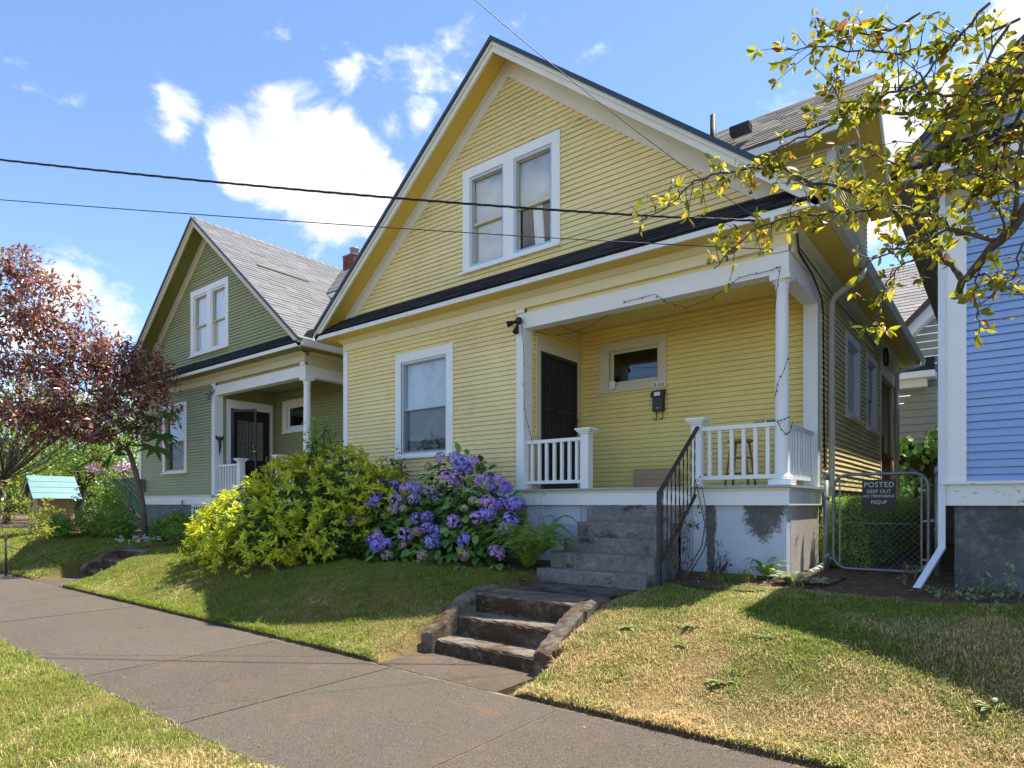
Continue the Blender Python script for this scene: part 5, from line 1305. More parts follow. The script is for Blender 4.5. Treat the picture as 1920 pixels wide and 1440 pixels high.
def cloud(ells, n, L, Wd, droop=0.25, shell=0.45, face=0.5, rng=RNG, jit=0.35, lump=0.55):
    """leaf placement through ellipsoids, gathered in small sprays so that gaps stay between them"""
    Ps, Ds, Ns = [], [], []
    tot = sum(e[1][0] * e[1][1] + e[1][1] * e[1][2] for e in ells)
    for e in ells:
        k = max(9, int(n * (e[1][0] * e[1][1] + e[1][1] * e[1][2]) / tot)); per = 9
        c, d = in_ellipsoid(max(1, k // per), e[0], e[1], shell, rng)
        c = np.repeat(c, per, 0); d = np.repeat(d, per, 0)
        ax = rdir(max(1, k // per), rng); ax[:, 2] = np.abs(ax[:, 2]) * 0.5; ax = np.repeat(unit(ax + d[::per] * 0.8), per, 0)
        m = len(c); s = rng.random(m)[:, None]
        p = c + ax * (s - 0.3) * L * 4.0 * lump + rng.normal(0, L * 0.45, (m, 3))
        Ps.append(p); Ds.append(unit(ax * 0.6 + rdir(m, rng) * 0.9 + np.array([0, 0, -droop]))); Ns.append(unit(d * face + rdir(m, rng) * jit + np.array([0, 0, 0.6])))
    return np.concatenate(Ps), np.concatenate(Ds), np.concatenate(Ns)

# --- golden shrub
def golden_shrub():
    base = Vector((-9.75, 6.0, 0.55))
    t = thing('golden_shrub', 'large golden green leafy shrub beside the hydrangea', 'shrub', base); org = np.array(base)
    rg = np.random.default_rng(21)
    ells = [((-9.9, 5.75, 1.05), (1.25, 0.95, 0.75)), ((-9.3, 6.2, 1.35), (1.25, 0.9, 0.95)), ((-9.0, 6.55, 1.6), (1.15, 0.7, 0.85)), ((-10.55, 5.85, 0.95), (0.8, 0.8, 0.62)),
            ((-8.55, 6.15, 1.0), (0.7, 0.65, 0.6)), ((-9.35, 5.35, 0.8), (0.9, 0.6, 0.5)), ((-10.0, 6.6, 1.35), (1.0, 0.6, 0.75)), ((-8.15, 6.75, 1.45), (0.65, 0.4, 0.7)), ((-10.9, 5.45, 0.80), (0.5, 0.5, 0.4))]
    C, Nn = [], []
    for c, r in ells:
        k = int(330 * (r[0] * r[2] + r[0] * r[1]) / 1.0); p, d = in_ellipsoid(k, c, r, 0.93, rg); C.append(p); Nn.append(d)
    C = np.concatenate(C); Nn = np.concatenate(Nn)
    keep = np.ones(len(C), bool)
    for c, r in ells: keep &= ((((C - np.array(c)) / np.array(r)) ** 2).sum(1) > 0.72)
    keep &= C[:, 2] > gz(C[:, 0], C[:, 1]) + 0.08
    C, Nn = C[keep], Nn[keep]
    C = C + rg.normal(0, 0.05, C.shape)
    gap = vnoise(C[:, 0] + C[:, 1] * 0.6, C[:, 2] * 1.2 + C[:, 1] * 0.5, 5.0, 3) > 0.22; C, Nn = C[gap], Nn[gap]; big = rg.uniform(0.65, 1.35, len(C))
    ax = unit(Nn + np.array([0, 0, 0.65]) + rg.normal(0, 0.3, C.shape))
    P, D, NN, LL = [], [], [], []
    for k in range(10):
        a = k * 2.4 + rg.random(len(C)); e1 = unit(np.cross(ax, rdir(len(C), rg))); e2 = np.cross(ax, e1)
        el = rg.uniform(0.15, 0.75, len(C))[:, None] + (0.5 if k > 7 else 0)
        d = unit(e1 * np.cos(a)[:, None] + e2 * np.sin(a)[:, None] + ax * el)
        P.append(C + ax * rg.normal(0, 0.018, (len(C), 1)) - ax * 0.018 * (k % 3)); D.append(d); NN.append(ax + rg.normal(0, 0.2, C.shape)); LL.append(rg.uniform(0.075, 0.13, len(C)) * big)
    L_ = np.concatenate(LL); leaf_mesh('foliage', np.concatenate(P), np.concatenate(D), np.concatenate(NN), L_, L_ * 0.34, M['shrub'], T2, t, org)
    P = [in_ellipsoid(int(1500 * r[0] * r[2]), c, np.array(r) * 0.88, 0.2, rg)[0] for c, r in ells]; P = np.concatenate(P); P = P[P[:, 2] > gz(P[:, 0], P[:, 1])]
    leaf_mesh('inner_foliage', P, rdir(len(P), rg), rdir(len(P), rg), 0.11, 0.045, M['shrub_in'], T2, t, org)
    b = MB()
    for k in range(26):
        c, r = ells[k % len(ells)]; e = np.array(c) + rdir(1, rg)[0] * np.array(r) * 0.8
        b.tube([tuple(q) for q in branch_path((base.x + rg.normal(0, 0.25), base.y + rg.normal(0, 0.2), 0.5), e, 0.12, 7, rg)], [0.018 - 0.002 * j for j in range(7)], 5)
    b.build('stems', M['twig'], t, org=base)['kind'] = 'stuff'
golden_shrub()

# --- hydrangea: heads placed as in the photograph, leaves below them
def floret_head(name, mat, seed, R=0.095, n=95):
    rg = np.random.default_rng(seed); d = rdir(n, rg); d = d[d[:, 2] > -0.55]; n = len(d)
    c = d * R * np.array([1, 1, 0.85]) * rg.uniform(0.92, 1.04, (n, 1))
    P, D, NN = [], [], []
    e1 = unit(np.cross(d, rdir(n, rg))); e2 = np.cross(d, e1)
    for k in range(4):
        a = k * math.pi / 2; P.append(c); D.append(unit(e1 * math.cos(a) + e2 * math.sin(a) + d * 0.15)); NN.append(d)
    V, F, Cc = leaf_arrays(np.concatenate(P), np.concatenate(D), np.concatenate(NN), 0.024, 0.026, T2)
    return mesh_np(name, V, F, Cc, mat)
def hydrangea():
    base = Vector((-6.75, 6.75, 0.6)); org = np.array(base)
    t = thing('hydrangea', 'hydrangea bush with violet blue flower heads under the yellow house window', 'shrub', base)
    rg = np.random.default_rng(5)
    heads = [(775, 115, 1), (895, 130, 0), (960, 160, 0), (1035, 145, 1), (925, 190, 0), (990, 212, 0), (820, 265, 1), (890, 290, 1), (680, 190, 3), (310, 335, 0), (415, 330, 0), (510, 355, 1), (590, 358, 0), (235, 410, 0), (300, 418, 0), (215, 480, 0), (265, 455, 0),
             (418, 420, 0), (437, 460, 1), (405, 530, 1), (570, 440, 1), (703, 393, 1), (485, 515, 3), (1105, 298, 1), (1168, 300, 0), (1230, 290, 1), (1180, 358, 0), (1285, 365, 0), (1125, 335, 3), (1150, 470, 1), (1235, 485, 0), (1340, 475, 0), (1375, 480, 0), (1058, 588, 1),
             (1135, 570, 0), (1170, 575, 1), (1325, 600, 0), (595, 595, 0), (680, 580, 0), (670, 665, 0), (740, 695, 0), (710, 780, 0), (880, 620, 1), (1295, 670, 0), (1228, 700, 3), (960, 765, 0), (75, 625, 0), (118, 578, 0), (285, 740, 1), (280, 810, 0), (345, 793, 0),
             (480, 800, 2), (590, 700, 2), (505, 720, 1), (1215, 860, 1), (360, 885, 2), (640, 880, 2), (960, 880, 2), (1030, 455, 3), (1080, 470, 3), (962, 515, 3), (1290, 345, 0), (245, 770, 0)]
    mats = ['fl_blue', 'fl_pink', 'fl_dead', 'fl_cream']; meshes = [[floret_head('flower_head', M[m], 50 + 7 * i + j, (0.112, 0.112, 0.082, 0.066)[i]) for j in range(4)] for i, m in enumerate(mats)]
    pos = []
    for i, (cx, cy, k) in enumerate(heads):
        u, v = 640 + cx / 4.174, 830 + cy / 4.174
        Y = 7.20 - 0.00125 * cy + rg.normal(0, 0.05) - (0.12 if cx < 300 else 0) + (0.2 if cx > 1150 else 0)
        p = PY(u, v, min(Y, 7.36)); pos.append(p)
        o = link('flower_head', meshes[k][i % 4], t); o.location = p - base; o.rotation_euler = (rg.normal(-0.2, 0.35), rg.normal(0, 0.35), rg.random() * 6.28); s = rg.uniform(0.85, 1.12); o.scale = (s, s, s)
    pos = np.array([tuple(p) for p in pos])
    # leaf bodies
    ells = [((-7.15, 6.85, 1.15), (1.15, 0.42, 0.62)), ((-6.35, 6.85, 1.15), (0.95, 0.42, 0.62)), ((-6.6, 7.05, 1.75), (0.72, 0.33, 0.55)), ((-5.75, 6.95, 1.3), (0.45, 0.35, 0.5)), ((-7.3, 6.6, 0.9), (0.9, 0.42, 0.38)), ((-6.4, 6.55, 0.88), (1.0, 0.42, 0.36))]
    P, D, NN = [], [], []
    for c, r in ells:
        p, d = in_ellipsoid(int(430 * r[0] * (r[2] + r[1])), c, r, 0.72, rg); P.append(p); D.append(unit(d * np.array([1, 1, 0.2]) + rg.normal(0, 0.45, p.shape) + np.array([0, -0.25, -0.25]))); NN.append(unit(d * 0.7 + np.array([0, -0.35, 0.75]) + rg.normal(0, 0.3, p.shape)))
    # ruff of leaves under each head
    for p in pos:
        for k in range(8):
            a = rg.random() * 6.28; d = np.array([math.cos(a), math.sin(a), -0.35 + rg.normal(0, 0.2)]); P.append((p + d * 0.03 + np.array([0, 0, -0.10 - 0.08 * rg.random()]))[None]); D.append(unit(d)[None]); NN.append(unit(np.array([d[0] * 0.4, d[1] * 0.4 - 0.2, 1.0]))[None])
    P, D, NN = np.concatenate(P), np.concatenate(D), np.concatenate(NN)
    ok = (P[:, 2] > gz(P[:, 0], P[:, 1]) + 0.03) & (P[:, 1] < 7.46); P, D, NN = P[ok], D[ok], NN[ok]
    hx = np.array([(p[0] * CY + p[1] * SY, p[2] - EYE, -p[0] * SY + p[1] * CY) for p in pos]); Q = P + D * 0.07
    q = np.stack([Q[:, 0] * CY + Q[:, 1] * SY, Q[:, 2] - EYE, -Q[:, 0] * SY + Q[:, 1] * CY], 1)
    hide = np.zeros(len(P), bool)
    for h in hx: hide |= (np.hypot(q[:, 0] / q[:, 2] - h[0] / h[2], q[:, 1] / q[:, 2] - h[1] / h[2]) * h[2] < 0.12) & (q[:, 2] < h[2] + 0.06)
    P, D, NN = P[~hide], D[~hide], NN[~hide]                       # heads stand clear of the leaves
    L_ = rg.uniform(0.11, 0.19, len(P))
    f = P[:, 0] * -SY + P[:, 1] * CY; front = np.argsort(P[:, 1] - 0.35 * (P[:, 2] - 1.2) - L_ * 1.5)   # the ones towards the street
    near = front[:300]; rest = front[300:]
    lm = []
    for j in range(4):
        V, F, C = leaf_arrays([(0, 0, 0)], [(1, 0, 0)], [(0, 0, 1)], 1.0, 0.62 + 0.06 * j, T8); V[:, 2] += -0.05 * j * V[:, 0] ** 2; lm.append(mesh_np('leaf', V, F, C, M['hyd_leaf_o']))
    place_leaves(lm, P[near], D[near], NN[near], L_[near], t, org, 'leaf')
    leaf_mesh('foliage', P[rest], D[rest], NN[rest], L_[rest], L_[rest] * 0.64, M['hyd_leaf'], T8, t, org)
    b = MB()
    for i, p in enumerate(pos): b.tube([tuple(q) for q in branch_path((base.x + (p[0] - base.x) * 0.45 + rg.normal(0, .1), 7.0 + rg.normal(0, 0.08), 0.55), p + np.array([0, 0, -0.05]), 0.06, 6, rg)], 0.006, 4)
    b.build('stems', M['twig'], t, org=base)['kind'] = 'stuff'
def place_leaves(meshes, P, D, N_, L_, parent, org, name):
    for i in range(len(P)):
        d = Vector(D[i]).normalized(); n = Vector(N_[i]); n = (n - d * n.dot(d)).normalized(); y = n.cross(d)
        m = Matrix((d, y, n)).transposed().to_4x4() @ Matrix.Scale(L_[i], 4)
        m.translation = Vector(P[i] - org)
        o = link(name, meshes[i % len(meshes)], parent); o.matrix_basis = m
hydrangea()

# --- ferns and small plants
def fern(name, label, base, n, length, seed, mat='fern', rise=0.75, spread=(0, 6.28), cat='fern', pin=0.085):
    rg = np.random.default_rng(seed); t = thing(name, label, cat, base); org = np.array(base)
    P, D, NN, LL = [], [], [], []; b = MB()
    for k in range(n):
        a = rg.uniform(*spread); L_ = length * rg.uniform(0.65, 1.1); ri = rise * rg.uniform(0.6, 1.2); m = 22
        s = np.linspace(0, 1, m); out = np.array([math.cos(a), math.sin(a), 0])
        pts = np.array(base) + out * (s ** 1.15 * L_ * 0.72)[:, None] + np.array([0, 0, 1]) * ((ri * s - 0.62 * ri * s ** 2.8) * L_)[:, None]
        b.tube([tuple(q) for q in pts[::3]], 0.003, 3)
        tg = unit(np.gradient(pts, axis=0)); side = unit(np.cross(tg, np.array([0, 0, 1.0])))
        for sg in (-1, 1):
            P.append(pts[2:]); D.append(unit(side[2:] * sg + tg[2:] * 0.45 + np.array([0, 0, -0.12]))); NN.append(np.cross(side[2:], tg[2:]) * np.ones((m - 2, 1)) + rg.normal(0, 0.15, (m - 2, 3))); LL.append(pin * np.sin(np.pi * (0.12 + 0.85 * s[2:])) * rg.uniform(0.8, 1.1))
    L_ = np.concatenate(LL); leaf_mesh('fronds', np.concatenate(P), np.concatenate(D), np.concatenate(NN), L_, np.maximum(L_ * 0.32, 0.01), M[mat], T2, t, org)
    b.build('stems', M[mat], t, org=base)['kind'] = 'stuff'
    return t
fern('fern', 'large arching green fern beside the weathered porch steps', (-4.93, 6.62, gzf(-4.93, 6.62)), 85, 0.98, 61, rise=1.25, pin=0.10)
p = PY(1432, 1055, 7.3); fern('fern', 'small dark fern against the flaking white porch foundation', (p.x, 7.4, gzf(p.x, 7.4)), 16, 0.38, 62, rise=1.3, pin=0.05)
p = PY(1480, 1062, 7.2); fern('pale_plant', 'pale variegated leafy plant at the porch foundation corner', (p.x, 7.25, gzf(p.x, 7.25)), 22, 0.30, 63, 'pale_weed', 0.9, cat='plant', pin=0.075)
p = PY(1530, 1078, 7.3); fern('pale_plant', 'low pale variegated plant beside the cream downspout foot', (p.x, 7.3, gzf(p.x, 7.3)), 14, 0.24, 64, 'pale_weed', 0.7, cat='plant', pin=0.06)

def clump(name, label, cat, ells, n, L_, w, mat, seed, T=T2, base=None, stems=True, shell=0.4, group=None, droop=0.2, nst=14, stk=1.0):
    rg = np.random.default_rng(seed)
    c0 = ells[0][0]
    if base is None: base = (c0[0], c0[1], gzf(c0[0], c0[1]))
    t = thing(name, label, cat, base, group); org = np.array(base)
    P, D, NN = cloud(ells, n, L_, w, droop, shell, rng=rg)
    ok = P[:, 2] > gz(P[:, 0], P[:, 1]) + 0.02; P, D, NN = P[ok], D[ok], NN[ok]
    l = L_ * rg.uniform(0.7, 1.25, len(P)); leaf_mesh('foliage', P, D, NN, l, l * w, M[mat], T, t, org)
    if stems:
        b = MB()
        for k in range(nst):
            c, r = ells[k % len(ells)]; e = np.array(c) + rdir(1, rg)[0] * np.array(r) * 0.6
            h = stk * max(0.008, 0.011 * (e[2] - base[2]))
            b.tube([tuple(q) for q in branch_path(np.array(base) + np.array([rg.normal(0, .05), rg.normal(0, .05), -0.05]), e, 0.1, 6, rg)], [h * (1 - 0.12 * j) for j in range(6)], 5)
        b.build('stems', M['twig'], t, org=base)['kind'] = 'stuff'
    return t
def pe(u, v, t, ru, rv, rd):      # an ellipsoid whose silhouette covers ru x rv pixels round a pixel at distance t
    c = PD(u, v, t); return (tuple(c), (ru * t / FPX, rd if rd else ru * t / FPX, rv * t / FPX))
clump('climbing_shrub', 'upright dark green shrub growing in front of the lower window of the yellow house', 'shrub', [((-8.2, 7.25, 2.1), (0.14, 0.12, 0.36)), ((-8.5, 7.2, 1.9), (0.4, 0.15, 0.35))], 520, 0.07, 0.5, 'hyd_leaf', 71)
clump('dried_plant', 'dry brown seeded plant between the golden shrub and the hydrangea', 'plant', [((-8.05, 6.95, 1.75), (0.14, 0.1, 0.38)), ((-7.75, 6.95, 1.7), (0.14, 0.1, 0.36)), ((-8.3, 6.95, 1.6), (0.16, 0.1, 0.34))], 1100, 0.045, 0.4, 'dead', 72)
clump('laurel_shrub', 'tall dark leafy shrub behind the golden shrub by the green porch column', 'shrub', [pe(605, 815, 10.6, 26, 26, 0.25), pe(585, 845, 10.6, 22, 16, 0.25)], 420, 0.075, 0.45, 'bed', 73)
# dry vine over the handrail
clump('dry_vine', 'dead brown vine tangled round the iron handrail', 'vine', [((-2.95, 7.45, 1.75), (0.08, 0.10, 0.12)), ((-2.98, 7.2, 1.35), (0.07, 0.22, 0.28)), ((-2.98, 6.95, 0.95), (0.08, 0.25, 0.28))], 240, 0.045, 0.55, 'vine_dead', 74, base=(-2.97, 6.9, 0.6), nst=8, stk=0.8)
p = PY(1345, 1055, 7.45); clump('dead_weed', 'withered brown weed against the flaking porch foundation', 'weed', [((p.x, 7.5, 0.86), (0.035, 0.02, 0.16)), ((p.x + 0.1, 7.5, 0.82), (0.03, 0.02, 0.12))], 90, 0.035, 0.4, 'vine_dead', 75)
p = PY(1015, 960, 7.3); clump('seeding_weed', 'tall spindly seeding weed above the fern by the porch skirt', 'weed', [((p.x, 7.3, 1.5), (0.14, 0.08, 0.28))], 130, 0.022, 0.4, 'weed', 76, base=(p.x, 7.3, 0.62), nst=5, stk=0.25)

p = PY(1895, 1105, 7.3); clump('leafy_weed', 'small broad leaved weed in the dark soil under the blue house', 'weed', [((p.x, 7.3, 0.78), (0.13, 0.08, 0.07))], 60, 0.07, 0.6, 'weed', 77, nst=4, stk=0.4)
p = PY(1740, 1092, 7.5); clump('leafy_weed', 'low green weeds round the foot of the white downspout', 'weed', [((p.x - .15, 7.55, 0.76), (0.10, 0.08, 0.08)), ((p.x + .22, 7.0, 0.70), (0.16, 0.10, 0.05)), ((p.x + .45, 6.95, 0.70), (0.16, 0.10, 0.05))], 260, 0.045, 0.5, 'weed', 78, nst=6, stk=0.3)
# --- weeds in the lawn
def rosette(u, v, zoff, R, seed, label, mat='weed'):
    d = pray(u, v); o = Vector((0, 0, EYE)); tt = 2.0
    while tt < 20 and (o + d * tt).z > gzf((o + d * tt).x, (o + d * tt).y): tt += 0.02
    p = o + d * tt; rg = np.random.default_rng(seed)
    t = thing('lawn_weed', label, 'weed', p, 'weeds in the lawn'); n = 24
    a = rg.random(n) * 6.28; D = np.stack([np.cos(a), np.sin(a), rg.uniform(0.05, 0.4, n)], 1)
    for k in range(n):
        L_ = R * rg.uniform(0.35, 1.0); V, F, C = leaf_arrays([(0, 0, 0.005)], [D[k]], [(0, 0, 1)], L_, L_ * 0.34, T8); link('leaf', mesh_np('leaf', V, F, C, M[mat]), t)
WL = 'pale green flat rosette weed in the dry lawn'
for i, (cx, cy, R) in enumerate(((985, 735, .14), (1260, 730, .13), (1410, 990, .14), (1615, 780, .11), (1230, 812, .09))): rosette(780 + cx / 2.4615, 880 + cy / 2.4615, 0, R, 300 + i, WL)
p = PZ(1866, 1263, 0.50); st_ = MB().lathe([(0.003, 0), (0.012, 0.005), (0.015, 0.012), (0.011, 0.02), (0.003, 0.023)], (0, 0, 0), 12).build('pebble', M['paper']); st_.location = (p.x, p.y, gzf(p.x, p.y) + 0.012)
tag(st_, 'small white pebble lying in the shaded grass', 'pebble')
rosette(1860, 1330, 0, .13, 310, WL); rosette(838, 1096, 0, .09, 311, WL); rosette(975, 1088, 0, .12, 312, WL)

# --- box hedge behind the gate
def hedge():
    x0, x1, y0, y1, z0, z1 = -1.90, -1.38, 9.05, 15.2, 0.66, 1.55
    t = thing('box_hedge', 'clipped green box hedge along the yellow house behind the gate', 'hedge', ((x0 + x1) / 2, 12, 0.68)); org = np.array(t.location)
    rg = np.random.default_rng(91); MB().box(x0 + 0.08, x1 - 0.1, y0 + 0.1, y1 - 0.1, z0, z1 - 0.1).build('core', M['core'], t, org=org)
    P = []
    n = 15000; P.append(np.stack([np.full(n, x1), rg.uniform(y0, y1, n), rg.uniform(z0, z1, n)], 1)); n = 5000; P.append(np.stack([rg.uniform(x0, x1, n), np.full(n, y0), rg.uniform(z0, z1, n)], 1)); n = 6000; P.append(np.stack([rg.uniform(x0, x1, n), rg.uniform(y0, y1, n), np.full(n, z1)], 1))
    P = np.concatenate(P); P += rg.normal(0, 0.022, P.shape); P[:, 0] += 0.03 * np.sin(P[:, 1] * 2.3) * np.sin(P[:, 2] * 5); P[:, 2] += 0.015 * np.sin(P[:, 1] * 3)
    l = rg.uniform(0.022, 0.042, len(P)); leaf_mesh('foliage', P, unit(rdir(len(P), rg) + np.array([0.2, -0.2, 0.5])), rdir(len(P), rg) + np.array([0.4, -0.3, 0.5]), l, l * 0.55, M['hedge'], T2, t, org)
hedge()

# --- ivy bank
def ivy():
    rg = np.random.default_rng(95); n = 4200
    a = PY(1640, 900, 17.6).x; x = rg.uniform(-3.6, 3.0, n)
    top = 3.45 + 0.25 * np.sin(x * 1.7 + 1) + 0.18 * np.sin(x * 4.1) + 0.1 * np.sin(x * 9)
    z = 0.6 + (top - 0.6) * rg.random(n) ** 0.85; y = 17.7 + 0.35 * np.sin(x * 2.1 + z * 1.8) + 0.25 * np.sin(z * 4 + x) + (z - 0.6) * 0.18 + rg.normal(0, 0.10, n)
    t = thing('ivy_bank', 'dense dark green ivy bank behind the passage gate', 'ivy', (-0.5, 18.2, 0.7)); org = np.array(t.location)
    P = np.stack([x, y, z], 1)
    D = unit(np.stack([rg.normal(0, 0.6, n), rg.normal(-0.3, 0.3, n), rg.normal(-0.9, 0.3, n)], 1)); NN = unit(np.stack([rg.normal(0, 0.35, n), rg.normal(-0.8, 0.2, n), rg.normal(0.55, 0.3, n)], 1))
    l = rg.uniform(0.11, 0.19, n); leaf_mesh('foliage', P, D, NN, l, l * 0.85, M['ivy'], T8, t, org)
    b = MB(); b.prism([(-3.7, 17.9, 0.4), (-3.7, 18.5, 3.0), (-3.7, 19.0, 3.0), (-3.7, 19.0, 0.4)], (6.9, 0, 0)).build('core', M['core'], t, org=org)
ivy()

# --- crab apple over the sidewalk
def crab_apple():
    base = (2.5, 1.15, 0.0); org = np.array(base)
    t = thing('crab_apple_tree', 'crab apple tree with yellowing leaves hanging over the sidewalk', 'tree', base)
    rg = np.random.default_rng(17)
    def px(pts, d0, d1, w0, w1, jitter=0.0):
        n = len(pts); return [(np.array(PD(1200 + x / 2.6667, 80 + y / 2.6667, d0 + (d1 - d0) * i / max(1, n - 1))), w0 + (w1 - w0) * i / max(1, n - 1)) for i, (x, y) in enumerate(pts)]
    entry = px([(1935, 815)], 2.55, 2.55, 0, 0)[0][0]
    limbs = []
    tr = [np.array(base) + np.array([0, 0, -0.15]), np.array([2.46, 1.18, 0.9]), np.array([2.38, 1.25, 1.9]), np.array([2.2, 1.45, 2.7])]
    trunk = MB().tube([tuple(p) for p in tr], [0.13, 0.11, 0.095, 0.08], 14).build('trunk', M['bark'], t, org=base)
    main = [tr[-1], np.array([1.7, 1.9, 3.25]), np.array([1.05, 2.55, 3.45]), np.array([0.5, 3.05, 3.2]), entry] + [q for q, _ in px([(1800, 990), (1690, 1110), (1610, 1190), (1598, 1250)], 2.6, 2.75, 0, 0)]
    limbs.append((main, [0.065, 0.05, 0.036, 0.027, 0.021, 0.019, 0.0175, 0.016, 0.014], False))
    up = [tr[-1], np.array([1.8, 1.7, 3.5]), np.array([1.2, 2.4, 4.2])]
    limbs.append((up, [0.06, 0.045, 0.03], True))
    defs = [
        ([(1605, 1180), (1560, 1110), (1450, 1010), (1350, 920), (1280, 850), (1200, 800), (1100, 750), (960, 710), (850, 705), (780, 660), (700, 620), (550, 625), (400, 650), (270, 690), (200, 760), (130, 830), (0, 890)], 2.75, 3.3, .013, .003),
        ([(1770, 990), (1650, 955), (1540, 930), (1470, 880), (1350, 830), (1250, 810), (1100, 840), (980, 845), (850, 860), (700, 880), (560, 940), (430, 1060), (370, 1130)], 2.6, 3.2, .010, .003),
        ([(1540, 930), (1450, 990), (1300, 1010), (1200, 1070), (1130, 1100)], 2.65, 2.9, .006, .003),
        ([(1500, 1030), (1400, 1080), (1330, 1100), (1230, 1200), (1200, 1330), (1150, 1420)], 2.7, 2.9, .005, .0025),
        ([(2050, 230), (1920, 275), (1700, 320), (1400, 360), (1250, 350), (1060, 325), (1000, 380), (850, 470), (700, 520), (560, 640)], 2.5, 3.1, .011, .003),
        ([(2050, 200), (1920, 245), (1700, 270), (1550, 265), (1450, 255), (1420, 190), (1360, 100)], 2.4, 2.7, .009, .003),
        ([(2050, -80), (1900, 60), (1750, 180), (1620, 270), (1500, 340), (1400, 480), (1300, 620), (1210, 760)], 2.4, 2.8, .007, .0025),
        ([(2000, 150), (1920, 300), (1860, 440), (1790, 600), (1700, 750), (1600, 850)], 2.4, 2.7, .009, .003),
        ([(1900, -120), (1650, -20), (1500, 10), (1300, 60), (1100, 40), (900, 20), (730, 25)], 2.5, 2.9, .007, .0025),
        ([(1750, -200), (1620, -60), (1540, 40), (1400, 200), (1180, 290), (1010, 300), (950, 200), (960, 120)], 2.5, 2.9, .007, .0025),
        ([(1700, 1110), (1690, 1220), (1690, 1340), (1695, 1450)], 2.65, 2.6, .004, .002),
        ([(1860, 900), (1880, 640), (1910, 500), (1960, 350)], 2.55, 2.4, .009, .006),
        ([(1820, 960), (1800, 800), (1750, 770), (1650, 740), (1500, 730), (1400, 770)], 2.55, 2.8, .006, .0025),
        ([(1640, 1160), (1750, 1170), (1850, 1230), (1930, 1290)], 2.7, 2.5, .005, .0025),
        ([(1300, 620), (1180, 560), (1080, 600), (1000, 580)], 2.7, 2.9, .004, .0025),
        ([(2000, 420), (1800, 470), (1600, 560), (1500, 600), (1420, 700), (1300, 730)], 2.45, 2.7, .007, .0025),
        ([(1850, -100), (1750, 60), (1640, 330), (1560, 470), (1480, 560)], 2.4, 2.6, .006, .0025),
        ([(1400, -150), (1250, -60), (1150, -40), (1000, -20), (880, -60)], 2.6, 2.9, .006, .0025),
        ([(1980, 620), (1860, 700), (1760, 680), (1660, 650), (1560, 690)], 2.45, 2.7, .006, .0025),
        ([(2000, 60), (1850, 230), (1700, 420), (1580, 640), (1480, 800)], 2.35, 2.65, .006, .0025),
        ([(1950, 950), (1900, 1040), (1880, 1140), (1800, 1240)], 2.5, 2.55, .005, .0025),
    ]
    for pts, d0, d1, w0, w1 in defs:
        q = px(pts, d0, d1, w0, w1); limbs.append(([a for a, _ in q], [b for _, b in q], True))
    # join loose starts outside the picture to the limb overhead
    hub = np.array([0.95, 2.5, 3.75])
    MB().tube([tuple(up[-1]), tuple(hub)], [0.03, 0.026], 8).build('limb', M['bark'], t, org=base)
    for k, (P, R, lv) in enumerate(limbs):
        if lv and k > 1:
            s = P[0]
            u_ = 960 + FPX * (s[0] * CY + s[1] * SY) / (-s[0] * SY + s[1] * CY); v_ = HZ - FPX * (s[2] - EYE) / (-s[0] * SY + s[1] * CY)
            if u_ > 1920 or v_ < 0: MB().tube([tuple(hub), tuple((hub + s) / 2 + np.array([0, 0, 0.12])), tuple(s)], [R[0] * 1.8, R[0] * 1.4, R[0]], 6).build('limb', M['bark'], t, org=base)
    P_, D_, N_, L_ = [], [], [], []; tw = MB()
    for k, (P, R, lv) in enumerate(limbs):
        P = np.array(P); fine = [P[0]]; rad = [R[0]]
        for i in range(len(P) - 1):
            m = 3
            for j in range(1, m + 1):
                q = P[i] + (P[i + 1] - P[i]) * j / m
                if j < m: q = q + rg.normal(0, 0.006 if lv else 0.004, 3)
                fine.append(q); rad.append(R[i] + (R[i + 1] - R[i]) * j / m)
        MB().tube([tuple(p) for p in fine], rad, 8 if R[0] > 0.01 else 6).build('limb' if R[0] > 0.008 else 'twig', M['bark'] if R[0] > 0.02 else M['twig'], t, org=base)
        if not lv: continue
        fine = np.array(fine); seg = np.linalg.norm(np.diff(fine, axis=0), axis=1); S = np.concatenate([[0], np.cumsum(seg)])
        s = 0.04 if k > 1 else 0.3
        while s < S[-1]:
            i = min(np.searchsorted(S, s) - 1, len(fine) - 2); i = max(i, 0); f = (s - S[i]) / max(seg[i], 1e-6); p = fine[i] + (fine[i + 1] - fine[i]) * f
            tg = (fine[i + 1] - fine[i]) / max(seg[i], 1e-6)
            d = unit((rdir(1, rg)[0] + tg * 0.5 + np.array([0, 0, 0.1]))[None])[0]; ln = rg.uniform(0.015, 0.11) if rg.random() < 0.8 else rg.uniform(0.1, 0.2)
            e = p + d * ln; mid = p + d * ln * 0.5 + rg.normal(0, 0.006, 3)
            tw.tube([tuple(p), tuple(mid), tuple(e)], [0.0025, 0.002, 0.0015], 4, cap=False)
            sparse = k in (12, 14, 22) or (k > 1 and p[2] < 2.75 and (p[0] * CY + p[1] * SY) > 1.9)
            nl = rg.integers(3, 6) if sparse else rg.integers(6, 10)
            for j in range(nl):
                b_ = e if rg.random() < 0.7 else mid
                dd = unit((d * 0.5 + rdir(1, rg)[0] + np.array([0, 0, -0.25]))[None])[0]
                P_.append(b_ + dd * 0.006); D_.append(dd); N_.append(rdir(1, rg)[0] + np.array([0, 0, 0.4])); L_.append(0.024 + 0.04 * rg.random() ** 1.3)
            s += rg.uniform(0.014, 0.042)
    P_, D_, N_, L_ = np.array(P_), np.array(D_), np.array(N_), np.array(L_)
    fw = P_[:, 0] * -SY + P_[:, 1] * CY; rt = P_[:, 0] * CY + P_[:, 1] * SY; inside = (np.abs(rt / fw) < 0.82) & ((P_[:, 2] - EYE) / fw < 0.80)
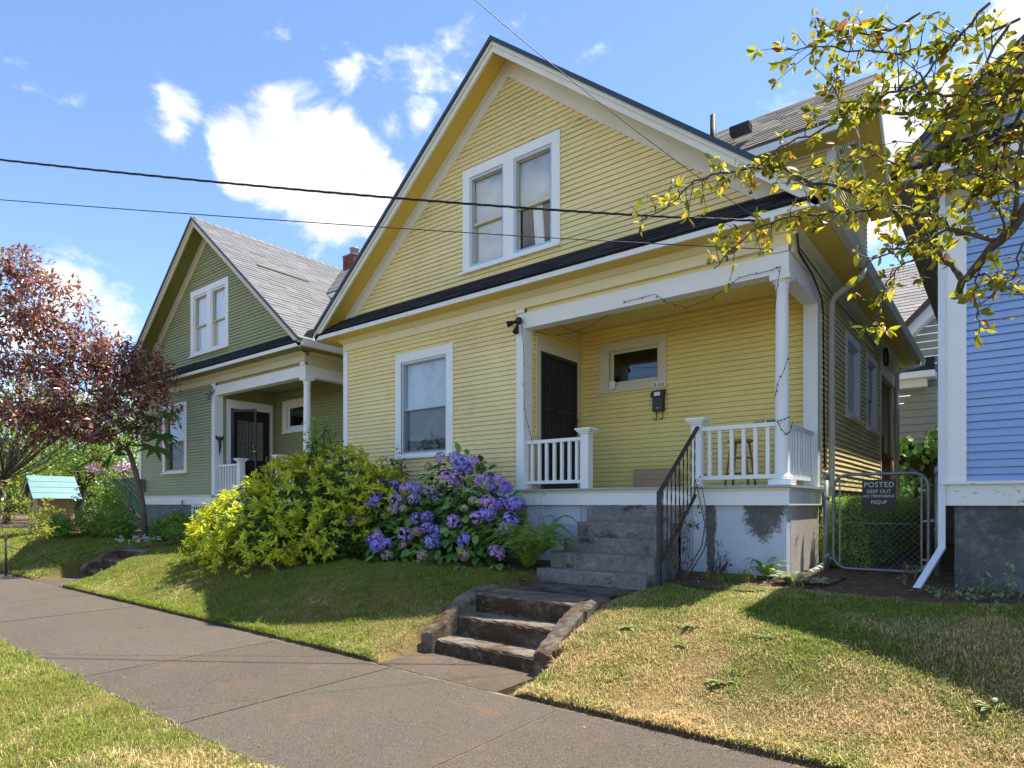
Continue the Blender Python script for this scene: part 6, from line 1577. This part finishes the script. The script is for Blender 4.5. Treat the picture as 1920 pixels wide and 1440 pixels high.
    o = np.argsort(-(L_ / fw) * inside); near, rest = o[:300], o[300:]
    lm = []
    for j in range(5):
        V, F, C = leaf_arrays([(0, 0, 0)], [(1, 0, 0)], [(0, 0, 1)], 1.0, 0.42 + 0.05 * j, T8); V[:, 2] += (-0.12 + 0.06 * j) * V[:, 0] ** 2; lm.append(mesh_np('leaf', V, F, C, M['crab_o']))
    place_leaves(lm, P_[near], D_[near], N_[near], L_[near], t, org, 'leaf')
    leaf_mesh('foliage', P_[rest], D_[rest], N_[rest], L_[rest], L_[rest] * rg.uniform(0.4, 0.6, len(rest)), M['crab'], T8, t, org)
    tw.build('twiglets', M['twig'], t, org=base)['kind'] = 'stuff'
crab_apple()

# --- purple plum and the garden beside the green house
def tree(name, label, base, ells, n, L_, w, mat, seed, bark='bark', tr=0.15, droop=0.2, shell=0.3, group=None, T=T2, jit=0.35, thin=0.6, lm=4):
    rg = np.random.default_rng(seed); t = thing(name, label, 'tree', base, group); org = np.array(base)
    P, D, NN = cloud(ells, n, L_, w, droop, shell, rng=rg, jit=jit)
    ok = P[:, 2] > gz(P[:, 0], P[:, 1]) + 0.1; P, D, NN = P[ok], D[ok], NN[ok]
    l = L_ * rg.uniform(0.65, 1.25, len(P)); leaf_mesh('crown', P, D, NN, l, l * w, M[mat], T, t, org)
    ctr = np.mean([e[0] for e in ells], 0); fork = np.array(base) * 0.55 + np.array([ctr[0], ctr[1], ctr[2]]) * 0.45
    MB().tube([tuple(np.array(base) + [0, 0, -0.2])] + [tuple(q) for q in branch_path(base, fork, 0.05, 6, rg)][1:], [tr, tr * .9, tr * .82, tr * .75, tr * .7, tr * .62], 10).build('trunk', M[bark], t, org=base)
    b = MB()
    for k in range(len(ells) * lm):
        c, r = ells[k % len(ells)]; e = np.array(c) + rdir(1, rg)[0] * np.array(r) * 0.75; h = tr * 0.45 * thin * (0.5 + 0.5 * rg.random())
        if k < len(ells): e = np.array(c)
        b.tube([tuple(q) for q in branch_path(fork, e, 0.12, 7, rg)], [h * (1 - 0.13 * j) for j in range(7)], 5)
        for m in range(3):
            e2 = e + rdir(1, rg)[0] * np.array(r) * 0.45; b.tube([tuple(q) for q in branch_path(e * 0.8 + fork * 0.2, e2, 0.1, 5, rg)], [h * .3, h * .25, h * .2, h * .15, h * .1], 4)
    b.build('limbs', M[bark], t, org=base)['kind'] = 'stuff'
    return t
PB = PD(-90, 985, 14.0); pb = (PB.x, PB.y, gzf(PB.x, PB.y))
tree('plum_tree', 'purple leaved plum tree in front of the green house garden', pb,
     [pe(u, v, d, a, b_, 0.9) for (u, v, d, a, b_) in ((30, 545, 14.2, 70, 60), (95, 575, 14.4, 70, 62), (20, 640, 14.0, 80, 70), (110, 650, 14.6, 80, 62), (165, 655, 14.8, 55, 45), (60, 730, 14.2, 95, 60), (160, 735, 14.8, 85, 55), (235, 720, 15.0, 52, 48), (265, 700, 15.0, 26, 42), (225, 790, 14.8, 48, 32), (40, 800, 14.0, 70, 42), (-70, 600, 14.0, 90, 90), (-80, 740, 14.0, 90, 80), (262, 770, 15.0, 28, 32), (10, 495, 14.1, 36, 34), (200, 672, 14.9, 48, 42), (238, 672, 15.0, 34, 26), (180, 800, 14.6, 60, 30), (110, 790, 14.4, 70, 34))],
     13000, 0.15, 0.42, 'plum', 101, 'bark_red', 0.16, 0.35, thin=0.28, lm=2)
def tree_px(name, label, base_uv, d, ells, n, L_, w, mat, seed, **k):
    B_ = PD(base_uv, 960, d); tree(name, label, (B_.x, B_.y, gzf(B_.x, B_.y)), [pe(u, v, d + dd, a, b_, None) for (u, v, dd, a, b_) in ells], n, L_, w, mat, seed, **k)
tree_px('garden_tree', 'bright green leafy tree behind the coop', 150, 24, [(140, 840, 0, 75, 55), (90, 800, 1, 70, 55), (190, 800, 0, 60, 60), (215, 850, -1, 50, 40), (235, 770, 1, 40, 60), (120, 900, 0, 110, 40)], 9000, 0.13, 0.5, 'tree_a', 111)
tree_px('garden_tree', 'dark green tree in deep shade left of the coop', 10, 27, [(20, 860, 0, 80, 70), (60, 900, 0, 60, 45), (-40, 800, 0, 90, 80), (30, 770, 0, 70, 50), (90, 840, 1, 80, 60)], 8000, 0.15, 0.5, 'tree_b', 112)
tree_px('garden_tree', 'tall dark green tree rising behind the bright garden tree', 200, 33, [(150, 740, 0, 80, 50), (60, 740, 0, 80, 55), (230, 760, 0, 50, 60), (180, 830, 0, 100, 80), (60, 880, 0, 120, 50)], 9000, 0.18, 0.5, 'tree_b', 113)
def far_trees():
    rg = np.random.default_rng(121); ells = []
    for k in range(60):
        u = rg.uniform(-700, 420); d = rg.uniform(45, 60); h = rg.uniform(3.0, 5.5); c = PD(u, 900, d); ells.append(((c.x, c.y, 1.0 + h * 0.6), (rg.uniform(2, 3.5), rg.uniform(2, 3), h * 0.7)))
    for k in range(40):
        x = rg.uniform(-14, 30); ells.append(((x, rg.uniform(38, 46), 3.0), (2.5, 2, rg.uniform(2, 3.2))))
    P, D, NN = cloud(ells, 30000, 0.42, 0.5, rng=rg)
    P[:, 2] = np.maximum(P[:, 2], gz(P[:, 0], P[:, 1]) + 0.05)
    l = 0.42 * rg.uniform(0.7, 1.3, len(P)); o = leaf_mesh('far_trees', P, D, NN, l, l * 0.55, M['tree_b']); tag(o, 'distant belt of green trees behind the gardens', 'trees', kind='stuff')
far_trees()
for i, (x, y, h) in enumerate(((-21, -17, 7.5), (-11, -19, 6.5), (-1, -17.5, 7.0), (9, -19, 8.0))):
    tree('street_tree', ('broad green tree across the street facing the green house', 'low green tree across the street facing the plot line', 'green tree across the street facing the yellow house', 'tall green tree across the street facing the blue house')[i], (x, y, -0.15),
         [((x, y, h * .62), (2.6, 2.4, h * .3)), ((x - 1.6, y + .5, h * .5), (1.8, 1.8, h * .22)), ((x + 1.7, y + .3, h * .52), (1.9, 1.8, h * .24))], 2600, 0.32, 0.5, 'tree_b', 170 + i, tr=0.2, group='trees across the street')

# rice paper plant with huge lobed leaves
def lobed_leaf(seed):
    rg = np.random.default_rng(seed); n = 9; vs = [(0, 0, 0)]; fs = []
    for k in range(n * 2 + 1):
        a = math.radians(-150 + 300 * k / (n * 2)); r = (1.0 if k % 2 else 0.42) * rg.uniform(0.88, 1.05)
        vs.append((r * math.cos(a), r * math.sin(a), -0.28 * r * r + 0.04 * rg.normal()))
    for k in range(1, n * 2 + 1): fs.append((0, k, k + 1))
    # broaden lobes
    return vs, fs
def rice_plant():
    base = PD(272, 985, 15.2); base = Vector((base.x, base.y, gzf(base.x, base.y))); t = thing('rice_paper_plant', 'small tree with bare leaning trunk and huge lobed leaves by the green house', 'tree', base)
    pts = [base + Vector((0, 0, -0.1))] + [PD(u, v, 15.2) for u, v in ((268, 950), (262, 915), (254, 885), (245, 855), (236, 838))]
    MB().tube([tuple(p) for p in pts], [0.075, 0.065, 0.06, 0.058, 0.055, 0.045], 10).build('trunk', M['bark_red'], t, org=base)
    top = pts[-1]
    for i, (u, v, R, tilt) in enumerate(((165, 828, .48, 1.1), (212, 850, .55, .9), (290, 838, .60, .8), (305, 815, .5, 1.0), (250, 800, .45, .5), (285, 780, .4, .7), (150, 800, .4, 1.0), (318, 775, .35, .8))):
        p = PD(u, v, 15.2 + 0.15 * ((i % 3) - 1)); vs, fs = lobed_leaf(i)
        me = bpy.data.meshes.new('leaf'); me.from_pydata([(x * R, y * R, z * R) for x, y, z in vs], [], fs); me.materials.append(M['bigleaf']); me.update()
        o = link('leaf', me, t); o.location = p - base; out = (p - top); out.z = 0; out = out.normalized() if out.length > 0.05 else Vector((1, 0, 0))
        q = Vector((0, 0, 1)).rotation_difference((Vector((0, 0, 1)) + out * tilt - Vector((0, 0.5, 0))).normalized()); o.rotation_mode = 'QUATERNION'; o.rotation_quaternion = q
        MB().tube([tuple(top), tuple((top + p) / 2 + Vector((0, 0, 0.12))), tuple(p)], 0.012, 5).build('leaf_stalk', M['bed'], t, org=base)
rice_plant()

def coop():
    cx, y0, y1 = -22.95, 5.85, 6.85
    g = gzf(cx, 6.2)
    t = thing('coop', 'small weathered wooden coop with turquoise tin roof beside the green house', 'coop', (cx, 6.35, g)); org = t.location
    zr, ze, hw = 2.32, 1.68, 0.66
    for k in range(8):
        a = y0 + 0.05 + (y1 - y0 - 0.1) * k / 8; MB().box(cx + 0.42, cx + 0.45, a, a + 0.11, g - 0.02, 1.80).build('plank', M['coop_wood'], t, org=org)
    for k in range(7):
        a = cx - 0.45 + 0.9 * k / 7; h = zr - 0.1 - abs(a + 0.06 - cx) * 0.97
        if k == 2 or k == 3: MB().box(a, a + 0.115, y0 + 0.05, y0 + 0.08, 1.75, h).build('plank', M['coop_wood'], t, org=org)
        else: MB().box(a, a + 0.115, y0 + 0.05, y0 + 0.08, g - 0.02, h).build('plank', M['coop_wood'], t, org=org)
    MB().box(cx - 0.44, cx + 0.40, y0 + 0.2, y1 - 0.1, g, 1.7).build('inner_box', M['room'], t, org=org)
    for s in (-1, 1):
        for k in range(4):
            a = k / 4; b_ = (k + 1) / 4 + 0.02
            p = lambda f: (cx + s * (0.01 + hw * f), zr - (zr - ze) * f)
            (xa, za), (xb, zb) = p(a), p(b_)
            e = 0.012 * (3 - k) * -1
            MB().hexa([(xa, y0 - 0.12, za - .012 - e), (xb, y0 - 0.12, zb - .012 - e), (xb, y1 + 0.12, zb - .012 - e), (xa, y1 + 0.12, za - .012 - e), (xa, y0 - 0.12, za - e), (xb, y0 - 0.12, zb - e), (xb, y1 + 0.12, zb - e), (xa, y1 + 0.12, za - e)]).build('roof_sheet', M['turquoise'], t, org=org)
    for s in (-1, 1): MB().bar((cx, y0 - 0.08, zr - 0.06), (cx + s * hw, y0 - 0.08, ze - 0.06), 0.03, 0.08).build('rafter', M['coop_wood'], t, org=org)
    # fence with green screening behind the garden
    f = thing('screen_fence', 'fence covered in green screening cloth beside the green house', 'fence', (-23, 9.2, 0.68)); org = f.location
    n = 60; vs = []; fs = []
    for k in range(n + 1):
        x = -27 + 7.6 * k / n; yy = 9.2 + 0.03 * math.sin(k * 1.3)
        vs += [(x, yy, 0.6), (x, yy, 2.42 + 0.02 * math.sin(k)), (x, yy + 0.02, 0.6), (x, yy + 0.02, 2.42 + 0.02 * math.sin(k))]
    for k in range(n): o = 4 * k; fs += [(o, o + 4, o + 5, o + 1), (o + 2, o + 3, o + 7, o + 6), (o + 1, o + 5, o + 7, o + 3)]
    MB().add(vs, fs).build('cloth', M['screen_green'], f, org=org)
    for k in range(5): MB().lathe([(0.03, 0), (0.03, 1.85)], (-27 + 1.85 * k, 9.26, 0.62), 8).build('post', M['galv'], f, org=org)
    MB().tube([(-27, 9.24, 2.44), (-19.5, 9.24, 2.44)], 0.02, 8).build('top_rail', M['galv'], f, org=org)
coop()
G = 'plants in the bed before the green house'
beds = [((105, 985), 16.6, 36, 22, 'low dense green plant beside the coop'), ((165, 980), 16.8, 40, 24, 'spreading green bed plant between the coop and the leaning trunk'), ((225, 985), 16.4, 34, 24, 'dark green bed plant left of the leaning trunk'),
        ((205, 945), 18.5, 42, 45, 'tall airy shrub before the green screen fence'), ((300, 995), 15.6, 26, 18, 'strappy green plant right of the leaning trunk'), ((335, 985), 15.4, 18, 22, 'leafy plant below the green house gas meter'), ((345, 1002), 14.6, 20, 14, 'low green plant at the edge of the far lawn')]
for i, ((u, v), d, a, b_, lab) in enumerate(beds): clump('bed_plant', lab, 'plant', [pe(u, v, d, a, b_, 0.35), pe(u + 8, v + 6, d - 0.2, a * 0.8, b_ * 0.6, 0.3)], 2000 if i != 3 else 2400, 0.085, 0.4, 'bed' if i % 2 == 0 else 'tree_a', 130 + i, group=G)
clump('pink_flowers', 'pink flowering climber along the green screen fence top', 'plant', [pe(180, 878, 19.6, 30, 8, 0.25), pe(225, 875, 19.6, 34, 10, 0.25), pe(255, 885, 19.6, 18, 14, 0.25)], 700, 0.05, 0.8, 'pinkfl', 141, base=(-22, 9.0, 0.68))
clump('daisies', 'patch of small white daisies in the lawn before the green house', 'flowers', [pe(258, 1010, 13.6, 42, 4, 0.5)], 260, 0.03, 0.9, 'daisy', 142, stems=False)
t = thing('stake', 'thin rusty stake carrying a yellowing vine at the far lawn', 'stake', (PD(11, 1020, 13).x, PD(11, 1020, 13).y, gzf(PD(11, 1020, 13).x, PD(11, 1020, 13).y)))
MB().lathe([(0.02, -0.1), (0.02, 1.0)], (0, 0, 0), 8).build('rod', M['rust'], t); MB().tube([(0, 0, 0.7), (0.25, 0.5, 0.5), (0.5, 1.0, 0.15)], 0.008, 5).build('guy_wire', M['rust'], t)
clump('yellow_vine', 'yellow green vine sprawling beside the rusty stake', 'vine', [pe(20, 945, 13.2, 30, 20, 0.3), pe(60, 990, 13.0, 40, 26, 0.3), pe(80, 958, 13.0, 26, 16, 0.3), pe(15, 905, 13.2, 22, 14, 0.2)], 620, 0.085, 0.5, 'vine', 143, nst=6, stk=0.3, base=(t.location.x + .1, t.location.y + .1, t.location.z))

# --- bark litter and leaves on the bare soil
def litter():
    rg = np.random.default_rng(151)
    def patch(n, x0, x1, y0, y1, L_):
        x, y = rg.uniform(x0, x1, n), rg.uniform(y0, y1, n); return np.stack([x, y, gz(x, y) + 0.008], 1), L_ * rg.uniform(0.5, 1.3, n)
    A = [patch(700, -3.1, -1.5, 6.75, 7.6, 0.04), patch(500, -1.9, -0.4, 6.9, 9.5, 0.04), patch(700, -0.5, 3.0, 6.9, 7.55, 0.035), patch(500, -10.8, -5.0, 6.0, 6.7, 0.05), patch(250, -9.9, -8.3, 4.9, 5.7, 0.05), patch(160, -3.3, -2.9, 4.5, 5.6, 0.03), patch(120, -4.9, -4.6, 5.2, 6.5, 0.03), patch(260, -3.0, 2.0, 3.9, 6.6, 0.03), patch(260, -12.5, -4.8, 3.9, 6.0, 0.035)]
    w = [(rg.uniform(-12, 2, 90), 3.84 - np.abs(rg.normal(0, 0.12, 90))), (rg.uniform(-9, 2, 60), 1.95 + np.abs(rg.normal(0, 0.1, 60))), (rg.uniform(-4.6, -3.1, 50), rg.uniform(3.8, 4.5, 50)), (rg.uniform(-10, 1, 40), rg.uniform(1.95, 3.8, 40))]
    for x, y in w: A.append((np.stack([x, y, np.full(len(x), 0.010)], 1), 0.022 * rg.uniform(0.5, 1.4, len(x))))
    P = np.concatenate([a for a, _ in A]); l = np.concatenate([b for _, b in A]); n = len(P)
    D = rdir(n, rg); D[:, 2] *= 0.25; NN = rdir(n, rg) * 0.35 + np.array([0, 0, 1]); o = leaf_mesh('leaf_litter', P, D, NN, l, l * 0.45, M['litter']); tag(o, 'dry brown leaf litter scattered on the bare soil', 'litter', kind='stuff')
    h = thing('soaker_hose', 'dark garden hose lying at the edge of the lawn', 'hose', (-2.2, 6.72, gzf(-2.2, 6.72)))
    pts = []
    for u, v in ((1280, 1098), (1330, 1104), (1400, 1110), (1470, 1106), (1530, 1101), (1560, 1095), (1585, 1085)):
        d = pray(u, v); tt = 4.0
        while tt < 14 and (EYE + d.z * tt) > gzf(d.x * tt, d.y * tt) + 0.012: tt += 0.02
        pts.append((d.x * tt, d.y * tt, gzf(d.x * tt, d.y * tt) + 0.014))
    MB().tube(pts, 0.012, 8).build('hose', M['rust'], h, org=h.location)
litter()

# --- grass
def grass():
    rg = np.random.default_rng(161)
    def field(name, label, n, x0, x1, y0, y1, hgt, wid, keep):
        x, y = rg.uniform(x0, x1, n), rg.uniform(y0, y1, n); k = keep(x, y); x, y = x[k], y[k]
        for (a, b_), ys in ((WALK_X, 4.5), (GWALK_X, GSTEP_Y)):
            m = (np.abs(x - (a + b_) / 2) > (b_ - a) / 2 + 0.17 + 0.07 * (y < ys) + rg.normal(0, 0.025, len(x))) | (y < 3.8); x, y = x[m], y[m]
        v1 = vnoise(x, y, 2.2, 11) * 0.6 + vnoise(x, y, 7.0, 12) * 0.4; m = rg.random(len(x)) < smooth(v1, 0.05, 0.36) * 0.55 + 0.5; x, y, v1 = x[m], y[m], v1[m]
        tn = int(len(x) * 0.10); nc = max(1, tn // 26); ci = rg.integers(0, len(x), nc); cc = rg.integers(0, nc, tn); tx, ty = x[ci][cc] + rg.normal(0, 0.028, tn), y[ci][cc] + rg.normal(0, 0.028, tn)
        ok = (np.abs(tx - x[ci][cc]) < 0.08) & keep(tx, ty) & (ty > y0 + 0.02); tx, ty = tx[ok], ty[ok]; tall = np.concatenate([np.ones(len(x)), np.full(len(tx), 1.9)]); x = np.concatenate([x, tx]); y = np.concatenate([y, ty]); v1 = np.concatenate([v1, np.full(len(tx), 0.5)])
        n = len(x); z = gz(x, y); h = tall * hgt * rg.uniform(0.45, 1.3, n) * (0.45 + 1.15 * v1) * np.where(rg.random(n) < 0.03, 1.8, 1.0)
        a = rg.random(n) * 6.283; lean = rg.uniform(0.2, 1.7, n); dx, dy = np.cos(a), np.sin(a); w = wid * rg.uniform(0.7, 1.3, n)
        sx, sy = -dy * w / 2, dx * w / 2
        V = np.zeros((n, 5, 3))
        V[:, 0] = np.stack([x - sx, y - sy, z - 0.004], 1); V[:, 1] = np.stack([x + sx, y + sy, z - 0.004], 1)
        mx, my, mz = x + dx * h * lean * 0.35, y + dy * h * lean * 0.35, z + h * 0.62
        V[:, 2] = np.stack([mx + sx * .8, my + sy * .8, mz], 1); V[:, 3] = np.stack([mx - sx * .8, my - sy * .8, mz], 1)
        V[:, 4] = np.stack([x + dx * h * lean, y + dy * h * lean, z + h * (1.05 - 0.42 * lean)], 1)
        F = (np.arange(n)[:, None] * 5 + np.array([0, 1, 2, 3, 3, 2, 4])[None]).ravel(); o = link(name, mesh_np(name, V.reshape(-1, 3), F, np.tile([4, 3], n), M['grass'])); tag(o, label, 'grass', kind='stuff')
    nz = lambda x, y: 0.12 * np.sin(x * 2.7) + 0.08 * np.sin(x * 6.1 + 1)
    field('grass', 'dry mown grass on the mound right of the mossy steps', 140000, -3.2, 2.2, 3.87, 6.85, 0.024, 0.0044, lambda x, y: (y < 6.7 + nz(x, y)))
    def left(x, y): return (y < np.where(x > -5.4, 6.6, 6.25) + nz(x, y)) & ((((x + 9.7) / 1.5) ** 2 + ((y - 6.1) / 1.15) ** 2) > 1)
    field('grass', 'mown grass on the bank between the two sets of entry steps', 115000, -13.5, -4.6, 3.87, 6.5, 0.028, 0.0056, left)
    field('grass', 'mown grass before the green house', 45000, -27, -14.9, 3.87, 6.6, 0.045, 0.010, lambda x, y: y < 6.4)
    field('grass', 'grass strip between the sidewalk and the street kerb', 85000, -10.0, 0.0, -0.2, 1.95, 0.036, 0.0045, lambda x, y: y < 1.925 + 0.02 * np.sin(x * 9) + 0.015 * np.sin(x * 23))
    field('grass', 'fringe of grass overhanging the sidewalk along the cut lawn edge', 26000, -14, 1.5, 3.865, 3.95, 0.042, 0.0055, lambda x, y: np.ones(len(x), bool))
    field('grass', 'sparse tufts of grass at the foot of the porch foundation', 900, -3.0, -1.7, 6.75, 7.5, 0.11, 0.006, lambda x, y: np.sin(x * 7) + np.sin(y * 9) > 0.6)
grass()
